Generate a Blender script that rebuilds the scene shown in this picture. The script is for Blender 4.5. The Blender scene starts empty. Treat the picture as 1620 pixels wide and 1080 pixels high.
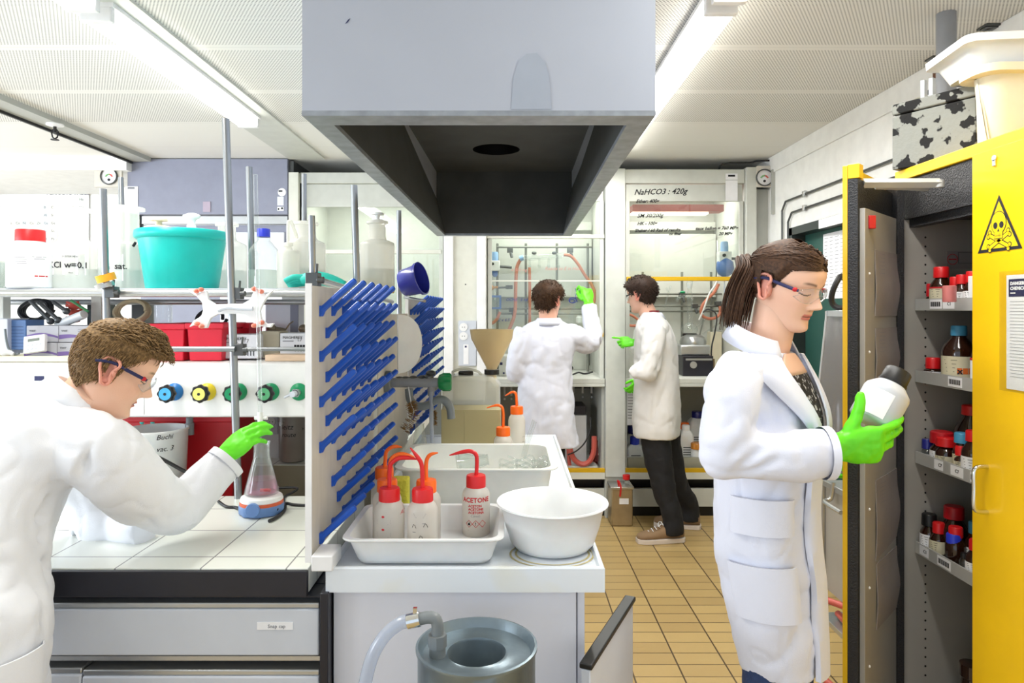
import bpy, bmesh, math, random
from math import sin, cos, pi, radians as R
from mathutils import Vector as V, Matrix, noise
random.seed(7)
SC = bpy.context.scene
COL = SC.collection
CX, CY, F, H = 806, 489, 1080, 1.52

def at(px, py, Y):
    """world point seen at pixel (px, py) of the photograph at distance Y"""
    return V(((px-CX)/F*Y, Y, H-(py-CY)/F*Y))

def lin(c):
    return tuple(((x/255)/12.92 if x/255 <= .04045 else ((x/255+.055)/1.055)**2.4) for x in c)

# ---------------------------------------------------------------- materials
def M(name, col, rough=.5, metal=0., noisy=.04, nscale=14., bump=0., bscale=60., emit=0., sss=0., spec=.5, coat=0., stretch=None, col2=None, thr=None):
    m = bpy.data.materials.new(name); m.use_nodes = True
    nt = m.node_tree; b = nt.nodes['Principled BSDF']
    c = lin(col)
    b.inputs['Roughness'].default_value = rough; b.inputs['Metallic'].default_value = metal
    b.inputs['Specular IOR Level'].default_value = spec; b.inputs['Coat Weight'].default_value = coat
    if sss:
        b.inputs['Subsurface Weight'].default_value = sss
        b.inputs['Subsurface Radius'].default_value = (.02, .012, .008); b.inputs['Subsurface Scale'].default_value = .5
    tc = nt.nodes.new('ShaderNodeTexCoord'); mp = nt.nodes.new('ShaderNodeMapping')
    nt.links.new(tc.outputs['Object'], mp.inputs[0])
    if stretch: mp.inputs['Scale'].default_value = stretch
    n = nt.nodes.new('ShaderNodeTexNoise'); n.inputs['Scale'].default_value = nscale; n.inputs['Detail'].default_value = 3
    nt.links.new(mp.outputs[0], n.inputs['Vector'])
    r = nt.nodes.new('ShaderNodeValToRGB')
    if col2:
        c2 = lin(col2); t = thr or (.45, .6)
        r.color_ramp.elements[0].position, r.color_ramp.elements[1].position = t
        r.color_ramp.elements[0].color = (*c, 1); r.color_ramp.elements[1].color = (*c2, 1)
    else:
        r.color_ramp.elements[0].position = .3; r.color_ramp.elements[1].position = .7
        r.color_ramp.elements[0].color = (*[x*(1-noisy) for x in c], 1); r.color_ramp.elements[1].color = (*[min(1, x*(1+noisy)) for x in c], 1)
    nt.links.new(n.outputs['Fac'], r.inputs[0]); nt.links.new(r.outputs[0], b.inputs['Base Color'])
    if bump:
        n2 = nt.nodes.new('ShaderNodeTexNoise'); n2.inputs['Scale'].default_value = bscale; n2.inputs['Detail'].default_value = 4
        nt.links.new(mp.outputs[0], n2.inputs['Vector'])
        bp = nt.nodes.new('ShaderNodeBump'); bp.inputs['Strength'].default_value = bump; bp.inputs['Distance'].default_value = .01
        nt.links.new(n2.outputs['Fac'], bp.inputs['Height']); nt.links.new(bp.outputs[0], b.inputs['Normal'])
    if emit:
        b.inputs['Emission Color'].default_value = (*c, 1); b.inputs['Emission Strength'].default_value = emit
    return m

def clear(name, tint=(250, 252, 252), gloss=.06, rough=.02, ior=1.45, haze=0., hazecol=(235, 240, 238), edge=0.):
    """thin clear glass or plastic: see-through with a mirror sheen; haze adds a milky share"""
    m = bpy.data.materials.new(name); m.use_nodes = True; nt = m.node_tree
    for n in list(nt.nodes): nt.nodes.remove(n)
    out = nt.nodes.new('ShaderNodeOutputMaterial'); tr = nt.nodes.new('ShaderNodeBsdfTransparent'); gl = nt.nodes.new('ShaderNodeBsdfGlossy')
    tr.inputs[0].default_value = (*lin(tint), 1); gl.inputs['Roughness'].default_value = rough
    fr = nt.nodes.new('ShaderNodeLayerWeight'); fr.inputs[0].default_value = .5
    pw = nt.nodes.new('ShaderNodeMath'); pw.operation = 'POWER'; pw.inputs[1].default_value = 4.; nt.links.new(fr.outputs['Facing'], pw.inputs[0])
    ad = nt.nodes.new('ShaderNodeMath'); ad.operation = 'MULTIPLY_ADD'; ad.inputs[1].default_value = .7; ad.inputs[2].default_value = gloss*.6; ad.use_clamp = True
    nt.links.new(pw.outputs[0], ad.inputs[0])
    mx = nt.nodes.new('ShaderNodeMixShader'); nt.links.new(ad.outputs[0], mx.inputs[0])
    base = tr
    if haze or edge:
        df = nt.nodes.new('ShaderNodeBsdfDiffuse'); df.inputs[0].default_value = (*lin(hazecol), 1)
        tl = nt.nodes.new('ShaderNodeBsdfTranslucent'); tl.inputs[0].default_value = (*lin(hazecol), 1)
        m2 = nt.nodes.new('ShaderNodeMixShader'); m2.inputs[0].default_value = .5
        nt.links.new(df.outputs[0], m2.inputs[1]); nt.links.new(tl.outputs[0], m2.inputs[2])
        mh = nt.nodes.new('ShaderNodeMixShader'); mh.inputs[0].default_value = haze
        if edge:
            lw = nt.nodes.new('ShaderNodeLayerWeight'); lw.inputs[0].default_value = .25
            mu = nt.nodes.new('ShaderNodeMath'); mu.operation = 'MULTIPLY_ADD'; mu.inputs[1].default_value = edge; mu.inputs[2].default_value = haze; mu.use_clamp = True
            nt.links.new(lw.outputs['Facing'], mu.inputs[0]); nt.links.new(mu.outputs[0], mh.inputs[0])
        nt.links.new(tr.outputs[0], mh.inputs[1]); nt.links.new(m2.outputs[0], mh.inputs[2]); base = mh
    nt.links.new(base.outputs[0], mx.inputs[1]); nt.links.new(gl.outputs[0], mx.inputs[2]); nt.links.new(mx.outputs[0], out.inputs[0])
    return m

def vcol(name, rough=.5, sss=0., bump=0., bscale=80., spec=.4):
    """colour comes from the mesh's own pigment attribute"""
    m = M(name, (255, 255, 255), rough, bump=bump, bscale=bscale, sss=sss, spec=spec); nt = m.node_tree
    a = nt.nodes.new('ShaderNodeAttribute'); a.attribute_name = 'pigment'
    nt.links.new(a.outputs['Color'], nt.nodes['Principled BSDF'].inputs['Base Color'])
    return m

# ---------------------------------------------------------------- mesh builder
def frame(d):
    d = V(d).normalized(); u = V((0, 0, 1)) if abs(d.z) < .9 else V((1, 0, 0))
    a = d.cross(u).normalized(); return a, a.cross(d).normalized()

def spline(pts, n=8):
    """Catmull-Rom through points (any dimension)"""
    P = [V(p) for p in pts]; out = []
    for i in range(len(P)-1):
        p0 = P[max(i-1, 0)]; p1 = P[i]; p2 = P[i+1]; p3 = P[min(i+2, len(P)-1)]
        for k in range(n):
            t = k/n
            out.append(.5*((2*p1)+(p2-p0)*t+(2*p0-5*p1+4*p2-p3)*t*t+(3*p1-p0-3*p2+p3)*t**3))
    out.append(P[-1]); return out

def lerp(tab, x):
    """smooth table lookup"""
    if x <= tab[0][0]: return tab[0][1]
    for (a, p), (b, q) in zip(tab, tab[1:]):
        if x <= b:
            t = (x-a)/(b-a); return p+(q-p)*t
    return tab[-1][1]

class MB:
    def __init__(s): s.v = []; s.f = []; s.m = []; s.c = None
    def add(s, vs, fs, m=0):
        k = len(s.v); s.v += [V(p) for p in vs]; s.f += [[i+k for i in f] for f in fs]; s.m += [m]*len(fs); return s
    def box(s, x0, x1, y0, y1, z0, z1, m=0, rz=0, mat=None):
        p = [(x, y, z) for z in (z0, z1) for y in (y0, y1) for x in (x0, x1)]
        if mat is not None: p = [mat @ V(q) for q in p]
        return s.add(p, [(0, 2, 3, 1), (4, 5, 7, 6), (0, 1, 5, 4), (2, 6, 7, 3), (0, 4, 6, 2), (1, 3, 7, 5)], m)
    def rings(s, rs, m=0, caps=(1, 1), closed=False):
        n = len(rs[0]); vs = [p for r in rs for p in r]; fs = []
        L = len(rs)
        for i in range(L if closed else L-1):
            a = i*n; b = ((i+1) % L)*n
            for j in range(n):
                fs.append((a+j, a+(j+1) % n, b+(j+1) % n, b+j))
        if not closed:
            if caps[0]: fs.append(tuple(range(n-1, -1, -1)))
            if caps[1]: fs.append(tuple((L-1)*n+j for j in range(n)))
        return s.add(vs, fs, m)
    def tube(s, pts, r, m=0, n=10, smooth=0, caps=(1, 1), flat=1.):
        """tube along points; r a number or one radius per point"""
        P = [V(p) for p in pts]; rr = list(r) if hasattr(r, '__len__') else [r]*len(P)
        if smooth:
            q = spline([(*p, w) if False else (p.x, p.y, p.z) for p in P], smooth)
            w = spline([(x, 0, 0) for x in rr], smooth); P = q; rr = [max(x.x, 1e-5) for x in w]
        rs = []; a, b = frame(P[1]-P[0])
        for i, p in enumerate(P):
            d = (P[min(i+1, len(P)-1)]-P[max(i-1, 0)])
            if d.length > 1e-9:
                d.normalize(); a = (a-d*a.dot(d)); a = a.normalized() if a.length > 1e-6 else frame(d)[0]; b = d.cross(a)
            rs.append([p+(a*cos(2*pi*j/n)+b*sin(2*pi*j/n)*flat)*rr[i] for j in range(n)])
        return s.rings(rs, m, caps)
    def cyl(s, p0, p1, r, m=0, n=20, r1=None):
        return s.tube([p0, p1], [r, r if r1 is None else r1], m, n)
    def lathe(s, prof, m=0, n=32, c=(0, 0, 0), mat=None, caps=(1, 1), sx=1., sy=1., ms=None):
        """profile of (r, z) turned round the vertical through c"""
        c = V(c); rs = []
        for r, z in prof:
            ring = [V((max(r, 1e-5)*cos(2*pi*j/n)*sx, max(r, 1e-5)*sin(2*pi*j/n)*sy, z)) for j in range(n)]
            if mat is not None: ring = [mat @ p for p in ring]
            rs.append([p+c for p in ring])
        s.rings(rs, m, caps)
        if ms:  # other material for some profile segments
            k = len(s.m)-(len(prof)-1)*n-sum(caps)
            for i, mi in ms.items():
                for j in range(n): s.m[k+i*n+j] = mi
        return s
    def ell(s, c, r, m=0, n=20, k=12, mat=None):
        prof = [(sin(pi*i/k), -cos(pi*i/k)) for i in range(k+1)]
        rs = []
        for a, z in prof:
            ring = [V((max(a, 1e-4)*cos(2*pi*j/n)*r[0], max(a, 1e-4)*sin(2*pi*j/n)*r[1], z*r[2])) for j in range(n)]
            if mat is not None: ring = [mat @ p for p in ring]
            rs.append([p+V(c) for p in ring])
        return s.rings(rs, m)
    def prism(s, poly, o, u, w, h, m=0):
        """polygon of (a, b) on axes u, w at o, thickened by vector h"""
        o, u, w, h = V(o), V(u), V(w), V(h); n = len(poly)
        p = [o+u*a+w*b for a, b in poly]
        return s.add(p+[q+h for q in p], [tuple(range(n-1, -1, -1)), tuple(range(n, 2*n))]+[(i, (i+1) % n, n+(i+1) % n, n+i) for i in range(n)], m)
    def rbox(s, cx, cy, z0, z1, sx, sy, r, m=0, n=5, taper=1., caps=(1, 1)):
        """upright box with rounded corners in plan"""
        rs = []
        for z, k in ((z0, 1.), (z1, taper)): rs.append(rrect(cx, cy, sx*k, sy*k, r*k, z, n))
        return s.rings(rs, m, caps)
    def text(s, body, o, u, w, size, m=0, ext=.0004, align='LEFT', shear=0., fn=None, bold=0.):
        c = bpy.data.curves.new('t', 'FONT'); c.body = body; c.size = size; c.align_x = align; c.shear = shear; c.extrude = 0 if fn else ext; c.resolution_u = 2; c.offset = bold
        ob = bpy.data.objects.new('t', c); COL.objects.link(ob)
        me = ob.to_mesh(); o, u, w = V(o), V(u).normalized(), V(w).normalized(); h = u.cross(w)
        vs = [(fn(v.co.x, v.co.y) if fn else o+u*v.co.x+w*v.co.y+h*v.co.z) for v in me.vertices]
        s.add(vs, [tuple(p.vertices) for p in me.polygons], m)
        ob.to_mesh_clear(); bpy.data.objects.remove(ob); bpy.data.curves.remove(c); return s
    def moved(s, mat):
        s.v = [mat @ p for p in s.v]; return s
    def join(s, o, m=None):
        k = len(s.v); s.v += o.v; s.f += [[i+k for i in f] for f in o.f]; s.m += (o.m if m is None else [m]*len(o.f)); return s

def rrect(cx, cy, sx, sy, r, z, n=5):
    out = []
    for qx, qy, a0 in ((1, 1, 0), (-1, 1, 90), (-1, -1, 180), (1, -1, 270)):
        for i in range(n+1):
            a = R(a0+90*i/n); out.append(V((cx+qx*(sx/2-r)+r*cos(a), cy+qy*(sy/2-r)+r*sin(a), z)))
    return out

def mesh(name, mb, mats, angle=38, smooth=True):
    me = bpy.data.meshes.new(name)
    me.from_pydata([tuple(p) for p in mb.v], [], [tuple(f) for f in mb.f])
    for x in (mats if isinstance(mats, (list, tuple)) else [mats]): me.materials.append(MT[x] if isinstance(x, str) else x)
    me.polygons.foreach_set('material_index', mb.m)
    if mb.c:
        at_ = me.attributes.new('pigment', 'FLOAT_COLOR', 'POINT')
        at_.data.foreach_set('color', [x for c in mb.c for x in (*c, 1.)])
    if smooth:
        me.polygons.foreach_set('use_smooth', [True]*len(me.polygons))
        me.update()
        if angle < 180: me.set_sharp_from_angle(angle=R(angle))
    me.update(); return me

def put(name, me, parent=None, loc=(0, 0, 0), bev=0., seg=2, sub=0, rz=0., label=None):
    o = bpy.data.objects.new(name, me); COL.objects.link(o)
    if parent is not None: o.parent = parent
    o.location = loc; o.rotation_euler = (0, 0, rz)
    if bev:
        b = o.modifiers.new('b', 'BEVEL'); b.width = bev; b.segments = seg; b.limit_method = 'ANGLE'; b.angle_limit = R(40)
    if sub:
        b = o.modifiers.new('s', 'SUBSURF'); b.levels = sub; b.render_levels = sub
    if label: o['label'] = label
    return o

def tag(o, label, cat, group=None, kind=None):
    o['label'] = label; o['category'] = cat
    if group: o['group'] = group
    if kind: o['kind'] = kind
    return o

def thing(name, label, cat, loc=(0, 0, 0), rot=(0, 0, 0), group=None, kind=None):
    o = bpy.data.objects.new(name, None); COL.objects.link(o); o.empty_display_size = .05
    o.location = loc; o.rotation_euler = rot if hasattr(rot, '__len__') else (0, 0, rot)
    return tag(o, label, cat, group, kind)

def part(name, mb, mats, parent, W=True, bev=0., label=None, angle=38, sub=0, seg=2):
    """child mesh; W: the builder is in world coordinates"""
    if W:
        m = Matrix.Identity(4); p = parent
        while p is not None:
            m = m @ p.matrix_basis.inverted() if False else m; p = p.parent
        q = parent; chain = []
        while q is not None: chain.append(q.matrix_basis.copy()); q = q.parent
        full = Matrix.Identity(4)
        for c in reversed(chain): full = full @ c
        inv = full.inverted(); mb.v = [inv @ p for p in mb.v]
    return put(name, mesh(name, mb, mats, angle), parent, bev=bev, label=label, sub=sub, seg=seg)

def single(name, mb, mats, label, cat, group=None, bev=0., kind=None, angle=38, loc=None, sub=0, seg=2):
    """a thing that is one mesh; world coordinates, origin moved to its base"""
    if loc is None:
        xs = [p.x for p in mb.v]; ys = [p.y for p in mb.v]; zs = [p.z for p in mb.v]
        loc = V(((min(xs)+max(xs))/2, (min(ys)+max(ys))/2, min(zs)))
    else: loc = V(loc)
    mb.v = [p-loc for p in mb.v]
    return tag(put(name, mesh(name, mb, mats, angle), None, loc, bev, sub=sub, seg=seg), label, cat, group, kind)

def struct(name, mb, mats, label=None, bev=0., parent=None):
    o = put(name, mesh(name, mb, mats), parent, bev=bev)
    if parent is None: o['kind'] = 'structure'
    if label: o['label'] = label
    return o

def copy_tree(o, parent=None):
    c = o.copy(); COL.objects.link(c)
    if parent is not None: c.parent = parent
    for ch in list(o.children): copy_tree(ch, c)
    return c

def dup(o, loc, rz=0., label=None, group=None, scale=None):
    c = copy_tree(o); c.location = loc; c.rotation_euler = (0, 0, rz)
    if label: c['label'] = label
    if group: c['group'] = group
    if scale: c.scale = (scale,)*3 if not hasattr(scale, '__len__') else scale
    return c

MT = {}
def dm(key, *a, **k): MT[key] = M(key, *a, **k)
dm('white_paint', (244, 244, 241), .5); dm('offwhite', (226, 226, 214), .45); dm('hood_grey', (206, 208, 200), .45)
dm('hood_grey_dark', (176, 178, 172), .5); dm('lavender', (142, 145, 163), .45); dm('canopy', (172, 178, 191), .38, noisy=.02, nscale=5, spec=.6)
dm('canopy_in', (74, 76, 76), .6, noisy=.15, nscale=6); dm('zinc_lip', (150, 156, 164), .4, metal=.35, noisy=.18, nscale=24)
dm('drawer_grey', (208, 213, 222), .4, noisy=.02); dm('black_frame', (28, 28, 38), .38, noisy=.1); dm('black', (16, 16, 17), .45); dm('rubber', (26, 26, 27), .6)
dm('white_lam', (226, 228, 238), .35, noisy=.015); dm('counter', (226, 232, 238), .25, noisy=.02, col2=(226, 222, 200), thr=(.55, .85), nscale=5)
dm('steel', (188, 190, 190), .28, metal=.9, noisy=.06); dm('chrome', (220, 222, 222), .14, metal=1.); dm('alu', (190, 192, 192), .34, metal=.75); dm('dark_steel', (96, 98, 98), .4, metal=.8)
dm('pp_beige', (206, 200, 186), .5, noisy=.05, nscale=7, stretch=(1, 6, 1)); dm('pp_white', (240, 240, 240), .4); dm('peg_blue', (20, 84, 190), .38, noisy=.05)
dm('red_cap', (214, 26, 30), .38); dm('orange_cap', (255, 108, 18), .36); dm('blue_cap', (44, 62, 205), .36); dm('dark_blue', (36, 40, 130), .3, coat=.3); dm('light_blue_cap', (70, 150, 190), .4)
dm('plastic_white', (228, 230, 230), .32, sss=.1); dm('plastic_cream', (226, 218, 192), .35, sss=.2); dm('paper', (244, 244, 246), .8); dm('paper_grey', (150, 142, 138), .8, bump=.3, bscale=20)
dm('ink', (28, 28, 32), .7); dm('ink_red', (196, 36, 44), .7); dm('ink_blue', (52, 66, 150), .7); dm('ink_navy', (34, 38, 84), .6); dm('ink_orange', (226, 110, 40), .7); dm('grey_print', (130, 130, 136), .8)
dm('yellow', (246, 196, 10), .36, noisy=.02, coat=.2); dm('yellow_deep', (222, 176, 22), .4); dm('cab_black', (34, 34, 36), .5, bump=.5, bscale=220); dm('cab_grey', (164, 160, 152), .5, noisy=.02); dm('cab_shelf', (196, 196, 192), .35, metal=.25); dm('shelf_mat', (70, 70, 66), .6)
dm('teal', (10, 200, 190), .36, sss=.05); dm('glove_teal', (40, 196, 176), .5); dm('glove_yellow', (226, 206, 96), .5); dm('red_bin', (214, 26, 52), .4); dm('red_dark', (190, 22, 34), .4)
dm('card_white', (226, 228, 234), .6); dm('card_grey', (190, 190, 196), .6); dm('purple', (120, 96, 160), .6); dm('blue_box', (96, 132, 186), .5); dm('wood', (226, 198, 168), .6, noisy=.1, stretch=(1, 8, 8))
dm('tan', (176, 164, 120), .35, metal=.3, noisy=.08, nscale=3); dm('tin', (170, 152, 120), .32, metal=.55, noisy=.08); dm('grey_pp', (118, 124, 126), .45); dm('grey_pipe', (136, 138, 142), .45); dm('green_knob', (20, 128, 68), .32); dm('brass', (170, 150, 90), .35, metal=.8)
dm('valve_blue', (40, 120, 190), .35); dm('valve_light_blue', (70, 170, 225), .35); dm('valve_yellow', (240, 214, 50), .35); dm('valve_pale_yellow', (246, 238, 120), .35); dm('valve_green', (16, 150, 96), .35); dm('valve_pale_green', (90, 172, 120), .35)
dm('hose', (196, 120, 92), .45, sss=.1); dm('hose_red', (196, 92, 80), .45); dm('cable', (34, 34, 36), .5); dm('cable_white', (226, 226, 224), .5); dm('amber', (44, 20, 10), .12, coat=.5); dm('brush', (140, 104, 54), .8, bump=.6)
dm('galv', (128, 142, 150), .34, metal=.65, noisy=.25, nscale=9, bump=.1, bscale=30); dm('door_green', (40, 84, 76), .45); dm('door_frame', (36, 46, 46), .45); dm('speckle_box', (136, 138, 132), .8, col2=(34, 34, 34), thr=(.53, .555), nscale=19, bump=.2, spec=.2)
dm('copper', (120, 84, 62), .45, metal=.5); dm('hood_red', (176, 92, 86), .5); dm('screen', (38, 54, 70), .2); dm('lcd', (120, 128, 118), .3); dm('teal_light', (60, 190, 180), .4)
MT['tube_light'] = M('tube_light', (255, 253, 246), .5, emit=6.)
MT['lamp_strip'] = M('lamp_strip', (255, 255, 240), .5, emit=1.4)
MT['glass'] = clear('glass', (244, 248, 246), .06); MT['sash_glass'] = clear('sash_glass', (246, 249, 246), .10, haze=.03)
MT['labglass'] = clear('labglass', (250, 252, 251), .10, haze=.02, edge=.30, hazecol=(222, 228, 226)); MT['hdpe'] = clear('hdpe', (252, 252, 248), .06, .3, haze=.70, hazecol=(240, 239, 232), edge=.2)
MT['hdpe_clear'] = clear('hdpe_clear', (248, 248, 244), .06, .25, haze=.42, hazecol=(238, 239, 234), edge=.3); MT['lens'] = clear('lens', (244, 246, 248), .10, haze=.04, edge=.2)
MT['film'] = clear('film', (226, 222, 222), .14, .25, haze=.3, hazecol=(190, 184, 186)); MT['pink'] = clear('pink', (252, 216, 232), .08, haze=.12, hazecol=(252, 214, 230)); MT['jerry'] = clear('jerry', (246, 246, 240), .06, .3, haze=.55, hazecol=(226, 226, 216))
MT['pipe_clear'] = clear('pipe_clear', (226, 232, 240), .1, .2, haze=.45, hazecol=(222, 228, 240), edge=.2)
# ================================================================= room
CEILZ = 2.62; WX = 1.9
def grid_mat(name, tile, grout, px, py, gx, gy, ox=0., oy=0., rough=.35, tint2=None):
    m = M(name, tile, rough); nt = m.node_tree; b = nt.nodes['Principled BSDF']
    tc = nt.nodes.new('ShaderNodeTexCoord'); sp = nt.nodes.new('ShaderNodeSeparateXYZ'); nt.links.new(tc.outputs['Object'], sp.inputs[0])
    def mth(op, a, b2=0., c=None):
        n = nt.nodes.new('ShaderNodeMath'); n.operation = op
        for i, x in enumerate((a, b2)):
            if hasattr(x, 'links'): nt.links.new(x, n.inputs[i])
            else: n.inputs[i].default_value = x
        return n.outputs[0]
    masks = []; cells = []
    for ax, p, g, o in ((sp.outputs['X'], px, gx, ox), (sp.outputs['Y'], py, gy, oy)):
        u = mth('DIVIDE', mth('SUBTRACT', ax, o), p); fr = mth('FRACT', u); cells.append(mth('FLOOR', u))
        d = mth('MINIMUM', fr, mth('SUBTRACT', 1., fr)); masks.append(mth('LESS_THAN', d, g/p/2))
    mask = mth('MAXIMUM', masks[0], masks[1])
    cv = nt.nodes.new('ShaderNodeCombineXYZ'); nt.links.new(cells[0], cv.inputs[0]); nt.links.new(cells[1], cv.inputs[1])
    wn = nt.nodes.new('ShaderNodeTexWhiteNoise'); nt.links.new(cv.outputs[0], wn.inputs['Vector'])
    mt = nt.nodes.new('ShaderNodeMix'); mt.data_type = 'RGBA'; t2 = tint2 or tile
    mt.inputs[6].default_value = (*lin(tile), 1); mt.inputs[7].default_value = (*lin(t2), 1); nt.links.new(wn.outputs['Value'], mt.inputs[0])
    mx = nt.nodes.new('ShaderNodeMix'); mx.data_type = 'RGBA'; nt.links.new(mask, mx.inputs[0]); nt.links.new(mt.outputs[2], mx.inputs[6]); mx.inputs[7].default_value = (*lin(grout), 1)
    nt.links.new(mx.outputs[2], b.inputs['Base Color'])
    bp = nt.nodes.new('ShaderNodeBump'); bp.inputs['Strength'].default_value = .5; bp.inputs['Distance'].default_value = .002; bp.invert = True
    nt.links.new(mask, bp.inputs['Height']); nt.links.new(bp.outputs[0], b.inputs['Normal'])
    return m
MT['floor_tile'] = grid_mat('floor_tile', (196, 168, 112), (84, 66, 44), .2045, .0975, .007, .0045, .72, 2.825, .34, (180, 152, 100))
MT['bench_tile'] = grid_mat('bench_tile', (238, 240, 232), (150, 150, 150), .205, .205, .004, .004, -.474-.2, 1.765, .22, (234, 237, 229))
# perforated ceiling panels: rows of small holes with plain margins
def perforated():
    m = M('ceiling_panel', (234, 233, 228), .7, noisy=.01); nt = m.node_tree; b = nt.nodes['Principled BSDF']
    tc = nt.nodes.new('ShaderNodeTexCoord'); sp = nt.nodes.new('ShaderNodeSeparateXYZ'); nt.links.new(tc.outputs['Object'], sp.inputs[0])
    def mth(op, a, b2=0.):
        n = nt.nodes.new('ShaderNodeMath'); n.operation = op
        for i, x in enumerate((a, b2)):
            if hasattr(x, 'links'): nt.links.new(x, n.inputs[i])
            else: n.inputs[i].default_value = x
        return n.outputs[0]
    P = .0135
    def hole(off):
        fx = mth('SUBTRACT', mth('FRACT', mth('ADD', mth('DIVIDE', sp.outputs['X'], P), off)), .5)
        fy = mth('SUBTRACT', mth('FRACT', mth('ADD', mth('DIVIDE', sp.outputs['Y'], P*1.6), off)), .5)
        fy = mth('MULTIPLY', fy, 1.6)
        return mth('LESS_THAN', mth('ADD', mth('MULTIPLY', fx, fx), mth('MULTIPLY', fy, fy)), .24**2)
    h = mth('MAXIMUM', hole(0.), hole(.5))
    u = mth('FRACT', mth('DIVIDE', mth('SUBTRACT', sp.outputs['Y'], 2.87), .585)); e = mth('MINIMUM', u, mth('SUBTRACT', 1., u))
    h = mth('MULTIPLY', h, mth('GREATER_THAN', e, .05))
    h = mth('MULTIPLY', h, mth('LESS_THAN', sp.outputs['Y'], 4.05))
    seam = mth('LESS_THAN', e, .006)
    k = mth('MAXIMUM', mth('MULTIPLY', h, .78), mth('MULTIPLY', seam, .12))
    mx = nt.nodes.new('ShaderNodeMix'); mx.data_type = 'RGBA'; nt.links.new(k, mx.inputs[0]); mx.inputs[6].default_value = (*lin((234, 233, 228)), 1); mx.inputs[7].default_value = (*lin((70, 70, 68)), 1)
    nt.links.new(mx.outputs[2], b.inputs['Base Color'])
    return m
MT['ceiling_panel'] = perforated()
XL = -5.2; YB = 5.95
struct('floor', MB().box(XL, WX+.1, -2.2, YB, -.1, 0), 'floor_tile', 'tan narrow tiled laboratory floor')
struct('ceiling', MB().box(XL, WX+.1, -2.2, YB, CEILZ, CEILZ+.1), 'ceiling_panel', 'white perforated panel ceiling')
struct('wall_back', MB().box(XL, WX+.1, YB, YB+.1, 0, CEILZ), 'white_paint', 'white back wall')
# right wall with the door opening cut out of it
DY0, DY1, DZ = 3.45, 4.57, 2.06
w = MB().box(WX, WX+.12, -2.2, DY0, 0, CEILZ).box(WX, WX+.12, DY1, YB, 0, CEILZ).box(WX, WX+.12, DY0, DY1, DZ, CEILZ)
struct('wall_right', w, 'white_paint', 'white right wall')
struct('trim_1', MB().box(WX-.012, WX, -2.2, 5., 2.50, CEILZ), 'white_paint', 'white strip along the top of the right wall', bev=.003)
d = MB().box(WX-.03, WX+.1, DY1-.05, DY1, 0, DZ).box(WX-.03, WX+.1, DY0, DY0+.05, 0, DZ).box(WX-.03, WX+.1, DY0, DY1, DZ-.05, DZ)
do = struct('door_1', d, 'door_frame', 'dark green door in a black frame on the right wall')
part('door_leaf', MB().box(WX+.06, WX+.1, DY0+.05, DY1-.05, .01, DZ-.05), 'door_green', do)
part('door_sign', MB().box(WX-.034, WX-.028, 3.5, 4.12, DZ-.055, DZ-.002), 'paper', do)
# left wall with window openings the daylight comes through
wz0, wz1 = .95, 2.3
lw = MB().box(XL-.1, XL, -2.2, YB, 0, wz0).box(XL-.1, XL, -2.2, YB, wz1, CEILZ)
ys = [-2.2, -1.9, 0., .3, 2.2, 2.5, 4.4, 4.7]
for a, b in ((-2.2, -1.9), (0., .3), (2.2, 2.5), (4.4, YB)): lw.box(XL-.1, XL, a, b, wz0, wz1)
struct('wall_left', lw, 'white_paint', 'white left wall with windows')
# far ceiling ledge and dark cable trunking at the left
struct('trim_2', MB().box(XL, -2.75, 4.9, YB, 2.52, CEILZ), 'white_paint')
tr = MB().box(-2.73, -2.60, 1.2, 4.95, CEILZ-.03, CEILZ, 0).box(-2.745, -2.73, 1.2, 4.95, CEILZ-.045, CEILZ, 1)
struct('trim_3', tr, ['hood_grey_dark', 'black'], 'dark cable channel along the ceiling')
struct('trim_4', MB().box(-1.60, -1.34, .4, 4.96, CEILZ-.012, CEILZ), 'hood_grey', 'flat light channel along the ceiling')
sp = thing('sprinkler_head', 'small black sprinkler head hanging from the ceiling at the left', 'sprinkler', at(88, 205, 4.3))
z = CEILZ-H; p = V((-2.63, 3.95, CEILZ-.03))
sp.location = p
part('collar', MB().lathe([(.045, 0), (.045, -.008), (.02, -.014)], c=p), 'pp_white', sp)
b = MB().cyl(p+V((0, 0, -.014)), p+V((0, 0, -.05)), .009, n=10)
for s_ in (-1, 1): b.tube([p+V((.009*s_, 0, -.03)), p+V((.02*s_, 0, -.045)), p+V((.014*s_, 0, -.075)), p+V((0, 0, -.085))], .004, n=6)
b.lathe([(.022, -.088), (.022, -.092)], c=p, n=12)
part('nozzle', b, 'black', sp)
# ---------------------------------------------------------------- ceiling lamps
def lamp(x, y0, y1, label, wd=.105):
    t = thing('ceiling_light', label, 'lamp', (x, (y0+y1)/2, CEILZ-.012), group='long fluorescent ceiling lamps')
    z1 = CEILZ-.012
    part('diffuser', MB().box(x-wd/2, x+wd/2, y0+.03, y1-.03, z1-.062, z1-.014), 'tube_light', t, bev=.008)
    part('housing', MB().box(x-wd/2-.012, x+wd/2+.012, y0, y1, z1-.016, z1), 'pp_white', t)
    for y in (y0, y1-.03): part('end_cap', MB().box(x-wd/2-.004, x+wd/2+.004, y, y+.03, z1-.066, z1-.014), 'pp_white', t, bev=.004)
lamp(-1.47, 2.42, 3.86, 'long bright lamp on the ceiling at the left, over the person bending at the bench')
lamp(-1.47, .94, 2.36, 'end of the nearer lamp at the top left corner of the ceiling')
lamp(.735, 2.36, 4.75, 'long bright lamp on the ceiling right of the grey extraction canopy')
lamp(.735, .86, 2.30, 'end of the nearer lamp above the grey canopy\'s right edge')
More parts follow.
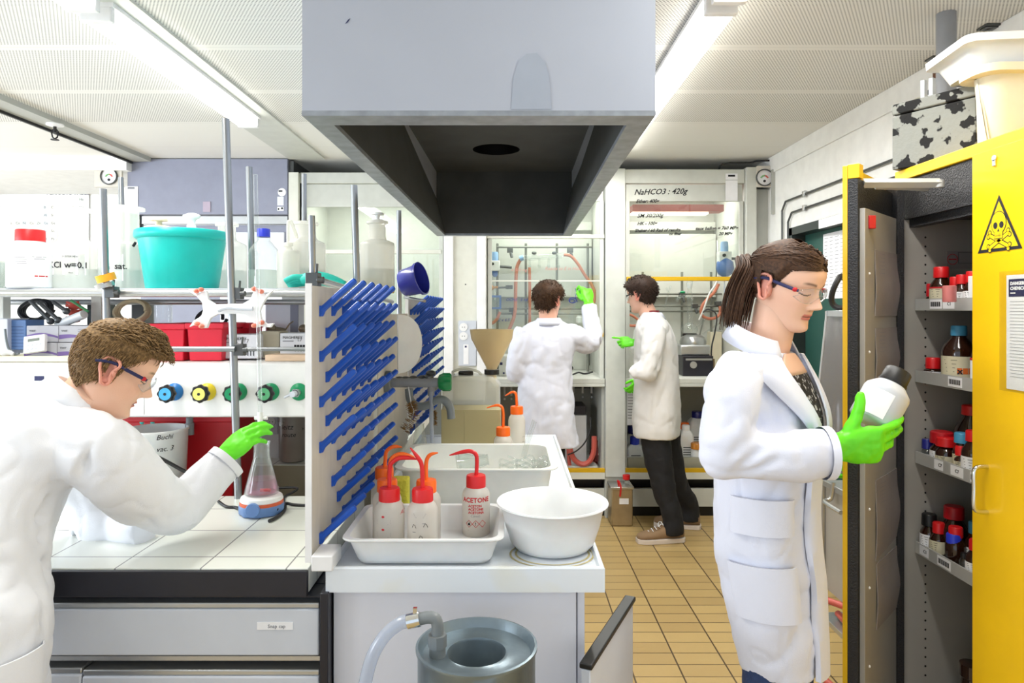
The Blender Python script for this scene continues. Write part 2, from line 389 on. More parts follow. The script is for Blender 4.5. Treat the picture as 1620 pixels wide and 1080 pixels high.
# ---------------------------------------------------------------- camera, lights, world
cam = bpy.data.cameras.new('camera'); co = bpy.data.objects.new('camera', cam); COL.objects.link(co)
co.location = (0, 0, H); co.rotation_euler = (pi/2, 0, 0); cam.sensor_width = 36.; cam.lens = 24.
cam.shift_x = (810-CX)/1620; cam.shift_y = (CY-540)/1620; cam.clip_start = .05
SC.camera = co
def area(name, loc, rot, sx, sy, e, col=(1, 1, 1), spread=180):
    l = bpy.data.lights.new(name, 'AREA'); l.shape = 'RECTANGLE'; l.size = sx; l.size_y = sy; l.energy = e; l.color = col; l.spread = R(spread)
    o = bpy.data.objects.new(name, l); COL.objects.link(o); o.location = loc; o.rotation_euler = rot; return o
for x, y, L in ((-1.47, 3.14, 1.4), (-1.47, 1.65, 1.4), (.735, 3.55, 2.3), (.735, 1.58, 1.4)): area('lamp_light', (x, y, CEILZ-.09), (0, 0, 0), .1, L, 10.5*L, (1, .985, .95))
for y in (-.95, 1.25, 3.45): area('window_daylight', (XL+.02, y, 1.62), (0, -pi/2, 0), 1.3, 1.9, 68, (.84, .91, 1))
w = bpy.data.worlds.new('world'); SC.world = w; w.use_nodes = True
bg = w.node_tree.nodes['Background']; bg.inputs[0].default_value = (.76, .87, 1., 1); bg.inputs[1].default_value = .95
vs = SC.view_settings; vs.view_transform = 'Standard'; vs.look = 'None'; vs.gamma = 1; vs.exposure = .38; vs.use_curve_mapping = False
SC.cycles.use_denoising = True
SC.cycles.max_bounces = 8; SC.cycles.transparent_max_bounces = 24; SC.cycles.sample_clamp_indirect = 6
# ================================================================= extraction canopy
FR = [(-.4707, 1.55), (.3315, 1.55), (.372, 4.10), (-.435, 4.10)]
zb = 1.959
def inset(a, b, y0, y1):  # corner points inside the lip
    return [(-.4707+a, y0), (.3315-b, y0), (.372-b, y1), (-.435+a, y1)]
cn = thing('extraction_canopy', 'large grey sheet metal extraction canopy hanging from the ceiling over the sink counter', 'canopy', (-.06, 2.8, zb))
inn = inset(.052, .052, 1.63, 4.06)
b = MB()
b.rings([[V((x, y, z)) for x, y in FR] for z in (zb+.012, CEILZ)], 0, (0, 0))
part('shell', b, 'canopy', cn, angle=20)
b = MB()
b.rings([[V((x, y, zb+.012)) for x, y in FR], [V((x*1.004, y, zb+.006)) for x, y in FR], [V((x, y, zb)) for x, y in FR], [V((x, y, zb)) for x, y in inn], [V((x, y, zb+.012)) for x, y in inn]], 0, (0, 0))
part('lip', b, 'zinc_lip', cn, angle=20)
top = [(-.44, 1.62), (.33, 1.62), (.39, 4.07), (-.475, 4.07)]
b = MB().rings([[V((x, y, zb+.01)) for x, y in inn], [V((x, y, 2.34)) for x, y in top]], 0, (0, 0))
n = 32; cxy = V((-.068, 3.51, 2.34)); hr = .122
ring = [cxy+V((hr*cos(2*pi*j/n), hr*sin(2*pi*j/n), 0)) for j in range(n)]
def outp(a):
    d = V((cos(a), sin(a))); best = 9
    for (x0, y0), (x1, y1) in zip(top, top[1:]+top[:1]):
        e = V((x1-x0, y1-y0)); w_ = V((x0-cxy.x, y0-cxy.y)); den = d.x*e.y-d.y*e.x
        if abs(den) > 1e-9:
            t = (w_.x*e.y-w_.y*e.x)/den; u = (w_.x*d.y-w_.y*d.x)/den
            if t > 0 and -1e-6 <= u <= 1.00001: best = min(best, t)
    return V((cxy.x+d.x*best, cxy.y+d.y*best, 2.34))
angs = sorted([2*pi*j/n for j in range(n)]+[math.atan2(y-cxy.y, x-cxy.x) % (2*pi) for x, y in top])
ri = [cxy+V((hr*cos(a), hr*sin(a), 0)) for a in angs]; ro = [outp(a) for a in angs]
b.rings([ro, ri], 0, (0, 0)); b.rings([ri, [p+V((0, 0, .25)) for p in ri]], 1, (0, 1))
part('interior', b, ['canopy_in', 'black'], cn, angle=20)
b = MB()
pts = [(.0, 0), (.092, 0), (.087, .07), (.078, .105), (.058, .128), (.035, .126), (.016, .11), (.004, .07)]
b.prism(pts, (.004, 1.5492, zb+.0145), (1, 0, 0), (0, 0, 1), (0, -.0006, 0))
part('arch_patch', b, M('patch_paint', (160, 168, 182), .4), cn, label='darker arch shaped patch')  # thin arch outline, a little darker than the canopy colour
part('scratch', MB().prism([(0, 0), (.006, .004), (.012, .013), (.007, .010)], at(546, 38, 1.549), (1, 0, 0), (0, 0, 1), (0, -.0005, 0)), 'ink_navy', cn)

# ================================================================= fume hoods along the back
YF, YI = 5.0, 5.72
def hx(px): return (px-CX)/F*YF
def hz(py): return H-(py-CY)/F*YF
WT = 1.015
def hood(label, x0, x1, ztop, sash_top, sash_bot, paint='hood_grey', extra=None, bar='yellow_deep', back='hood_grey', up=True):
    t = thing('fume_hood', label, 'fume hood', ((x0+x1)/2, YF, 0), group='fume hoods along the back wall')
    part('header_panel', MB().box(x0, x1, YF-.01, YF+.05, hz(290), ztop), paint, t, bev=.004)
    part('upper_panel', MB().box(x0+.01, x1-.01, YF+.012, YF+.03, sash_top, hz(291)), paint, t, bev=.002)
    b = MB().box(x0, x1, YI, YI+.03, WT, 2.5)
    part('back_wall', b, back, t)
    for x in (x0, x1-.008): part('side_wall', MB().box(x, x+.008, YF+.05, YI, WT, 2.5), back, t)
    part('roof', MB().box(x0, x1, YF+.05, YI, 2.44, 2.48), back, t)
    g = part('sash', MB().box(x0+.03, x1-.03, YF+.02, YF+.025, sash_bot, sash_top), 'sash_glass', t)
    part('sash_handle', MB().box(x0+.01, x1-.01, YF-.02, YF+.03, sash_bot-.025, sash_bot+.005), bar, g, bev=.004)
    for x in (x0+.005, x1-.035): part('sash_rail', MB().box(x, x+.03, YF, YF+.05, WT, sash_top), 'hood_grey', g, bev=.002)
    part('worktop', MB().box(x0+.002, x1-.002, YF-.03, YI-.001, WT-.035, WT-.001).box(x0+.002, x1-.002, YF-.031, YF-.002, WT-.06, WT-.036), 'hood_grey', t, bev=.003)
    return t
def base(label, x0, x1):
    t = thing('under_hood_cupboard', label, 'cupboard', ((x0+x1)/2, YF, 0), group='open cupboards under the fume hoods')
    z0 = .335
    part('carcass', MB().box(x0, x1, YI-.02, YI, z0, WT-.04).box(x0, x0+.02, YF+.02, YI-.02, z0, WT-.04).box(x1-.02, x1, YF+.02, YI-.02, z0, WT-.04).box(x0, x1, YF+.02, YI-.02, z0-.02, z0), 'hood_grey_dark', t)
    part('floor_edge', MB().box(x0, x1, YF-.02, YF+.02, z0-.005, z0+.02), 'yellow_deep', t)
    part('apron', MB().box(x0, x1, YF-.02, YF+.02, z0-.055, z0-.006), 'offwhite', t)
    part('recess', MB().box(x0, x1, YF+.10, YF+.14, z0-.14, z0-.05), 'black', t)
    part('plinth_panel', MB().box(x0, x1, YF+.0, YF+.03, .075, z0-.13), 'hood_grey', t)
    part('kickboard', MB().box(x0, x1, YF+.03, YF+.05, 0, .075), 'black', t)
    return t
X2a, X2b, X3a, X3b, X4a, X4b = hx(475.5), hx(702), hx(770.5), hx(956.5), hx(988.5), hx(1177.5)
h4 = hood('fume hood at the far right with handwriting on its glass and a yellow sash bar', X4a, X4b, hz(268), hz(318), hz(441)+.01)
h3 = hood('fume hood whose glass the person with raised arm is writing on', X3a, X3b, hz(268), hz(318), hz(527))
h2 = hood('pale fume hood with closed sash behind the bottle shelf', X2a, X2b, hz(273), hz(327), WT+.03, bar='offwhite')
part('sash_bar', MB().box(X2a+.03, X2b-.02, YF-.01, YF+.03, hz(401), hz(395)), 'offwhite', h2)
part('sash_bar', MB().box(X3a, X3b-.002, YF-.012, YF+.03, hz(377), hz(371)), 'offwhite', h3, bev=.002)
part('sash_line', MB().box(X3a+.03, X3b-.03, YF+.012, YF+.018, hz(445), hz(443)), 'offwhite', h3)
for hh, a, c in ((h4, X4a, X4b), (h3, X3a, X3b)):
    part('baffle_panel', MB().box(a+.02, c-.02, YI-.10, YI-.085, 1.62, 2.14).box(a+.02, c-.02, YI-.09, YI-.08, 2.17, 2.24), 'hood_grey', hh, bev=.003)
lt = part('interior_lamp', MB().box(hx(1005), hx(1152), YF+.10, YF+.22, hz(331), hz(320)), 'hood_red', h4)
part('lamp_glow', MB().box(hx(1005), hx(1128), YF+.11, YF+.21, hz(335), hz(331.5)), 'lamp_strip', lt)
base('open cupboard under the hood of the writing person, with pump and red hose', X3a, X3b)
base('open cupboard under the far right hood, full of plastic containers', X4a, X4b)
base('cupboard under the pale closed hood behind the counter', X2a, X2b)
# lavender hood far left
x0, x1 = hx(205), hx(457)
t = thing('fume_hood', 'lavender grey fume hood at the left with round sticker on its panel', 'fume hood', ((x0+x1)/2, YF, 0), group='fume hoods along the back wall')
part('upper_panel', MB().box(x0, x1, YF-.03, YF+.1, hz(340), CEILZ-.005), 'lavender', t, bev=.003)
part('side_cheek', MB().box(x1, x1+.035, YF, YI, hz(460), CEILZ-.013), 'dark_steel', t)
part('glass_strip', MB().box(x0+.09, x1-.01, YF, YF+.03, hz(354), hz(342)), 'alu', t)
part('sash_frame', MB().box(x0, x0+.07, YF, YF+.06, hz(460), hz(340)), 'dark_steel', t)
part('lower_panel', MB().box(x0+.06, x1, YF+.04, YF+.1, WT, hz(355)), 'lavender', t)
part('pale_window', MB().box(hx(345), hx(448), YF+.03, YF+.041, 1.25, hz(366)), 'white_lam', t, bev=.01)
part('plinth', MB().box(x0, x1, YF+.05, YI, 0, WT), 'hood_grey', t)
st = MB().prism([(.03*cos(2*pi*i/20), .03*sin(2*pi*i/20)) for i in range(20)], at(446, 304, YF-.031), (1, 0, 0), (0, 0, 1), (0, -.001, 0), 0)
st.box(hx(443), hx(449), YF-.0335, YF-.032, hz(304.6), hz(302.2), 1)
st.box(hx(441), hx(451), YF-.032, YF-.031, hz(326), hz(312), 2).box(hx(441), hx(451), YF-.032, YF-.031, hz(334.5), hz(328), 0)
st.box(hx(442), hx(444), YF-.0335, YF-.032, hz(333), hz(330), 1).box(hx(447), hx(450), YF-.0335, YF-.032, hz(332), hz(329), 1)
part('sticker', st, ['paper', 'ink', 'white_lam'], t)
part('switch_plate', MB().box(hx(324.5), hx(336), YF-.036, YF-.03, hz(336), hz(320)), M('mauve', (176, 162, 178), .5), t)
part('paper_notice', MB().box(hx(200), hx(222), YF-.034, YF-.031, hz(338), hz(296), 0).box(hx(206), hx(217), YF-.0345, YF-.034, hz(300), hz(297), 1), ['paper', 'grey_print'], t)

# posts and panels between the hoods
MT['faint_red'] = M('faint_red', (206, 150, 140), .7)
def panel(name, label, cat, x0, x1, z0, z1, mat='offwhite', y=YF-.03, d=.3):
    return single(name, MB().box(x0, x1, y, y+d, z0, z1), mat, label, cat, bev=.004)
panel('hood_post', 'narrow pale post between the lavender hood and the pale hood', 'post', hx(459.5), hx(475), 0, hz(274), 'offwhite', YF-.045, .04)
sp_ = thing('service_panel', 'pale service column with sockets left of the writing person', 'panel', (hx(737), YF, 0))
part('column', MB().box(hx(703), hx(770), YF-.03, YF+.2, 0, hz(268)), 'offwhite', sp_)
part('cover_strip', MB().box(hx(703), hx(718), YF-.06, YF-.03, 0, hz(268)), 'pp_white', sp_, bev=.004)
part('cover_strip', MB().box(hx(755), hx(769), YF-.05, YF-.03, 0, hz(268)), 'pp_white', sp_, bev=.004)
part('screw', MB().cyl((hx(737), YF-.034, hz(450)), (hx(737), YF-.028, hz(450)), .005), 'dark_steel', sp_)
bx = part('switch_box', MB().box(hx(726), hx(754), YF-.05, YF-.028, hz(578), hz(507)), 'drawer_grey', sp_, bev=.003)
part('switch_label', MB().box(hx(734), hx(742), YF-.052, YF-.05, hz(575), hz(544), 0).box(hx(736), hx(739), YF-.0525, YF-.052, hz(549), hz(546), 1), ['paper', 'ink_navy'], bx)
for py in (517, 531):
    b = MB().cyl((hx(734), YF-.055, hz(py)), (hx(734), YF-.03, hz(py)), .03, 0, 20)
    for q in (-.008, .008): b.cyl((hx(734)+q, YF-.0555, hz(py)), (hx(734)+q, YF-.05, hz(py)), .0035, 1, 8)
    part('socket', b, ['pp_white', 'black'], sp_)
panel('hood_post', 'broad pale post between the two right hoods', 'post', hx(957), hx(988), .30, hz(268), 'hood_grey', YF-.04, .25)
single('plinth_block', MB().box(hx(957), hx(988), YF-.02, YF+.04, .0, .30), 'hood_grey', 'pale plinth under the post behind the tin canister', 'plinth')
panel('hood_post', 'pale post at the right end of the hood row', 'post', hx(1178), hx(1194), 0, hz(266), 'hood_grey', YF-.04, .3)
panel('filler_panel', 'pale filler panel between the hoods and the right wall', 'panel', hx(1194), hx(1228), 0, hz(298), 'hood_grey_dark', YF+.02, .05)
def gauge(px, py, x0, x1, label):
    t = thing('airflow_gauge', label, 'gauge', at(px, py, YF-.06), group='round airflow gauges on the hoods')
    part('mount_plate', MB().box(x0, x1, YF-.06, YF-.04, hz(298), hz(265)), M('plate', (214, 208, 196), .5), t, bev=.002)
    c = at(px, py, YF-.06); rot = Matrix.Rotation(pi/2, 4, 'X')
    part('case', MB().lathe([(.062, 0), (.062, .012), (.056, .016), (.054, .012)], c=c, mat=rot, caps=(0, 0)), 'dark_steel', t)
    b = MB().lathe([(.055, .004), (.0, .0045)], c=c, mat=rot, caps=(0, 0))
    for i in range(9):
        a = pi*(.15+.7*i/8); b.box(-.003, .003, -.0005, 0, .02, .032, (1 if i > 4 else 2), mat=Matrix.Translation(c+V((0, -.0052, -.012))) @ Matrix.Rotation(a-pi/2, 4, 'Y'))
    b.cyl(c+V((0, -.005, -.025)), c+V((0, -.009, -.025)), .009, 3)
    part('dial', b, ['paper', M('dial_red', (220, 90, 80), .6), M('dial_green', (120, 180, 110), .6), 'ink'], t)
gauge(1209, 281, hx(1193), hx(1237), 'round airflow gauge on the plate beside the right hood')
gauge(173, 279, hx(157), hx(200), 'round airflow gauge beside the lavender hood at the left')
# right hood paper and handwriting on the sash
part('inspection_sheet', MB().box(hx(1147), hx(1166), YF-.013, YF-.011, hz(318), hz(275), 0).box(hx(1151), hx(1162), YF-.0135, YF-.013, hz(280), hz(277), 1).box(hx(1147), hx(1166), YF-.0135, YF-.013, hz(285.6), hz(285), 2), ['paper', 'ink', 'grey_print'], h4)
wr = MB()
for s_, px, py, sz in (('NaHCO3 : 420g', 1003, 308, .058), ('Ether: 400g', 1006, 321, .036), ('SM 30/200g', 1008, 344, .04), ('HK - 100g', 1008, 356, .034), ('Shaker / 60 Rad of results', 1004, 367, .032), ('on filter', 1058, 372, .028), ('taux ballon = 760 MPg', 1100, 364, .034), ('20 MPg', 1137, 372, .032)):
    part('handwriting', MB().text(s_, at(px, py, YF+.0115), (1, 0, .02), (0, 0, 1), sz, shear=.35, bold=.0011), 'ink', h4)
wr = MB(); q = lambda a, c: at(a, c, YF+.015)
for s_, a_, c_ in (('OCH3', 800, 476), ('5 ml', 823, 476), ('2 x 6.5', 788, 508)): part('handwriting', MB().text(s_, q(a_, c_), (1, 0, 0), (0, 0, 1), .03, shear=.3), 'ink_blue', h3)
for c_, r_ in (((905, 476), 4), ((906, 475), 6)):
    wr.tube([q(c_[0]+r_*cos(a*.5), c_[1]+r_*.7*sin(a*.5)) for a in range(14)], .0025, n=4)
wr.tube([q(910, 456), q(912, 462), q(910, 470), q(914, 478)], .002, n=4); wr.tube([q(917, 460), q(920, 468), q(918, 474)], .002, n=4)
part('handwriting', wr, 'ink_blue', h3)
for s_, a_, c_, z_ in (('A 500 mg', 808, 429, .03), ('Reacts to E in Hex', 862, 427, .034)): part('red_handwriting', MB().text(s_, q(a_, c_), (1, 0, 0), (0, 0, 1), z_, shear=.3), 'faint_red', h3)
for xa_, xb_ in ((X2a, X2b), (X3a, X3b), (X4a, X4b)): area('hood_light', ((xa_+xb_)/2, YF+.3, 2.42), (0, 0, 0), .6, .15, 6.5, (1, 1, .97))  # right hood has a lamp; lights in the other two added to brighten them
# ================================================================= island bench, sink counter, drying racks
BT = .90
XR = -.482
bw = thing('bench_worktop', 'white tiled bench worktop with black front edge and a trough sunk in it', 'worktop', (-1.5, 2.2, BT))
b = MB().box(-2.7, XR, 1.633, 2.268, BT-.06, BT)
b.box(-2.7, -1.622, 2.27, 2.718, BT-.06, BT)
b.box(-2.7, XR, 2.722, 2.852, BT-.06, BT).box(-2.7, XR, 2.955, 4.1, BT-.06, BT)
part('tiles', b, 'bench_tile', bw, bev=.002)
part('front_edge', MB().box(-2.7, XR+.002, 1.618, 1.632, BT-.062, BT-.002), 'black_frame', bw, bev=.002)
tg = MB(); tx0, tx1, ty0, ty1 = -1.619, XR-.02, 2.271, 2.718
tg.rings([[V(p) for p in ((tx0, ty0, z), (tx1, ty0, z), (tx1, ty1, z), (tx0, ty1, z))] for z in (BT-.002, BT-.16)], 0, (0, 1))
part('trough', tg, M('trough', (150, 144, 124), .45), bw, bev=.004)
core = single('bench_core', MB().box(-2.7, XR, 2.86, 2.95, 0, 1.14).box(-2.7, XR, 2.855, 2.86, .92, 1.02), 'white_paint', 'white service core wall under the valve box, behind the trough', 'bench core')
sk = thing('socket_panel', 'pale blue socket panel under the valve box, behind the gloved hand at the flask', 'socket panel', at(425, 685, 2.85))
part('plate', MB().box(at(398, 0, 2.85).x, at(441, 0, 2.85).x, 2.835, 2.855, 1.0, 1.10), 'white_lam', sk, bev=.003)
for px, py in ((429, 667), (422, 677)):
    c = at(px, py, 2.83); b = MB().cyl(c, c+V((0, .01, 0)), .017, 0, 18)
    for s_ in (-.006, .006): b.cyl(c+V((s_, -.001, 0)), c+V((s_, .004, 0)), .002, 1, 6)
    part('socket', b, ['paper', 'black'], sk)
# drawer cabinet under the tiled bench
dc = thing('drawer_cabinet', 'grey drawer cabinet with black frame under the tiled bench', 'cabinet', (-1.2, 1.65, 0))
def ax(px, Y=1.62): return (px-CX)/F*Y
def az(py, Y=1.62): return H-(py-CY)/F*Y
part('carcass', MB().box(-2.4, XR+.02, 1.70, 2.26, 0, BT-.062), 'black_frame', dc)
part('frame_post', MB().box(ax(506), -.430, 1.618, 1.70, 0, az(938)), 'black_frame', dc, bev=.002)
part('frame_rail', MB().box(-2.4, ax(508), 1.625, 1.7, az(946), BT-.063).box(-2.4, ax(508), 1.66, 1.7, az(962), az(946)), 'black_frame', dc)
def drawer(x0, x1, z0, z1, lab=None):
    d = part('drawer', MB().box(x0, x1, 1.628, 1.70, z0, z1), 'drawer_grey', dc, bev=.004)
    part('grip', MB().box(x0, x1, 1.632, 1.69, z1, z1+.014), 'alu', d, bev=.003)
    return d
d1 = drawer(ax(29), ax(503), az(1040), az(966))
lb = MB().box(ax(405), ax(462), 1.6265, 1.628, az(998), az(986), 0).text('Snap cap', (ax(422), 1.6262, az(995)), (1, 0, 0), (0, 0, 1), .012, 1)
part('name_label', lb, ['paper', 'grey_print'], d1)
part('rail_strip', MB().box(-2.2, ax(508), 1.63, 1.7, az(1048), az(1041)), 'alu', dc)
drawer(ax(126), ax(503), az(1075)-.12, az(1073)); drawer(ax(-140), ax(124), az(1075)-.12, az(1070)); drawer(ax(-140), ax(26), az(1040), az(966))
part('drawer', MB().box(ax(-140), ax(503), 1.63, 1.7, .12, az(1075)-.13), 'drawer_grey', dc, bev=.004)
# sink counter
x0, x1, y0, y1 = -.439, .228, 1.63, 3.36
cs = thing('sink_counter', 'cream white counter top with raised rim, stained brown in rings', 'counter', (-.1, 2.4, BT))
b = MB(); R4 = lambda k, z: [V(p) for p in ((x0+k, y0+k, z), (x1-k, y0+k, z), (x1-k, y1-k, z), (x0+k, y1-k, z))]
b.rings([R4(0, BT-.056), R4(0, BT), R4(.002, BT+.003), R4(.011, BT+.003), R4(.016, BT-.006)], 0, (1, 1))
part('slab', b, 'counter', cs, angle=30)
b = MB()
for (cx_, cy_, ra, rb, m_) in ((.108, 1.745, .106, .092, 0), (.110, 1.75, .094, .080, 0)):
    n = 48; rs = [[V((cx_+(ra+k)*cos(2*pi*j/n), cy_+(rb+k)*sin(2*pi*j/n), BT-.0052)) for j in range(n)] for k in (-.003, .0025)]
    b.rings(rs, 0, (0, 0))
part('stain', b, M('stain', (196, 182, 128), .4, noisy=.3, nscale=30), cs)
sc = thing('sink_cabinet', 'white cabinet under the sink counter with a door hanging open at its right', 'cabinet', (-.1, 2.4, 0))
part('carcass', MB().box(-.427, .162, 1.655, 3.3, 0, BT-.057), 'white_lam', sc, bev=.002)
part('side_panel', MB().box(.165, .183, 1.66, 3.3, .56, BT-.057), 'white_lam', sc, bev=.002)
dv = V((.31-.157, 1.874-1.527, 0)).normalized(); nv = V((dv.y, -dv.x, 0))
p0 = V((.160, 1.53, 0)); p1 = p0+dv*.40
def slab(p0, p1, nv, t, z0, z1, m=0):
    q = [p0, p1, p1+nv*t, p0+nv*t]; b = MB()
    return b.rings([[V((p.x, p.y, z)) for p in q] for z in (z0, z1)], m)
dd = part('door', slab(p0, p1, nv, .022, .10, .715), 'drawer_grey', sc, bev=.003)
part('edge_band', slab(p0+dv*-.001-nv*.004, p1, nv, .030, .715, .728), 'black', dd, bev=.003)
# galvanised tank in front
gx, gy, gz = (754-CX)/F*1.42, 1.42, .818
tk = thing('water_tank', 'galvanised ring shaped metal tank with open hollow middle standing before the sink cabinet', 'tank', (gx, gy, 0))
pr = [(.118, 0), (.118, gz-.006), (.121, gz+.004), (.124, gz+.006), (.126, gz+.001), (.126, gz+.001)]
b = MB().lathe([(.06, .1), (.122, .1), (.122, gz-.004), (.126, gz), (.126, gz+.006), (.121, gz+.007), (.117, gz), (.112, gz-.012), (.066, gz-.014), (.061, gz-.010), (.059, gz-.016), (.059, .1)], c=(gx, gy, 0), n=64, caps=(0, 0))
part('shell', b, 'galv', tk, angle=50)
part('base_ring', MB().lathe([(.10, 0), (.128, 0), (.128, .1), (.06, .1)], c=(gx, gy, 0), n=48, caps=(1, 0)), 'dark_steel', tk)
part('sticker', MB().box(gx+.0, gx+.05, gy-.1265, gy-.119, gz-.05, gz-.02), 'paper', tk)
ec = at(692, 1012, 1.41); ec.z = gz-.014
b = MB().cyl(ec, ec+V((0, 0, .035)), .017, 0, 14).cyl(ec+V((0, 0, .02)), ec+V((0, 0, .045)), .0195, 0, 8)
b.tube([ec+V((0, 0, .04)), ec+V((0, 0, .062)), ec+V((-.004, 0, .076)), ec+V((-.018, 0, .080)), ec+V((-.04, 0, .076))], .0125, 0, 12, smooth=5)
el = part('elbow_pipe', b, 'grey_pp', tk)
b = MB().cyl(ec+V((-.036, 0, .077)), ec+V((-.062, 0, .071)), .0155, 0, 14).box(ec.x-.05, ec.x-.042, ec.y-.004, ec.y+.004, ec.z+.088, ec.z+.1, 0)
part('hose_clamp', b, 'chrome', el)
hp = [ec+V(p) for p in ((-.05, 0, .074), (-.08, 0, .066), (-.115, -.005, .035), (-.14, -.01, -.02), (-.155, -.015, -.12), (-.16, -.02, -.3), (-.15, -.03, -.6), (-.10, -.05, -.78))]
part('clear_hose', MB().tube(hp, .0135, 0, 12, smooth=6), 'pipe_clear', tk)
# ---------------------------------------------------------------- drying racks
def peg_mesh():
    b = MB(); d = V((.757, 0, .653)); L = .118
    b.box(0, .005, -.0075, .0075, -.015, .012)
    b.tube([V((.003, 0, 0)), V((.003, 0, 0))+d*.012, d*(L-.008), d*(L-.002), d*L], [.0095, .0085, .0088, .007, .002], 0, 8)
    b.tube([V((.002, 0, -.012)), d*.02], [.007, .006], 0, 6)
    return mesh('peg', b, 'peg_blue')
PEG = peg_mesh()
def rack(label, y0, y1, z0, z1, ycols, rows, skip=()):
    t = thing('drying_rack', label, 'drying rack', (XR, (y0+y1)/2, z0), group='peg drying racks at the bench end')
    part('panel', MB().box(XR, XR+.008, y0, y1, z0, z1), 'pp_beige', t, bev=.001)
    part('edge_strip', MB().box(XR-.006, XR+.009, y0-.007, y0, z0-.01, z1+.005), 'pp_white', t)
    for r, z in enumerate(rows):
        for k, y in enumerate(ycols):
            yy = y+(.0575 if r % 2 else 0)
            if yy > y1-.02 or (r, k) in skip: continue
            put('peg', PEG, t, V((XR+.008, yy, z))-t.location)
    return t
rows = [1.517-.0567*i for i in range(11)]
rk = rack('near blue peg drying rack at the end of the tiled bench', 1.637, 2.39, .925, 1.577, [1.708+.116*i for i in range(7)], rows, {(9, 0), (8, 0), (7, 0), (9, 6), (10, 6)})
part('foot_block', MB().box(ax(493), ax(527), 1.615, 1.70, az(903), az(878)), 'pp_white', rk, bev=.003)
part('wall_strip', MB().box(XR, XR+.004, 2.395, 2.47, .9, 1.5), 'bench_tile', rk)
rack('far blue peg drying rack behind the tap, near the socket column', 3.2, 4.1, .925, 1.577, [3.26+.116*i for i in range(7)], [z-.01 for z in rows])
ep = single('end_panel', MB().box(XR, XR+.006, 2.475, 3.19, .9, 1.50), 'pp_beige', 'bare beige end panel between the two peg racks, carrying the tap', 'panel')
lid = MB(); q = V((-.385, 2.66, 1.52-(543-489)/F*2.66)); nn = V((.82, -.57, 0)); u_ = V((.57, .82, 0))
lid.prism([(-.075+0*i, s) for i, s in ((0, .095), (0, -.095))]+[(-.075+.135*sin(pi*i/16)**.8*1., -.112*cos(pi*i/16)) for i in range(17)], q, u_, (0, 0, 1), nn*.006)
single('plastic_sheet', lid, 'plastic_white', 'white half round plastic sheet hung on the pegs beside the tap', 'plastic sheet', angle=30)
# ---------------------------------------------------------------- tap
tp = thing('bench_tap', 'grey plastic tap with a green knob and bent grey spout on the beige end panel', 'tap', (XR+.008, 2.62, 1.24))
ty = 2.62; tz = H-(605-CY)/F*ty
part('flange', MB().cyl((XR+.006, ty, tz), (XR+.03, ty, tz), .045, 0, 24), 'grey_pp', tp, bev=.004)
part('pipe', MB().cyl((XR+.02, ty, tz), (at(694, 0, ty).x, ty, tz), .0185, 0, 20).cyl((at(682, 0, ty).x, ty, tz-.05), (at(682, 0, ty).x, ty, tz), .013, 0, 14), 'grey_pipe', tp)
kx = at(693, 0, ty).x; rs = []
for x_, r_ in ((0, .018), (.004, .026), (.02, .033), (.045, .033), (.052, .028), (.054, .0)):
    rs.append([V((kx+x_, ty+r_*(1+.06*cos(8*a))*cos(a), tz+.002+r_*(1+.06*cos(8*a))*sin(a))) for a in [2*pi*j/48 for j in range(48)]])
part('knob', MB().rings(rs), 'green_knob', tp)
sp2 = [at(647, 615, ty), at(649, 632, ty), at(660, 642, ty), at(676, 641, ty), at(690, 633, ty), at(703, 633, ty), at(712, 645, ty), at(714, 662, ty)]
part('spout', MB().tube(sp2, .0155, 0, 14, smooth=5), 'grey_pp', tp)
part('clear_tube', MB().cyl(at(682, 619, ty-.01), at(683.5, 706, ty-.01), .008, 0, 10), 'pipe_clear', tp)
b = MB()
for i, (px, py, r_) in enumerate(((632, 600, .012), (642, 599, .010), (654, 599, .013), (668, 598, .012), (678, 597, .016), (682, 590, .012))):
    b.ell(at(px, py, ty+.01), (.02, .02, r_), 0, 10, 6)
b.tube([at(630, 601, ty+.01), at(685, 600, ty+.01)], .007, 0, 8)
single('metal_clamp_set', b, 'dark_steel', 'dark metal clamps lying along the grey tap pipe', 'clamp')
def brush(pts, r, label):
    t = thing('bottle_brush', label, 'brush', pts[0], group='bottle brushes at the tap')
    part('wire', MB().tube(pts, .0025, 0, 6, smooth=4), 'steel', t)
    b = MB(); q = spline(pts, 14); n0 = len(q)//3
    for i in range(n0, len(q)-1):
        d = (q[i+1]-q[i]).normalized(); a_, b_ = frame(d)
        for j in range(7):
            an = random.random()*2*pi; rr = r*random.uniform(.75, 1.1); e = q[i]+(a_*cos(an)+b_*sin(an))*rr+d*random.uniform(-.003, .003)
            b.tube([q[i], e], [.0014, .0006], 0, 4)
    part('bristles', b, 'brush', t)
brush([at(646, 612, 2.58), at(650, 636, 2.58), at(654, 655, 2.58), at(640, 683, 2.56)], .024, 'brown bottle brush hanging under the tap, curled bristles')
brush([at(684, 640, 2.66), at(686, 650, 2.66), at(687, 660, 2.66), at(687, 672, 2.66)], .013, 'small dark brush hanging behind the clear tap tube')
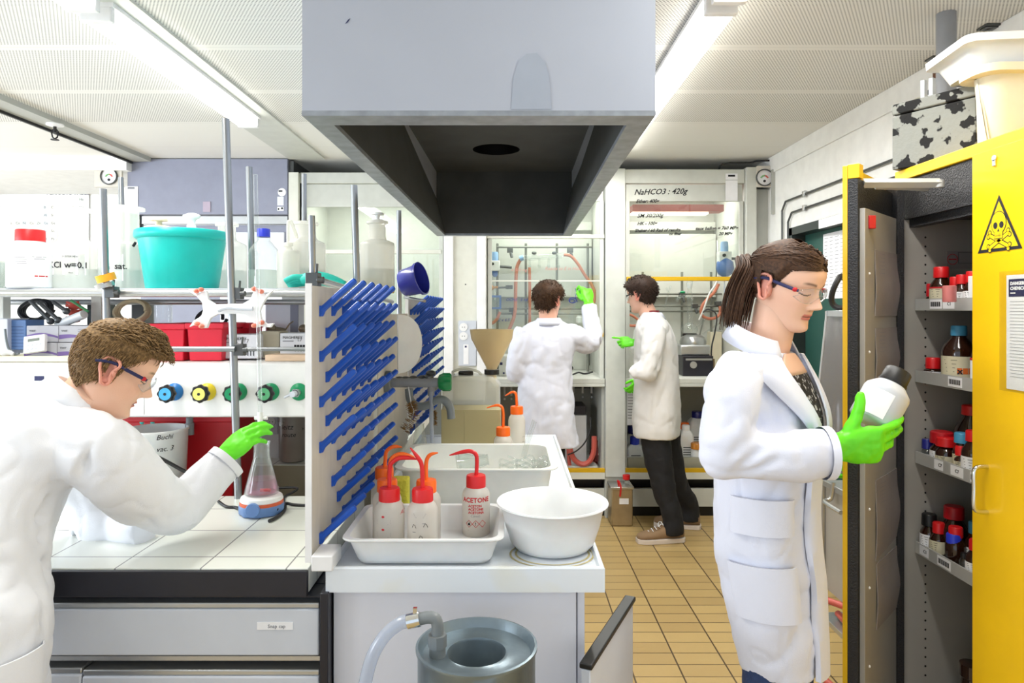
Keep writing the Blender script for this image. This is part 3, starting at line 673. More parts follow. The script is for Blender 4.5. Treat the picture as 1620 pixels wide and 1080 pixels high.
# ---------------------------------------------------------------- things on the counter
def tray(name, label, cat, x0, x1, y0, y1, z0, z1, mat, flare=.022, t=.004, lip=.012, corner=.035):
    cx_, cy_ = (x0+x1)/2, (y0+y1)/2; sx, sy = x1-x0, y1-y0; b = MB()
    def r(dx, z, c): return rrect(cx_, cy_, sx+2*dx, sy+2*dx, max(c, .004), z, 5)
    b.rings([r(-flare-.02, z0, corner-.01), r(-flare-.006, z0+.003, corner-.004), r(-flare, z0+.012, corner), r(-lip, z1-.004, corner), r(-.002, z1-.005, corner), r(0, z1-.002, corner), r(-.001, z1+.001, corner), r(-lip-.003, z1, corner), r(-flare-t, z0+.012, corner-.004), r(-flare-.01, z0+.006, corner-.01)], 0, (1, 1))
    return single(name, b, mat, label, cat, angle=60)
tray('plastic_tray', 'shallow white plastic tray holding wash bottles on the cream counter', 'tray', -.408, -.013, 1.635, 1.945, BT-.005, .966, 'plastic_white', .03)
tray('washing_up_basin', 'large greyish white basin with glassware, behind the tray of wash bottles', 'basin', -.36, .152, 2.09, 2.50, BT-.005, 1.028, M('basin_plastic', (226, 228, 222), .4, sss=.1), .035, .004, .018, .05)
bx_, by_ = .113, 1.80
b = MB().lathe([(.0, .0), (.088, 0), (.098, .004), (.110, .018), (.124, .06), (.135, .112), (.144, .115), (.1475, .1175), (.146, .121), (.133, .118), (.121, .06), (.107, .020), (.09, .008), (0, .006)], n=64)
b.moved(Matrix.Translation((bx_, by_, BT-.0055)))
single('plastic_bowl', b, 'plastic_white', 'round white plastic bowl at the front right corner of the cream counter', 'bowl', angle=70)
def curved(cx_, cy_, r, z, a0):
    """text plane wrapped round an upright cylinder, a0 = direction it faces"""
    return lambda u, w: V((cx_+r*cos(a0+u/r), cy_+r*sin(a0+u/r), z+w))
def wash_bottle(name, px, Y, zb_, cap, pts, label, tilt=0., hgt=.132, r=.0385, prints=()):
    x = at(px, 0, Y).x; t = thing('wash_bottle', label, 'wash bottle', (x, Y, zb_), group=cap.split('_')[0]+' capped wash bottles')
    c = V((x, Y, zb_))
    prof = [(r*.86, 0), (r, .004), (r, hgt*.78), (r*.985, hgt*.84), (r*.9, hgt*.91), (r*.72, hgt*.965), (r*.62, hgt), (r*.62, hgt+.01)]
    part('bottle', MB().lathe(prof, c=c, n=36), 'hdpe', t, angle=60)
    part('liquid', MB().lathe([(r*.84, .004), (r*.93, .01), (r*.93, hgt*.42), (0, hgt*.42)], c=c, n=28), clear(name+'_liquid', (253, 250, 248), .03, .2, haze=.2, hazecol=(252, 244, 240)), t)
    cr = .0265; cp = MB(); rs = []
    for z, k in ((hgt-.002, 1.), (hgt+.024, 1.), (hgt+.030, .94), (hgt+.031, .3)):
        rs.append([c+V((cr*k*(1+.025*(j % 2))*cos(2*pi*j/40), cr*k*(1+.025*(j % 2))*sin(2*pi*j/40), z)) for j in range(40)])
    part('cap', cp.rings(rs), cap, t, angle=50)
    P = [c+V((0, 0, hgt+.02))]+[at(a, q, Y) for a, q in pts]
    part('nozzle', MB().tube(P, [.0056]*(len(P)-2)+[.0052, .0016], 0, 10, smooth=6), cap, t)
    lb = MB(); mats = []
    for pr in prints: pr(lb, x, Y, r+.0006, zb_)
    if prints: part('print', lb, ['ink_red', 'grey_print', 'ink', 'ink_orange'], t)
    return t
def warn(b, x, Y, r, z):
    for zz in (.098, .066):
        f = curved(x, Y, r, z+zz, -pi/2-.25)
        b.add([f(.004*cos(a), .003*sin(a)) for a in [2*pi*j/10 for j in range(10)]], [tuple(range(10))], 0)
        for k in range(4): b.add([f(u, w) for u, w in ((-.02, -.009-.0035*k), (.020-.006*(k == 3), -.009-.0035*k), (.020-.006*(k == 3), -.0082-.0035*k), (-.02, -.0082-.0035*k))], [(0, 1, 2, 3)], 1)
    f = curved(x, Y, r, z+.1, -pi/2+.95); b.text('AC', None or (0, 0, 0), (1, 0, 0), (0, 0, 1), .016, 0, fn=f, shear=.3)
def arrows(b, x, Y, r, z):
    f = curved(x, Y, r, z, -pi/2-.1)
    for k in range(4): b.add([f(u, w) for u, w in ((-.016+.002*k, .106-.003*k), (.018-.002*k, .106-.003*k), (.018-.002*k, .1067-.003*k), (-.016+.002*k, .1067-.003*k))], [(0, 1, 2, 3)], 1)
    for u0, w0 in ((-.014, .072), (.016, .074), (.004, .045)):
        b.tube([f(u0-.005, w0), f(u0-.001, w0+.008), f(u0+.003, w0+.006), f(u0+.006, w0-.001)], .0007, 2, 4)
    for u0, w0 in ((-.014, .06), (.012, .082)): b.add([f(u0-.004, w0), f(u0+.005, w0), f(u0+.005, w0+.0015), f(u0-.004, w0+.0015)], [(0, 1, 2, 3)], 1)
def acet(b, x, Y, r, z):
    f = curved(x, Y, r, z, -pi/2-.02)
    b.text('ACETONE', (0, 0, 0), (1, 0, 0), (0, 0, 1), .0178, 0, fn=lambda u, w: f(u-.038, w+.096), bold=.0006)
    for i, s_ in enumerate(('ACETON', 'ACETONE', 'ACETONA')): b.text(s_, (0, 0, 0), (1, 0, 0), (0, 0, 1), .0092, 0, fn=lambda u, w, i=i: f(u-.019, w+.083-.0088*i), bold=.0004)
    b.text('C3H6O', (0, 0, 0), (1, 0, 0), (0, 0, 1), .008, 1, fn=lambda u, w: f(u-.012, w+.056))
    for k in range(3):
        u0, w0 = -.017+.019*k, .038
        for s1 in range(4):
            a, c2 = R(90*s1), R(90*s1+90)
            b.tube([f(u0+.0095*cos(a), w0+.0095*sin(a)), f(u0+.0095*cos(c2), w0+.0095*sin(c2))], .0006, 0, 4)
        if k == 1: b.text('!', (0, 0, 0), (1, 0, 0), (0, 0, 1), .012, 2, fn=lambda u, w: f(u+u0-.002, w+w0-.004), bold=.0003)
        if k == 0: b.add([f(u0+p, w0+q) for p, q in ((-.003, -.004), (.003, -.004), (.0035, .0), (.001, .005), (0, .001), (-.002, .003), (-.0035, 0))], [tuple(range(7))], 2)
    b.add([f(u, w) for u, w in ((-.02, .02), (.022, .02), (.022, .021), (-.02, .021))], [(0, 1, 2, 3)], 1)
def ethan(b, x, Y, r, z):
    f = curved(x, Y, r, z, -pi/2-.1); b.text('ETHANOL', (0, 0, 0), (1, 0, 0), (0, 0, 1), .011, 3, fn=lambda u, w: f(u-.028, w+.1), bold=.0003)
def flam(b, x, Y, r, z):
    f = curved(x, Y, r, z, -pi/2+.9)
    b.add([f(u, w) for u, w in ((-.006, .02), (.006, .02), (.006, .04), (-.006, .04))], [(0, 1, 2, 3)], 0)
    for k in range(3): b.add([f(u, w) for u, w in ((-.008, .09-.02*k), (.006, .09-.02*k), (.006, .0915-.02*k), (-.008, .0915-.02*k))], [(0, 1, 2, 3)], 1)
zt = .901
wash_bottle('a', 616, 1.75, zt, 'red_cap', [(616.5, 745), (619, 733), (630, 725), (645, 724), (660, 726.5)], 'red capped wash bottle at the left front of the white tray, nozzle pointing right', prints=(warn,))
wash_bottle('b', 668.5, 1.745, zt, 'red_cap', [(668, 745), (666, 732), (660, 722), (649, 708)], 'red capped wash bottle in the middle of the tray, nozzle slanting up to the left', prints=(arrows,))
wash_bottle('c', 753, 1.885, zt, 'red_cap', [(754.5, 733), (753, 719), (744, 713.5), (730, 715), (711, 720)], 'red capped wash bottle printed with red writing at the right of the white tray', prints=(acet,))
wash_bottle('d', 612.5, 1.838, zt, 'orange_cap', [(616, 742), (619, 726), (630, 718.5), (643, 719), (656, 723)], 'orange capped wash bottle right behind the left red capped one in the tray')
wash_bottle('e', 608, 2.0, BT-.004, 'orange_cap', [(609.5, 730), (611, 715), (618, 708), (626, 706), (636, 707)], 'orange capped wash bottle behind the tray, tallest nozzle beside the blue pegs')
wash_bottle('f', 674.5, 1.832, zt, 'orange_cap', [(674, 745), (675, 728), (681, 719), (693, 716)], 'orange capped wash bottle behind the middle red capped one in the tray', prints=(ethan,))
wash_bottle('g', 796, 2.62, BT-.004, 'orange_cap', [(796, 652), (793, 643), (785, 641), (770, 645)], 'orange capped wash bottle in front of the tan metal box', prints=(ethan,), hgt=.142, r=.036)
wash_bottle('h', 817.5, 2.88, BT-.004, 'orange_cap', [(817, 630), (815.5, 622), (810, 620), (799, 626)], 'tall orange capped wash bottle at the back, against the white coat', prints=(flam,), hgt=.185, r=.036)
b = MB().rbox(at(634, 0, 2.03).x, 2.03, BT-.004, 1.02, .05, .05, .01)
single('sponge', b, M('sponge', (196, 190, 60), .9, bump=.6, bscale=120), 'yellow green sponge standing behind the orange capped bottles', 'sponge', bev=.004)
single('tan_metal_box', MB().box(at(698, 0, 2.84).x, at(792, 0, 2.84).x, 2.84, 2.98, BT-.005, az(648, 2.84)).box(at(734.5, 0, 2.84).x, at(735.5, 0, 2.84).x, 2.838, 2.84, BT, az(650, 2.84)), 'tan', 'tan brushed metal box in front of the jerry can', 'metal box', bev=.003)
# jerry can and funnel
jc = thing('jerry_can', 'cloudy white jerry can with black cap standing behind the tan metal box', 'jerry can', at(748, 705, 3.12))
xa, xb = at(702, 0, 3.12).x, at(791, 0, 3.12).x; jz = az(592, 3.12); b = MB()
pf = [(xa, BT-.004), (xb, BT-.004), (xb, jz-.045), (xb-.03, jz-.004), (xa+.09, jz), (xa+.04, jz), (xa, jz-.035)]
b.prism(pf, (0, 3.03, 0), (1, 0, 0), (0, 0, 1), (0, .18, 0))
part('body', b, 'jerry', jc, bev=.018, seg=3)
part('liquid', MB().box(xa+.008, xb-.008, 3.04, 3.20, BT+.002, az(636, 3.12)), M('grey_liquid', (140, 146, 156), .2), jc)
cc = at(737, 592, 3.12); part('cap', MB().lathe([(.032, -.006), (.034, 0), (.034, .012), (.028, .016), (0, .016)], c=cc, n=24), 'black', jc)
part('neck', MB().cyl(at(778, 604, 3.12), at(778, 590, 3.12), .022, 0, 20), 'plastic_cream', jc)
part('handle', MB().tube([at(722, 596, 3.12), at(716, 588, 3.12), at(735, 583, 3.12), at(757, 588, 3.12), at(762, 597, 3.12)], .006, 0, 8, smooth=4), 'jerry', jc)
fn_ = thing('funnel', 'large yellowed plastic funnel with black collar stuck in the jerry can', 'funnel', at(778, 592, 3.12))
fc = at(778, 0, 3.12); z_ = lambda y: az(y, 3.12)
part('cone', MB().lathe([(.022, z_(588)), (.024, z_(582)), (.094, z_(536)), (.1, z_(522)), (.102, z_(521)), (.098, z_(522)), (.09, z_(537)), (.02, z_(583))], c=(fc.x, 3.12, 0), n=40, caps=(0, 0)), clear('funnel_plastic', (236, 220, 180), .05, .3, haze=.68, hazecol=(240, 228, 196)), fn_)
part('collar', MB().cyl((fc.x, 3.12, z_(592)), (fc.x, 3.12, z_(584)), .034, 0, 24), 'black', fn_, bev=.002)
# glassware in the basin
def wisp(pts, r, label, n=8):
    return single('glass_rod', MB().tube(pts, r, 0, n, smooth=3), 'labglass', label, 'glass rod', 'glass rods in the basin')
wisp([at(826, 722, 2.3), at(832, 700, 2.3), at(844, 664, 2.3)], .004, 'thin glass rod leaning out of the basin, left of a pair')
wisp([at(830, 724, 2.31), at(836, 702, 2.31), at(847, 667, 2.31)], .004, 'thin glass rod leaning out of the basin, right of a pair')
def coil(c, r, label):
    pts = [c+V((r*cos(a)*1.2, r*sin(a)*.6, .012*sin(3*a)+.002*i)) for i, a in enumerate([k*.7 for k in range(22)])]
    return single('glass_coil', MB().tube(pts, .0035, 0, 8, smooth=3), 'labglass', label, 'glass coil', 'glass coils in the basin')
coil(V((at(818, 0, 2.3).x, 2.33, .97)), .05, 'bent glass coil at the left inside the basin')
coil(V((at(842, 0, 2.3).x, 2.27, .98)), .045, 'bent glass coil at the right inside the basin')
fl = MB().lathe([(.0, 0), (.04, 0), (.043, .006), (.018, .07), (.016, .10), (.019, .104), (.016, .103), (.041, .008), (0, .003)], c=(0, 0, 0), n=28, mat=Matrix.Rotation(R(80), 4, 'Y'))
fl.moved(Matrix.Translation(at(724, 735, 2.28)))
single('glass_flask', fl, 'labglass', 'clear glass flask lying in the basin behind the red nozzle', 'flask')
bt = MB().lathe([(.0, 0), (.034, 0), (.036, .005), (.036, .03), (.030, .05), (.017, .075), (.017, .1), (.02, .103), (.016, .102), (.03, .05), (.033, .006), (0, .004)], c=(0, 0, 0), n=28).moved(Matrix.Translation((at(664, 0, 2.72).x, 2.72, BT-.005)) @ Matrix.Scale(1.65, 4, (0, 0, 1)))
single('glass_bottle', bt, 'labglass', 'small clear glass bottle standing under the tap behind the basin', 'bottle')
# tin canister on the floor at the back
tc_ = thing('tin_canister', 'tall tan tin canister with red cap standing on the floor before the broad post', 'canister', at(981, 826, 4.87))
cx_ = at(981, 0, 4.87).x; z1 = az(766, 4.87)
part('body', MB().box(cx_-.075, cx_+.075, 4.78, 4.95, 0, z1), 'tin', tc_, bev=.008)
part('rim', MB().box(cx_-.082, cx_+.082, 4.775, 4.955, z1-.012, z1+.006), 'steel', tc_, bev=.003)
c = V((cx_+.04, 4.84, z1)); part('neck', MB().cyl(c, c+V((0, 0, .05)), .02, 0, 16), 'labglass', tc_)
part('cap', MB().cyl(c+V((0, 0, .045)), c+V((0, 0, .075)), .026, 0, 16), 'red_cap', tc_)
part('label_tape', MB().box(cx_-.02, cx_+.045, 4.777, 4.78, z1-.115, z1-.075), 'paper', tc_)
part('red_tag', MB().tube([V((cx_-.02, 4.79, z1)), V((cx_-.03, 4.785, z1+.05)), V((cx_-.01, 4.775, z1+.01)), V((cx_-.015, 4.776, z1-.06))], .006, 0, 6, smooth=3), 'red_cap', tc_)
# ================================================================= left: valve box, shelf and what stands there
YS = 2.35
def s_at(px, py, Y=YS): return at(px, py, Y)
vb = thing('valve_box', 'long white service box with coloured gas and water valves above the bench', 'service box', (-1.6, 2.5, 1.148))
part('casing', MB().box(-2.7, XR-.01, YS, 2.95, 1.148, 1.335), 'white_paint', vb, bev=.006)
def valve(px, ring, disc, label, knob=True, py=619.5):
    c = s_at(px, py); t = thing('valve', label, 'valve', c, group='valves on the white service box')
    rot = Matrix.Rotation(pi/2, 4, 'X')
    part('flange', MB().lathe([(.030, 0), (.030, .004), (.022, .014), (.014, .016)], c=c, mat=rot, n=28), ring, t)
    part('stem', MB().cyl(c+V((0, -.01, 0)), c+V((0, -.045, 0)), .012, 0, 12).cyl(c+V((0, -.03, 0)), c+V((0, -.045, 0)), .015, 0, 6), 'brass' if knob else 'alu', t)
    if knob:
        k = c+V((0, -.045, 0)); b = MB(); rs = []
        for y, kk in ((0, .9), (-.004, 1), (-.016, 1), (-.021, .88), (-.021, .6)):
            rs.append([k+V((.029*kk*(1+.07*cos(8*a))*cos(a), y, .029*kk*(1+.07*cos(8*a))*sin(a))) for a in [2*pi*j/48 for j in range(48)]])
        kn = part('handwheel', b.rings(rs, 0), 'black', t)
        part('disc', MB().cyl(k+V((0, -.020, 0)), k+V((0, -.0235, 0)), .0205, 0, 28).cyl(k+V((0, -.0235, 0)), k+V((0, -.0245, 0)), .005, 1, 12), [disc, 'black'], kn)
    else:
        k = c+V((0, -.045, 0)); part('nozzle', MB().cyl(k, k+V((0, -.03, 0)), .010, 0, 12).cyl(k+V((-.012, -.015, -.004)), k+V((-.03, -.018, -.012)), .004, 0, 8), 'drawer_grey', t)
valve(276.5, 'valve_blue', 'valve_light_blue', 'blue valve with light blue disc, nearest the bending person\'s nose')
valve(328.5, 'valve_yellow', 'valve_pale_yellow', 'yellow valve with black handwheel on the white box')
valve(377.5, 'valve_green', 'valve_green', 'green valve behind the tall metal rod')
valve(428.5, 'valve_green', 'valve_pale_green', 'pale green valve behind the glass burette')
valve(473, 'valve_green', 'valve_green', 'green outlet without a handwheel beside the blue peg rack', False)
b = MB().box(s_at(55, 0).x, s_at(70, 0).x, YS-.002, YS-.001, az(602, YS), az(594.5, YS), 1).box(s_at(62, 0).x, s_at(120, 0).x, YS-.002, YS-.001, az(630, YS), az(612, YS), 0)
for k in range(3): b.box(s_at(62, 0).x, s_at(90, 0).x, YS-.003, YS-.002, az(613.4+3*k, YS), az(612.4+3*k, YS), 2)
b.text('ABZ', s_at(60, 607.5, YS-.002), (1, 0, 0), (0, 0, 1), .012, 2)
part('label', b, ['paper', 'ink_navy', 'grey_print'], vb)
part('label', MB().box(s_at(208, 0).x, s_at(228, 0).x, YS-.002, YS-.001, az(655, YS), az(628, YS)), 'paper', vb)
nz = s_at(300, 660, 2.45)
single('outlet_nozzle', MB().cyl(nz, nz-V((0, 0, .02)), .012, 0, 12).cyl(nz-V((0, 0, .02)), nz-V((0, 0, .062)), .0155, 0, 14), 'grey_pipe', 'grey outlet nozzle hanging under the white valve box', 'nozzle')
for i, px in enumerate((226, 243)):
    c = s_at(px, 667, 2.5); single('pilot_light', MB().ell(c, (.012, .012, .012), 0, 12, 8).cyl(c, c+V((0, .02, 0)), .015, 1, 12), ['teal_light', 'paper'], ('left' if i == 0 else 'right')+' one of two small green indicator bulbs under the valve box', 'indicator', 'green indicator bulbs')
# reagent shelf
sh = thing('reagent_shelf', 'white reagent shelf with metal front rails above the bench, carrying bottles', 'shelf', (-1.6, 2.55, 1.565))
part('board', MB().box(-2.7, -.70, YS+.01, 2.90, 1.572, 1.592), 'drawer_grey', sh, bev=.002)
part('rail', MB().cyl((-2.7, YS-.01, 1.575), (-.69, YS-.01, 1.575), .0135, 0, 14), 'alu', sh)
part('rail', MB().cyl((-2.7, 2.7, 1.548), (-.69, 2.7, 1.548), .011, 0, 12), 'alu', sh)
for px in (3, 157, 560):
    Y = 2.62; x = at(px, 0, Y).x; part('post', MB().box(x-.02, x+.02, Y-.02, Y+.02, 1.336, 1.572), 'offwhite', sh, bev=.002)
part('end_bar', MB().cyl((-.508, 1.76, 1.600), at(620, 477, 2.86), .009, 0, 10), 'steel', sh)
part('side_bar', MB().box(-.80, -.70, 2.4, 2.86, 1.555, 1.570), 'alu', sh)
dm('rod_metal', (150, 153, 155), .3, metal=.85)
# lattice rods in front
def boss(c, label):
    b = MB().box(c.x-.016, c.x+.016, c.y-.012, c.y+.022, c.z-.019, c.z+.019).cyl(c+V((.01, -.005, .015)), c+V((.012, -.005, .042)), .004, 0, 8).cyl(c+V((.012, -.005, 0)), c+V((.03, -.005, 0)), .009, 0, 10)
    return single('boss_head', b, 'dark_steel', label, 'clamp', 'boss heads on the rods', bev=.002)
def rod(p, q, r, label, mat='rod_metal'):
    return single('metal_rod', MB().cyl(p, q, r, 0, 14), mat, label, 'rod', 'metal rods of the stand')
rod(at(357, 188, 2.26), at(377, 789, 2.24), .0125, 'tall metal rod standing on the bench through the white burette clamp')
rod(at(163, 299, 2.3), at(170.5, 566, 2.3), .0115, 'metal rod carrying the roll of orange tape')
rod(at(191, 281, 2.64), at(196, 455, 2.60), .010, 'short metal rod behind the bottle left of the teal bucket')
rod(at(394, 264, 2.7), at(399.5, 459.5, 2.7), .0125, 'metal rod behind the bottle with the blue cap')
rod(at(481, 275, 2.72), at(482, 452, 2.72), .010, 'thin metal rod behind the bottle with handle')
rod(at(493, 341, 1.76), at(495, 447, 1.76), .0085, 'metal rod rising at the near corner of the blue peg rack')
rod(at(560, 293, 2.5), at(568, 567.5, 2.5), .0125, 'metal rod standing between the two right white bottles')
rod(at(631, 333, 3.06), at(633, 707, 3.06), .011, 'metal rod right of the last white bottle, beside the blue pot')
rod(at(255, 552, 2.22), at(372, 552, 2.22), .009, 'horizontal rod before the red bins, left piece')
rod(at(383, 552, 2.23), at(490, 552, 2.23), .007, 'horizontal rod before the white boxes, right piece')
boss(at(375, 464, 2.26), 'dark boss head where the tall rod meets the shelf rail')
boss(at(379, 553, 2.235), 'dark boss head where the tall rod meets the horizontal rod')
boss(at(495, 443, 1.745), 'grey boss head at the top of the blue peg rack')
boss(at(176, 462, 2.3), 'small black boss head under the orange tape roll')
tapes = thing('tape_roll', 'orange adhesive tape roll hung on the metal rod', 'tape', at(167, 438, 2.28))
mt_ = Matrix.Rotation(R(-14), 4, 'Y') @ Matrix.Rotation(R(12), 4, 'X')
c = at(167.5, 439, 2.28)
part('tape', MB().lathe([(.020, -.012), (.030, -.012), (.030, .012), (.020, .012)], c=c, mat=mt_, n=32, caps=(0, 0)), M('tape_orange', (250, 176, 40), .4), tapes)
c = at(165.5, 451, 2.28)
single('tape_roll', MB().lathe([(.017, -.007), (.030, -.007), (.030, .007), (.017, .007), (.017, -.007)], c=c, mat=mt_, n=32, caps=(0, 0)), 'alu', 'silver grey tape roll under the orange one on the rod', 'tape')
# burette and butterfly clamp
bu = thing('burette', 'long thin glass burette held by the white clamp above the flask', 'burette', at(411, 640, 2.16))
part('tube', MB().cyl(at(404, 276, 2.16), at(411.5, 655, 2.10), .0068, 0, 14), 'labglass', bu)
part('tip', MB().tube([at(411.5, 655, 2.10), at(412.5, 675, 2.085), at(413, 694, 2.08)], [.005, .003, .0018], 0, 10), 'labglass', bu)
part('stopcock', MB().cyl(at(403, 661, 2.10), at(423, 661, 2.10), .006, 0, 10).cyl(at(411.5, 652, 2.10), at(412, 672, 2.09), .008, 0, 10), 'pp_white', bu)
bc = thing('burette_clamp', 'white butterfly burette clamp with orange rubber tips on the tall rod', 'clamp', at(365, 490, 2.22))
arm = [(305, 457), (313, 466), (321, 461), (326, 459), (330, 474), (340, 481), (366, 480.5), (384, 480), (396, 473), (402, 458), (408, 456), (414, 462), (420, 466), (432, 459), (421, 472), (414, 484), (411, 492), (413, 504), (422, 512), (433, 511), (428, 518), (412, 516), (405, 518), (399, 508), (388, 497), (366, 496), (344, 497), (333, 503), (327, 519), (318, 519), (312, 512), (299, 517), (306, 507), (318, 500), (321, 490), (319, 478), (310, 468), (302, 463), (297, 456)]
YC = 2.21; o_ = at(365, 490, YC)
b = MB().prism([((a-365)/F*YC, (490-c)/F*YC) for a, c in arm], o_, (1, 0, 0), (0, 0, 1), (0, .014, 0))
part('plate', b, 'pp_white', bc, bev=.002)
part('grip', MB().tube([at(345, 491, YC-.012), at(360, 486, YC-.012), at(385, 488, YC-.012), at(400, 488, YC-.012)], .0075, 0, 8, smooth=3), 'drawer_grey', bc)
for px, py in ((311, 460), (318, 458), (402, 457), (413, 461), (312, 512), (319, 516), (402, 515), (414, 510)):
    part('rubber_tip', MB().ell(at(px, py, YC-.004), (.0085, .014, .0075), 0, 12, 8), M('tip', (244, 140, 116), .5) if 'tip_m' not in MT else MT['tip_m'], bc)
# flask and stirrer
stx = at(414, 0, 2.08).x
ms = thing('magnetic_stirrer', 'small round stirrer with wavy blue base, orange ring and white top on the tiles', 'stirrer', (stx, 2.08, BT))
n = 64; rs = []
for z, k in ((.001, .90), (.004, .96), (.026, 1.), (.030, .98), (.030, .5)):
    rs.append([V((stx+.066*k*cos(a)*(1+.04*cos(9*a)*(z < .02)), 2.08+.066*k*sin(a)*(1+.04*cos(9*a)*(z < .02)), BT+z)) for a in [2*pi*j/n for j in range(n)]])
part('base', MB().rings(rs), M('stirrer_blue', (104, 140, 196), .4), ms)
part('ring', MB().lathe([(.060, .028), (.0635, .030), (.0635, .038), (.06, .04)], c=(stx, 2.08, BT), n=48), M('ring_orange', (224, 100, 60), .45), ms)
part('top', MB().lathe([(.061, .039), (.063, .042), (.06, .052), (.05, .058), (0, .059)], c=(stx, 2.08, BT), n=48), 'pp_white', ms)
kc = V((stx-.002, 2.08-.062, BT+.027)); part('knob', MB().cyl(kc, kc-V((0, .012, 0)), .021, 0, 28), M('knob_blue', (110, 146, 206), .4), ms, bev=.002)
zf = BT+.0595
ef = thing('erlenmeyer_flask', 'glass conical flask with pink liquid standing on the stirrer', 'flask', (stx, 2.08, zf))
prof = [(a*.94, c_*.94) for a, c_ in [(.0, .0), (.050, 0), (.054, .004), (.053, .012), (.0255, .118), (.0245, .13), (.0245, .16), (.028, .166), (.0265, .168), (.0228, .161), (.0228, .13), (.024, .118), (.051, .013), (.049, .004), (0, .004)]]
part('glass', MB().lathe(prof, c=(stx, 2.08, zf), n=48), 'labglass', ef, angle=70)
part('liquid', MB().lathe([(0, .005), (.0445, .005), (.047, .013), (.0385, .046), (0, .046)], c=(stx, 2.08, zf), n=48), 'pink', ef)
part('stir_bar', MB().cyl((stx-.0, 2.07, zf+.012), (stx+.03, 2.07, zf+.012), .005, 0, 10), 'red_cap', ef)
def cable(pts, r, label, mat='cable'):
    return single('cable', MB().tube(pts, r, 0, 8, smooth=5), mat, label, 'cable')
g = lambda px, py: V((at(px, py, (H-BT-.005)*F/(py-CY)).x, (H-BT-.005)*F/(py-CY), BT+.005))
cable([V((stx+.06, 2.08, BT+.012)), g(452, 796), g(464, 798), g(480, 799), g(489, 799)], .0045, 'black cable running from the stirrer to the peg rack')
cable([V((stx+.062, 2.10, BT+.016)), g(450, 786), V((*at(462, 783, 2.28).xy, BT+.007)), V((*at(471, 776, 2.32).xy, BT+.01)), V((*at(462, 772, 2.36).xy, BT+.004)), V((*at(440, 776, 2.36).xy, BT+.002))], .004, 'black cable loop behind the pink flask')
cable([V((stx+.055, 2.05, BT+.02)), g(450, 800), g(449, 808), g(438, 818), g(426, 824)], .0055, 'black cable end hanging over the stirrer front on the tiles')
cable([V((stx-.066, 2.08, BT+.012)), g(372, 802), g(358, 801), g(346, 793)], .0045, 'black cable leaving the stirrer towards the sleeve')
# red tub, white bucket, grey jar
rt = MB(); a0, a1 = at(203, 0, 2.5).x, at(372, 0, 2.5).x
def obox(b, x0, x1, y0, y1, z0, z1, t=.004, flare=.012, lip=.012, m=0):
    f = flare; rs = [[V(p) for p in ((x0+k, y0+k, z), (x1-k, y0+k, z), (x1-k, y1-k, z), (x0+k, y1-k, z))] for k, z in ((f, z0), (0, z1-.02), (-lip, z1-.02), (-lip, z1), (t, z1), (f+t, z0+t))]
    return b.rings(rs, m)
obox(rt, a0, a1, 2.492, 2.70, BT-.158, 1.13)
single('red_tub', rt, 'red_dark', 'big open red plastic tub standing in the trough under the valve box', 'tub', bev=.003, angle=30)
wb = thing('white_bucket', 'white plastic bucket with black handwriting in front of the red tub', 'bucket', (at(245, 0, 2.4).x, 2.40, BT-.158))
bc_ = V((at(246, 0, 2.37).x, 2.37, BT-.157))
part('bucket', MB().lathe([(0, 0), (.085, 0), (.09, .006), (.104, .355), (.107, .357), (.107, .365), (.101, .365), (.09, .05), (0, .01)], c=bc_, n=40), 'plastic_white', wb, angle=60)
b = MB()
for i, (u0, w0, s_) in enumerate(((.02, .34, 'Buchi'), (.02, .30, 'vac. 3'), (-.06, .27, 'S7'), (-.055, .24, 'L.z'), (.04, .17, 'Flo'), (.05, .15, 'Nr. K'))):
    b.text(s_, (0, 0, 0), (1, 0, 0), (0, 0, 1), .024, 0, shear=.3, fn=lambda u, w, u0=u0, w0=w0: curved(bc_.x, bc_.y, .0895+.0148*((w0+w)/.355)+.0012, bc_.z, -pi/2+.3)(u+u0, w+w0))
part('handwriting', b, 'ink', wb)
jr = thing('grey_jar', 'translucent grey plastic jar with black handwriting on the tiled ledge near the peg rack', 'jar', at(463, 729, 2.79))
jc_ = V((at(463, 0, 2.79).x, 2.79, BT)); part('jar', MB().lathe([(.035, 0), (.05, .006), (.0545, .02), (.0545, .2), (.05, .215), (.04, .22)], c=jc_, n=36), M('jar_grey', (142, 132, 124), .3, noisy=.1, nscale=6), jr)
b = MB(); f = curved(jc_.x, jc_.y, .0551, jc_.z, -pi/2+.3)
b.text('leitz', (0, 0, 0), (1, 0, 0), (0, 0, 1), .03, 0, shear=.2, fn=lambda u, w: f(u-.048, w+.138)); b.text('route', (0, 0, 0), (1, 0, 0), (0, 0, 1), .026, 0, shear=.2, fn=lambda u, w: f(u-.046, w+.108)); b.text('H', (0, 0, 0), (1, 0, 0), (0, 0, 1), .018, 0, fn=lambda u, w: f(u+.04, w+.13))
part('handwriting', b, 'ink', jr)
single('glass_adapter', MB().lathe([(.01, 0), (.008, .012), (.012, .014), (.009, .03), (.012, .032), (.009, .05), (.012, .052), (.012, .07)], c=(at(445, 0, 2.6).x, 2.6, 1.0785), n=14), 'labglass', 'small ribbed glass adapter hanging before the grey jar', 'glass adapter')
cable([at(226, 711, 2.2), at(262, 729, 2.24), at(300, 749, 2.28), at(330, 757, 2.3)], .006, 'thick black cable crossing the white bucket')
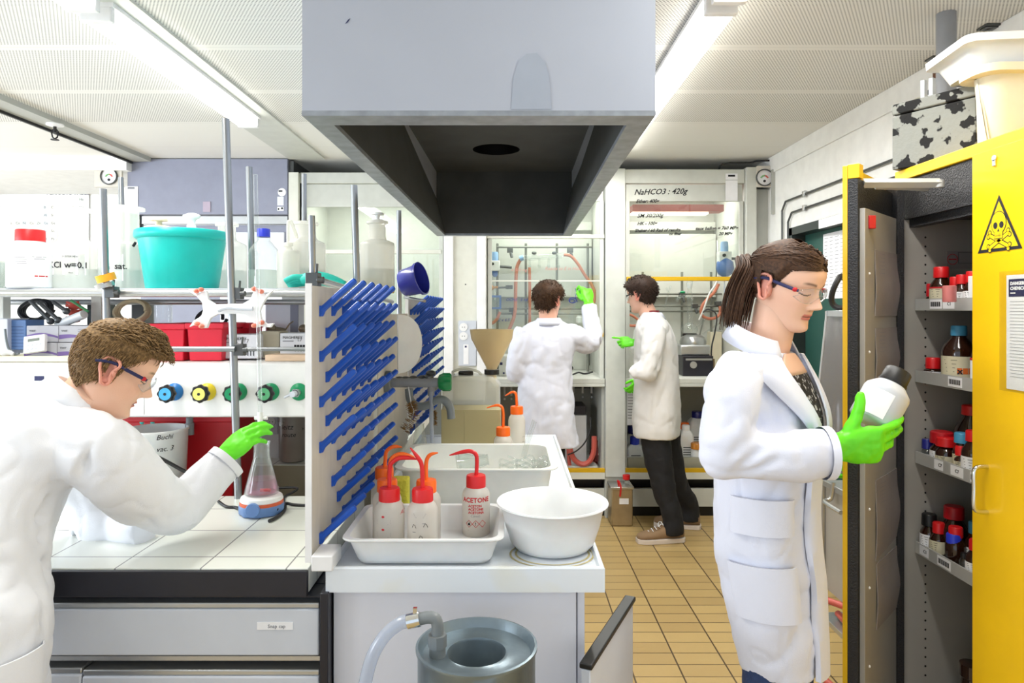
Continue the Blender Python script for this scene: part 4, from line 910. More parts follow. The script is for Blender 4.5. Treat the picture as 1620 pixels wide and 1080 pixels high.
# ---- bottles on the shelf
ZS = 1.5925
def carboy(px, Y, w, top, sh_, nw, label, mat='hdpe_clear', lid=None, rimw=1.25, liquid=.45, ridge=False):
    """narrow necked plastic bottle; widths in pixels of the photo"""
    k = Y/F; x = at(px, 0, Y).x; r = w*k/2; zt_ = az(top, Y)-ZS; zs = az(sh_, Y)-ZS; rn = nw*k/2; c = V((x, Y, ZS))
    t = thing('reagent_bottle', label, 'bottle', c, group='plastic reagent bottles on the shelf')
    neck = zs+(r-rn)*.75
    prof = [(r*.92, 0), (r, .008), (r, zs*.93), (r*.985, zs), (r*.9, zs+(r-rn)*.12), (rn*1.12, neck-.012), (rn, neck), (rn*.98, zt_-.014), (rn*rimw, zt_-.012), (rn*rimw, zt_-.003), (rn*1.05, zt_), (rn*.8, zt_)]
    part('body', MB().lathe(prof, c=c, n=44), mat, t, angle=50)
    if liquid: part('liquid', MB().lathe([(r*.93, .004), (r*.965, .012), (r*.965, zs*liquid), (0, zs*liquid)], c=c, n=36), clear('reagent_liquid', (240, 244, 244), .04, .15, haze=.35, hazecol=(236, 240, 238)), t)
    if lid: part('stopper', MB().lathe([(rn*.7, zt_-.01), (rn*.7, zt_+.004), (rn*.3, zt_+.006), (rn*.3, zt_+.02), (rn*.8, zt_+.022), (rn*.75, zt_+.03), (0, zt_+.031)], c=c, n=24), lid, t)
    return t, c, r, zs
t, c, r, zs = carboy(116, 2.50, 72, 329, 388, 42, 'big cloudy bottle labelled w=0.1 at the left of the shelf')
f = curved(c.x, c.y, r+.0006, c.z, math.atan2(-c.y, -c.x)); b = MB()
b.add([f(u, w) for u, w in ((-.07, .05), (-.03, .05), (.01, .05), (.04, .05), (.04, .125), (.01, .125), (-.03, .125), (-.07, .125))], [(0, 1, 6, 7), (1, 2, 5, 6), (2, 3, 4, 5)], 0)
f2 = curved(c.x, c.y, r+.0012, c.z, math.atan2(-c.y, -c.x))
b.text('KCl', (0, 0, 0), (1, 0, 0), (0, 0, 1), .030, 1, bold=.0005, fn=lambda u, w: f2(u-.085, w+.075)); b.text('w=0.1', (0, 0, 0), (1, 0, 0), (0, 0, 1), .030, 1, bold=.0005, fn=lambda u, w: f2(u-.028, w+.075))
b.text('SUSTER MEK', (0, 0, 0), (1, 0, 0), (0, 0, 1), .009, 1, fn=lambda u, w: f2(u-.035, w+.112)); b.text('dest', (0, 0, 0), (1, 0, 0), (0, 0, 1), .008, 1, fn=lambda u, w: f2(u-.015, w+.055))
part('label', b, ['paper', 'ink'], t)
t, c, r, zs = carboy(195, 2.52, 70, 327, 388, 46, 'big cloudy bottle labelled sat. just left of the teal bucket', rimw=1.35)
f = curved(c.x, c.y, r+.0006, c.z, math.atan2(-c.y, -c.x)); f2 = curved(c.x, c.y, r+.0012, c.z, math.atan2(-c.y, -c.x)); b = MB()
b.add([f(u, w) for u, w in ((-.075, .03), (-.04, .03), (0, .03), (.0, .125), (-.04, .125), (-.075, .125))], [(0, 1, 4, 5), (1, 2, 3, 4)], 0)
b.text('sat.', (0, 0, 0), (1, 0, 0), (0, 0, 1), .030, 1, bold=.0005, fn=lambda u, w: f2(u-.028, w+.072)); b.text('Na', (0, 0, 0), (1, 0, 0), (0, 0, 1), .022, 1, fn=lambda u, w: f2(u-.07, w+.072))
part('label', b, ['paper', 'ink'], t)
# red capped bottle
c = V((at(48, 0, 2.41).x, 2.41, ZS)); k = 2.41/F
t = thing('reagent_bottle', 'white bottle with a bright red screw cap at the left of the shelf', 'bottle', c, group='plastic reagent bottles on the shelf')
part('body', MB().lathe([(.066, 0), (.0715, .006), (.0715, .125), (.068, .137), (.05, .158), (.045, .162), (.045, .168)], c=c, n=40), 'plastic_white', t)
part('cap', MB().rings([[c+V((.0445*q*(1+.015*(j % 2))*cos(2*pi*j/60), .0445*q*(1+.015*(j % 2))*sin(2*pi*j/60), z)) for j in range(60)] for z, q in ((.166, 1.02), (.203, 1.), (.207, .95), (.2075, .3))]), 'red_cap', t)
f = curved(c.x, c.y, .0722, c.z, math.atan2(-c.y, -c.x)); b = MB()
for k_, (u0, u1, w, m_) in enumerate(((-.05, -.015, .105, 0), (-.045, -.01, .098, 0), (-.048, -.012, .091, 0), (-.04, -.01, .084, 0), (.005, .05, .108, 0), (.01, .045, .101, 0), (.012, .055, .04, 1))):
    b.add([f(u0, w), f((u0+u1)/2, w), f(u1, w), f(u1, w+.0016+.003*m_), f((u0+u1)/2, w+.0016+.003*m_), f(u0, w+.0016+.003*m_)], [(0, 1, 4, 5), (1, 2, 3, 4)], m_)
part('print', b, ['grey_print', 'ink_red'], t)
carboy(-14, 2.46, 74, 330, 366, 50, 'cloudy beige bottle cut by the left edge of the picture, on the shelf', 'hdpe')
# glass with yellow bottom at the far left
single('glass_beaker', MB().lathe([(.0, 0), (.03, 0), (.032, .004), (.032, .09), (.034, .095), (.031, .094), (.03, .006), (0, .004)], c=V((at(10, 0, 2.40).x, 2.40, ZS)), n=24), 'labglass', 'small glass beaker before the beige bottle at the left edge', 'beaker')
# teal bucket
tb = thing('teal_bucket', 'bright teal plastic bucket standing on the shelf', 'bucket', (at(289, 0, 2.5).x, 2.5, ZS))
c = V((at(289, 0, 2.5).x, 2.5, ZS))
part('bucket', MB().lathe([(0, .003), (.118, 0), (.122, .004), (.147, .178), (.154, .180), (.159, .184), (.160, .196), (.158, .208), (.152, .212), (.146, .208), (.117, .01), (0, .008)], c=c, n=56), 'teal', tb, angle=50)
part('ear', MB().cyl(c+V((-.155, -.03, .17)), c+V((-.165, -.03, .155)), .005, 0, 8), 'ink', tb)
# stoppers in the bucket / behind it
t, c, r, zs = carboy(303, 2.76, 44, 366, 400, 18, 'cloudy bottle with white T shaped stopper behind the teal bucket', liquid=0)
part('stopper', MB().lathe([(.018, az(366, 2.76)), (.02, az(356, 2.72)), (.014, az(350, 2.72)), (.02, az(345, 2.72)), (.035, az(342, 2.72)), (.036, az(338, 2.72)), (.014, az(335, 2.72)), (0, az(335, 2.72))], c=(c.x, c.y, 0), n=24, sy=.4), 'plastic_white', t)
carboy(251, 2.765, 50, 358, 400, 34, 'cloudy bottle with a flat white stopper behind the left of the teal bucket', lid='plastic_cream', liquid=0)
carboy(359, 2.76, 60, 353, 388, 27, 'cloudy white bottle behind the tall rod, right of the teal bucket', rimw=1.3)
carboy(483, 2.62, 62, 351, 385, 33, 'white bottle behind the teal rubber glove, wide flat rim', 'hdpe', rimw=1.25)
carboy(456, 2.52, 34, 384, 398, 12, 'slim white bottle with bent spout beside the wide rimmed one', 'hdpe', liquid=0)
single('bent_spout', MB().tube([at(456, 386, 2.52), at(455.5, 360, 2.52), at(457, 350, 2.52), at(462, 353, 2.53), at(470, 377, 2.56)], .0062, 0, 8, smooth=4), 'hdpe', 'thin white bent spout tube on the slim bottle', 'tube')
carboy(597, 2.60, 54, 349, 385, 26, 'white bottle at the right end of the shelf above the blue pegs', 'hdpe', lid='plastic_white', rimw=1.3)
# blue capped bottle
c = V((at(417, 0, 2.58).x, 2.58, ZS))
t = thing('reagent_bottle', 'clear glass bottle with blue screw cap behind the burette', 'bottle', c)
part('body', MB().lathe([(.05, 0), (.056, .006), (.056, .13), (.05, .155), (.028, .182), (.024, .186), (.024, .2)], c=c, n=40), 'labglass', t)
part('liquid', MB().lathe([(.05, .004), (.0535, .01), (.0535, .075), (0, .075)], c=c, n=32), clear('bottle_liquid', (236, 240, 232), .04, haze=.3), t)
part('cap', MB().rings([[c+V((.023*q*(1+.03*(j % 2))*cos(2*pi*j/40), .023*q*(1+.03*(j % 2))*sin(2*pi*j/40), z)) for j in range(40)] for z, q in ((.200, 1.02), (.228, 1.), (.231, .94), (.2312, .3))]), 'blue_cap', t)
# gloves on the shelf
def glove_lump(name, c, sx, mat, label):
    b = MB(); b.tube([c+V((sx, 0, .012)), c+V((sx*.5, 0, .024)), c+V((0, -.01, .034)), c+V((-.05, -.01, .028))], [.014, .03, .032, .026], 0, 14, smooth=5, flat=.75)
    for i in range(4): b.tube([c+V((-.04, -.02+.012*i, .034-.005*i)), c+V((-.075, -.03+.012*i, .036-.008*i)), c+V((-.105, -.03+.014*i, .022-.004*i))], [.012, .0105, .009], 0, 10, smooth=4)
    return single(name, b, mat, label, 'glove', angle=80)
glove_lump('rubber_glove', V((at(502, 0, 2.42).x, 2.42, ZS+.004)), .10, 'glove_teal', 'crumpled teal rubber glove lying on the shelf end')
glove_lump('rubber_glove', V((at(583, 0, 2.66).x, 2.66, ZS-.012)), .10, 'glove_yellow', 'flat yellow rubber glove under the right white bottle')
# blue pot lying at the shelf end
bp = thing('blue_pot', 'dark blue plastic pot tipped on its side at the shelf end above the pegs', 'pot', at(664, 455, 2.75))
mt2 = Matrix.Translation(at(653, 444, 2.80)) @ Matrix.Rotation(R(-18), 4, 'Z') @ Matrix.Rotation(R(76), 4, 'Y')
part('pot', MB().lathe([(0, -.045), (.052, -.045), (.056, -.04), (.062, .03), (.068, .031), (.0685, .042), (.063, .043), (.054, -.03), (0, -.036)], n=44).moved(mt2), M('pot_blue', (52, 60, 170), .25, coat=.4), bp, angle=50)
rod(at(640, 470, 2.86), at(672, 476, 2.70), .006, 'thin bar under the tipped blue pot')
# ---- things between shelf and valve box
def carton(label, px0, px1, py0, py1, Y, d, mat, extra=None, name='carton', cat='box', group=None):
    x0, x1 = at(px0, 0, Y).x, at(px1, 0, Y).x; z0, z1 = az(py1, Y), az(py0, Y)
    t = thing(name, label, cat, ((x0+x1)/2, Y, z0), group=group)
    part('box', MB().box(x0, x1, Y, Y+d, z0, z1), mat, t, bev=.002)
    if extra: b, mats = extra(x0, x1, Y-.0008, z0, z1); part('print', b, mats, t)
    return t
def pr_machery(x0, x1, y, z0, z1):
    b = MB(); s = (x1-x0); b.text('MAGHEREY', (x0+.01, y, z1-.02), (1, 0, 0), (0, 0, 1), .014, 0); b.box(x0+.01, x0+.05, y-.0004, y, z1-.03, z1-.027, 1); b.text('17', (x1-.05, y, z1-.03), (1, 0, 0), (0, 0, 1), .02, 1)
    for i in range(5):
        u = x1-.055+.0105*i; b.tube([V((u, y, z0+.01)), V((u, y, z0+.027))], .0016, 0, 5); b.box(u-.004, u+.004, y-.0006, y, z0+.026, z0+.034, 0)
    return b, ['ink', 'grey_print']
carton('white carton with black pipette print right of the red bins', 354, 407, 529, 567, 2.46, .12, 'card_white', pr_machery, group='white printed cartons on the valve box')
carton('white carton with black pipette print beside the peg rack', 443, 491, 527, 560, 2.50, .12, 'card_white', pr_machery, group='white printed cartons on the valve box')
carton('brownish carton between the two white printed cartons', 409, 442, 524, 566, 2.52, .1, M('brown_card', (190, 182, 160), .6))
single('wooden_board', MB().box(at(419, 0, 2.42).x, at(492, 0, 2.42).x, 2.42, 2.58, 1.336, 1.358), 'wood', 'pale wooden board lying before the white carton on the valve box', 'board', bev=.002)
def redbin(px0, px1, py0, Y, y1, label):
    b = MB(); obox(b, at(px0, 0, Y).x, at(px1, 0, Y).x, Y, y1, 1.337, az(py0, Y), .004, .006, .006)
    single('red_bin', b, 'red_bin', label, 'bin', 'red storage bins on the valve box', bev=.003, angle=30)
redbin(188, 231, 513, 2.42, 2.7, 'red storage bin half hidden by the bending person\'s hair')
redbin(233, 291, 512, 2.42, 2.7, 'middle one of the three red storage bins')
redbin(296, 352, 511, 2.42, 2.62, 'red storage bin next to the white carton')
single('red_bin', obox(MB(), at(354, 0, 2.62).x, at(397, 0, 2.62).x, 2.6, 2.74, 1.337, az(511, 2.62), .004, .004, .004), 'red_bin', 'red bin standing behind the white carton and the tall rod', 'bin', 'red storage bins on the valve box', bev=.003, angle=30)
# left clutter
def vwr(x0, x1, y, z0, z1):
    b = MB(); m_ = x0+(x1-x0)*.47
    b.box(m_-.0008, m_+.0008, y-.0004, y, z0, z1, 1); n = 12
    for a, c2, s_ in ((x0, m_, 0), (m_, x1, 1)):
        top_ = [(a+(c2-a)*i/n, z0+(z1-z0)*(.40+.16*sin(pi*i/n*1.1+.2*s_)-.25*(i/n)*s_)) for i in range(n+1)]; bot_ = [(a+(c2-a)*i/n, z0+(z1-z0)*(.16+.22*sin(pi*i/n*.9)-.2*(i/n)*s_)) for i in range(n+1)]
        for i in range(n): b.add([(bot_[i][0], y, bot_[i][1]), (bot_[i+1][0], y, bot_[i+1][1]), (top_[i+1][0], y, top_[i+1][1]), (top_[i][0], y, top_[i][1])], [(0, 1, 2, 3)], 0)
    b.text('vwr', (x0+.01, y-.0005, z1-.022), (1, 0, 0), (0, 0, 1), .015, 1); b.text('vwr', (m_+.01, y-.0005, z1-.022), (1, 0, 0), (0, 0, 1), .015, 1)
    for k in range(5): b.box(x1-.06, x1-.01, y-.0004, y, z1-.014-.008*k, z1-.012-.008*k, 1)
    return b, ['purple', 'grey_print']
carton('wide pale carton with purple wave, upper one at the left under the shelf', 42, 150, 515, 541, 2.45, .14, 'card_grey', vwr, group='wave printed cartons at the left')
carton('wide pale carton with purple wave, lower one at the left under the shelf', 38, 150, 542, 568, 2.445, .14, 'card_grey', vwr, group='wave printed cartons at the left')
def lines_(x0, x1, y, z0, z1):
    b = MB()
    for k in range(7): b.box(x0+.008, x1-.008, y-.0004, y, z0+.012+.012*k, z0+.013+.012*k, 0)
    return b, ['ink_navy']
carton('light blue rack box with fine grooves behind the white timer', 14, 41, 506, 553, 2.52, .1, 'blue_box', lines_)
carton('pale lilac carton at the left edge of the bench riser', -16, 12, 504, 560, 2.50, .12, 'white_lam')
tr_ = MB(); obox(tr_, at(-30, 0, 2.38).x, at(117, 0, 2.38).x, 2.37, 2.52, 1.3365, 1.357, .003, .004, .002)
single('instrument_tray', tr_, 'plastic_cream', 'flat cream tray on the valve box at the left, under the timer', 'tray', bev=.002, angle=30)
tm = thing('lab_timer', 'white digital timer with grey display leaning on the cream tray', 'timer', at(53, 556, 2.40))
mx_ = Matrix.Translation(at(53, 557, 2.40)) @ Matrix.Rotation(R(-8), 4, 'Y') @ Matrix.Rotation(R(-14), 4, 'X')
part('case', MB().box(-.038, .038, 0, .016, 0, .062).moved(mx_), 'pp_white', tm, bev=.003)
part('display', MB().box(-.022, .02, -.0008, 0, .040, .050).moved(mx_), 'lcd', tm)
b = MB()
for i in range(7): b.box(-.026+.015*(i % 4), -.018+.015*(i % 4), -.0018, 0, .025-.014*(i//4), .030-.014*(i//4))
part('buttons', b.moved(mx_), 'drawer_grey', tm)
cable([at(8, 520, 2.44), at(10, 538, 2.44), at(14, 552, 2.44), at(22, 560, 2.43), at(30, 559, 2.42)], .004, 'grey cable hanging from the pale lilac carton at the left', 'grey_pp')
single('plastic_clip', MB().tube([at(4, 561, 2.42), at(12, 557, 2.42), at(22, 560, 2.42)], [.008, .01, .006], 0, 8, smooth=3), 'pp_white', 'small white plastic clip in the cream tray', 'clip')
def coilring(c, rx, rz_, n, r, mat, label, name='hose_coil', cat='hose', tilt=.4):
    pts = [c+V((rx*(1+.03*sin(2.3*a))*cos(a), tilt*rz_*sin(a)+.006*a/n, rz_*(1+.05*sin(1.7*a))*sin(a))) for a in [2*pi*n*i/(18*n) for i in range(18*n+1)]]
    return single(name, MB().tube(pts, r, 0, 7, smooth=2), mat, label, cat)
coilring(at(52, 490, 2.62), .055, .038, 4, .006, 'cable', 'coil of thick black cable hung under the shelf at the left')
coilring(at(205, 492, 2.62), .06, .04, 5, .0065, M('beige_hose', (196, 184, 150), .5), 'coil of beige hose hung under the shelf behind the rod')
for i, (px0, py0, px1, py1) in enumerate(((48, 476, 80, 508), (62, 478, 92, 506), (85, 478, 105, 492))):
    single('clamp_rod', MB().cyl(at(px0, py0, 2.60), at(px1, py1, 2.52), .007, 0, 8).ell(at(px1, py1, 2.52), (.013, .013, .013), 0, 10, 6), 'dark_steel', ('longest', 'second', 'shortest')[i]+' slanting dark clamp rod hung under the shelf at the left', 'clamp', 'clamps hung under the shelf')
cl = MB()
for i in range(16): cl.tube([at(108+random.uniform(-4, 4), 478+2*i, 2.56), at(116, 480+2*i+random.uniform(-3, 3), 2.55), at(128+random.uniform(-4, 4), 477+2*i, 2.56)], .0045, 0, 6, smooth=3)
single('red_net_bag', cl, M('red_net', (190, 74, 60), .6, noisy=.3), 'tangled red orange tubing hung under the shelf at the left', 'tubing', kind='stuff')
single('green_stick', MB().cyl(at(112, 475, 2.5), at(140, 493, 2.5), .005, 0, 8), M('green_plastic', (60, 130, 80), .4), 'green plastic stick poking out of the red tubing', 'stick')
single('white_sleeve', MB().cyl(at(92, 514, 2.54), at(133, 497, 2.5), .016, 0, 14), 'plastic_white', 'white plastic sleeve lying above the wave printed carton', 'sleeve')
single('dark_folder', MB().box(at(138, 0, 2.7).x, at(148, 0, 2.7).x, 2.7, 2.85, 1.40, 1.545), 'door_frame', 'narrow dark folder standing beside the shelf post', 'folder')
coilring(at(330, 505, 2.70), .055, .04, 1, .007, 'rubber', 'thick black hose arc behind the red bins')
for i, (px, w_, mat, lab) in enumerate(((226, 20, 'dark_steel', 'dark instrument behind the coil of beige hose'), (262, 26, 'labglass', 'clear plastic cylinder behind the left arm of the white clamp'), (445, 40, 'white_lam', 'pale instrument housing behind the right arm of the white clamp'), (470, 14, 'lavender', 'lavender narrow housing behind the burette'))):
    x = at(px, 0, 2.82).x; hw = w_*2.82/F/2
    single(('instrument', 'plastic_cylinder', 'instrument', 'instrument')[i], (MB().cyl((x, 2.80, 1.337), (x, 2.80, 1.56), hw, 0, 16) if i == 1 else MB().box(x-hw, x+hw, 2.78, 2.86, 1.337, 1.56)), mat, lab, 'instrument', bev=0 if i == 1 else .004)
for i, px in enumerate((430, 480)):
    c = at(px, 520, 2.68); single('stopcock_clamp', MB().ell(c, (.02, .02, .018), 0, 10, 6).cyl(c, c+V((.05, 0, -.01)), .012, 0, 8).tube([c+V((.05, 0, -.01)), c+V((.07, 0, .02)), c+V((.085, 0, .03))], .003, 0, 6), M('old_metal', (140, 128, 108), .4, metal=.6), ('old metal clamp jaw above the brownish carton', 'old metal clamp jaw above the white carton at the peg rack')[i], 'clamp', 'old clamp jaws')
# periodic table on the far wall
pt = thing('periodic_table_poster', 'large pale periodic table poster on the far left wall', 'poster', at(60, 340, YB-.02))
px0, px1, pz0, pz1 = at(-70, 0, YB).x, at(142, 0, YB).x, az(440, YB), az(292, YB)
part('sheet', MB().box(px0, px1, YB-.012, YB-.006, pz0, pz1), 'paper', pt)
b = MB(); cw = (px1-px0-.06)/18; ch = .055
syms = 'H He Li Be B C N O F Ne Na Mg Al Si P S Cl Ar K Ca Sc Ti V Cr Mn Fe Co Ni Cu Zn Ga Ge As Se Br Kr Rb Sr Y Zr Nb Mo Tc Ru Rh Pd Ag Cd In Sn Sb Te I Xe Cs Ba La Hf Ta W Re Os Ir Pt Au Hg Tl Pb Bi Po At Rn'.split()
cells = [(0, 0), (17, 0)]+[(c_, r_) for r_ in (1, 2) for c_ in (0, 1, 12, 13, 14, 15, 16, 17)]+[(c_, r_) for r_ in (3, 4, 5) for c_ in range(18)]
for (c_, r_), s_ in zip(cells, syms):
    x = px0+.03+cw*c_; z = pz1-.10-ch*1.25*r_
    b.box(x, x+cw*.92, YB-.0125, YB-.012, z-ch, z, 1+(c_ % 3)); b.text(s_, (x+.008, YB-.0128, z-.04), (1, 0, 0), (0, 0, 1), .03, 0)
b.text('PERIODIC TABLE', (px0+.8, YB-.013, pz1-.09), (1, 0, 0), (0, 0, 1), .05, 0)
part('print', b, ['grey_print', M('cell_a', (232, 240, 244), .8), M('cell_b', (244, 240, 232), .8), M('cell_c', (240, 244, 236), .8)], pt)
# ================================================================= right: yellow chemical cabinet and surroundings
XC, YJ, ZT = 1.23, 2.18, 1.957
YN = 1.28
yc = thing('chemical_cabinet', 'yellow poison cabinet standing open at the right, skull sign on its closed door', 'cabinet', (1.52, 1.75, 0))
b = MB().box(XC, 1.82, YN, YJ, ZT-.034, ZT).box(XC+.0, 1.82, YJ-.028, YJ, .06, ZT-.034).box(1.79, 1.82, YN, YJ-.028, .06, ZT-.034).box(XC, 1.79, YN, YN+.03, .06, ZT-.034).box(XC, 1.82, YN, YJ, 0, .06)
part('shell', b, 'yellow', yc, bev=.003)
part('front_frame', MB().box(XC-.034, XC-.0125, YJ-.075, YJ-.004, .062, ZT-.036).box(XC+.006, XC+.30, YN+.031, YJ-.03, 1.80, ZT-.036).box(XC+.02, XC+.05, YN+.031, YJ-.03, 1.775, 1.80), 'cab_black', yc)
part('lining', MB().box(XC-.012, 1.785, YJ-.046, YJ-.029, .062, 1.799).box(1.77, 1.788, YN+.03, YJ-.047, .062, 1.799).box(XC+.062, 1.768, YN+.031, YJ-.048, .062, .08), 'cab_grey', yc)
yw = YJ-.046
b = MB()
for i in range(58):
    z = .12+.0285*i
    if z < 1.76: b.cyl((1.300, yw-.0006, z), (1.300, yw+.0004, z), .0032, 0, 8)
part('shelf_hole', b, 'black', yc)
b = MB().box(at(1498, 0, yw).x, at(1600, 0, yw).x, yw-.001, yw-.0002, az(425, yw), az(397, yw), 0)
c = at(1507, 410, yw-.0015); b.tube([c+V((.016*cos(a), 0, .016*sin(a))) for a in [2*pi*i/16 for i in range(17)]], .001, 1, 4); b.box(c.x-.012, c.x+.012, yw-.0018, yw-.001, c.z-.002, c.z+.002, 1)
x0, x1 = at(1515.5, 0, yw).x, at(1545, 0, yw).x; z0, z1 = az(416.5, yw), az(399, yw)
for q in ((x0, x1, z1-.001, z1), (x0, x1, z0, z0+.001), (x0, x0+.001, z0, z1), (x1-.001, x1, z0, z1)): b.box(q[0], q[1], yw-.0016, yw-.001, q[2], q[3], 2)
part('inspection_sticker', b, ['paper_grey', 'ink_red', 'ink'], yc)
SHZ = [1.540, 1.318, 1.066, .786]
for i, z in enumerate(SHZ):
    b = MB().box(XC+.04, 1.76, YN+.04, yw-.002, z-.022, z-.006, 0).box(XC+.036, XC+.041, YN+.04, yw-.004, z-.024, z+.012, 0).box(XC+.05, 1.75, YN+.05, yw-.01, z-.006, z-.0035, 1)
    s_ = part('shelf', b, ['cab_shelf', 'shelf_mat'], yc)
    xf = XC+.0355; fy = lambda px: xf*F/(px-CX)
    for (p0, p1, kind) in (((1471, 1490, 0), (1492, 1510, 1)), ((1500, 1522, 0),), ((1478, 1492, 1), (1504, 1524, 1), (1535, 1551, 0)), ((1455, 1469, 1), (1483, 1504, 0), (1549, 1556, 1)))[i]:
        b = MB(); ya, yb_ = fy(p0), fy(p1); b.box(xf-.0006, xf, yb_, ya, z-.019, z+.009, 0)
        if kind == 0:
            n = 16
            for k in range(n):
                y = ya-(ya-yb_)*(.08+.84*k/n); b.box(xf-.0012, xf-.0006, y-.0016*(1+(k*7 % 3))*.5, y, z-.012, z+.002, 1)
        else: b.text('C1' if i != 2 else 'C7', (xf-.001, ya-.02, z-.009), (0, -1, 0), (0, 0, 1), .014, 1)
        part('shelf_label', b, ['paper', 'ink'], s_)
# closed near door
XD = XC-.002
nd = part('door', MB().box(XD-.022, XD, YN-.02, 1.78, .065, ZT-.036), 'yellow', yc, bev=.002)
xs = XD-.0225
fyz = lambda px, py: V((xs, xs*F/(px-CX), H-(py-CY)/F*(xs*F/(px-CX))))
sg = MB(); ty0, ty1, tz0, tz1 = 1.604, 1.757, 1.663, 1.802
def tri(k, x, m):
    cy_, cz_ = (ty0+ty1)/2, tz0+(tz1-tz0)/3; P = [(ty1, tz0), (cy_, tz1), (ty0, tz0)]
    sg.add([V((x, cy_+(y-cy_)*k, cz_+(z-cz_)*k)) for y, z in P], [(0, 1, 2)], m)
tri(1.0, xs-.0004, 1); tri(.83, xs-.0008, 0)
cy_, cz_ = 1.6805, tz0+.052
def disc(y, z, ry, rz_, x, m, n=24): sg.add([V((x, y+ry*cos(a), z+rz_*sin(a))) for a in [2*pi*i/n for i in range(n)]], [tuple(range(n))], m)
for s_ in (1, -1):
    for k_, m_, x in ((.0065, 1, xs-.0010), (.0042, 0, xs-.0013)):
        d = V((0, s_*.034, .017)); e = d.normalized(); pz = V((0, -e.z, e.y))
        o = V((x, cy_, cz_-.026)); q = [o-d+pz*k_, o+d+pz*k_, o+d-pz*k_, o-d-pz*k_]; sg.add(q, [(0, 1, 2, 3)], m_)
        for t_ in (-1, 1):
            for w_ in (-1, 1): o2 = o+d*t_+pz*.0055*w_; disc(o2.y, o2.z, k_*1.05, k_*1.05, x, m_, 12)
disc(cy_, cz_+.018, .0265, .029, xs-.0016, 1); disc(cy_, cz_+.018, .0245, .027, xs-.0019, 0)
sg.box(xs-.0017, xs-.0016, cy_-.015, cy_+.015, cz_-.022, cz_-.002, 1); sg.box(xs-.0020, xs-.0019, cy_-.0132, cy_+.0132, cz_-.020, cz_+.0, 0)
for s_ in (-1, 1): disc(cy_+s_*.0105, cz_+.012, .0075, .0085, xs-.0022, 1, 16)
sg.add([V((xs-.0022, cy_+a, cz_+c2)) for a, c2 in ((-.004, -.004), (.004, -.004), (0, .005))], [(0, 1, 2)], 1)
for k in range(-2, 3): sg.box(xs-.0022, xs-.0020, cy_+.0048*k-.0004, cy_+.0048*k+.0004, cz_-.018, cz_-.009, 1)
sg.box(xs-.0022, xs-.0020, cy_-.011, cy_+.011, cz_-.0142, cz_-.0134, 1)
part('skull_sign', sg, [M('sign_yellow', (250, 212, 20), .4), 'ink'], nd, angle=20)
dcp = MB(); y1_ = fyz(1593, 0).y; dcp.box(xs-.0012, xs-.0004, y1_-.20, y1_, 1.328, 1.602, 0); dcp.box(xs-.0018, xs-.0012, y1_-.20, y1_-.008, 1.55, 1.592, 1)
dcp.text('DANGEROUS', (xs-.0022, y1_-.014, 1.578), (0, -1, 0), (0, 0, 1), .011, 0, bold=.0004); dcp.text('CHEMICALS', (xs-.0022, y1_-.014, 1.566), (0, -1, 0), (0, 0, 1), .011, 0, bold=.0004); dcp.box(xs-.0022, xs-.0018, y1_-.03, y1_-.014, 1.557, 1.560, 0)
for k in range(24): dcp.box(xs-.0018, xs-.0012, y1_-.19, y1_-.012, 1.538-.0078*k, 1.5388-.0078*k, 2)
part('document', dcp, ['paper', 'ink_navy', 'grey_print'], nd)
part('clear_sleeve', MB().box(xs-.0030, xs-.0026, y1_-.20, y1_+.022, 1.322, 1.612), clear('sleeve', (250, 250, 248), .06, .08), nd)
hy = 1.722; b = MB().tube([V((XD-.02, hy, 1.123)), V((XD-.045, hy, 1.122)), V((XD-.056, hy, 1.110)), V((XD-.056, hy, 1.066)), V((XD-.056, hy, 1.022)), V((XD-.045, hy, 1.010)), V((XD-.02, hy, 1.009))], .0055, 0, 10, smooth=4)
part('handle', b, 'chrome', nd)
p = fyz(1574, 250); part('lock', MB().cyl(p, p+V((-.004, 0, 0)), .008, 0, 16).box(p.x-.004, p.x, p.y-.0055, p.y+.0055, p.z-.02, p.z-.004, 0), 'chrome', nd, bev=.001)
# open far door: hinge at the far jamb, swung about halfway
pf = V((.934, 1.915, 0)); ph = V((1.195, 2.19, 0)); dv = (ph-pf).normalized(); nv = V((dv.y, -dv.x, 0)); L_ = (ph-pf).length
od = part('open_door', slab(pf, ph, nv, .013, .065, ZT-.036), 'yellow_deep', yc, bev=.001)
part('door_core', slab(pf+nv*.014, ph+nv*.014, nv, .026, .065, ZT-.075), 'cab_black', od)
part('door_cap', slab(pf+nv*.014, pf+nv*.014+dv*.035, nv, .030, ZT-.073, ZT-.034), 'yellow', od, bev=.001)
part('inner_panel', slab(pf+nv*.041+dv*.012, ph+nv*.041-dv*.055, nv, .014, .10, 1.80), 'cab_grey', od, bev=.001)
pq = lambda t_, k: pf+dv*(L_*t_)+nv*(.0555+k)
def sheet(t0, t1, z0, z1, nme='paper_sheet', skew=0.):
    q = [pq(t0, .0), pq(t1, .0), pq(t1, .002), pq(t0, .002)]; b = MB(); rs = []
    for i in range(9):
        f_ = i/8; z = z0+(z1-z0)*f_; bulge = .006*sin(pi*f_)*(.6+.4*sin(5*f_))
        rs.append([V((p.x, p.y, z-(skew*(j in (1, 2)))*(1-f_)))+nv*(bulge*(1.6 if j in (1, 2) else .6)) for j, p in enumerate(q)])
    b.rings(rs, 0)
    for i in range(6):
        z = z1-.012-.011*i; b.add([V((*(pq(t0+.03, .003)+nv*.006).xy, z)), V((*(pq(t0+.16, .003)+nv*.008).xy, z)), V((*(pq(t0+.16, .003)+nv*.008).xy, z+.001)), V((*(pq(t0+.03, .003)+nv*.006).xy, z+.001))], [(0, 1, 2, 3)], 1)
    part(nme, b, ['paper_grey', 'grey_print'], od)
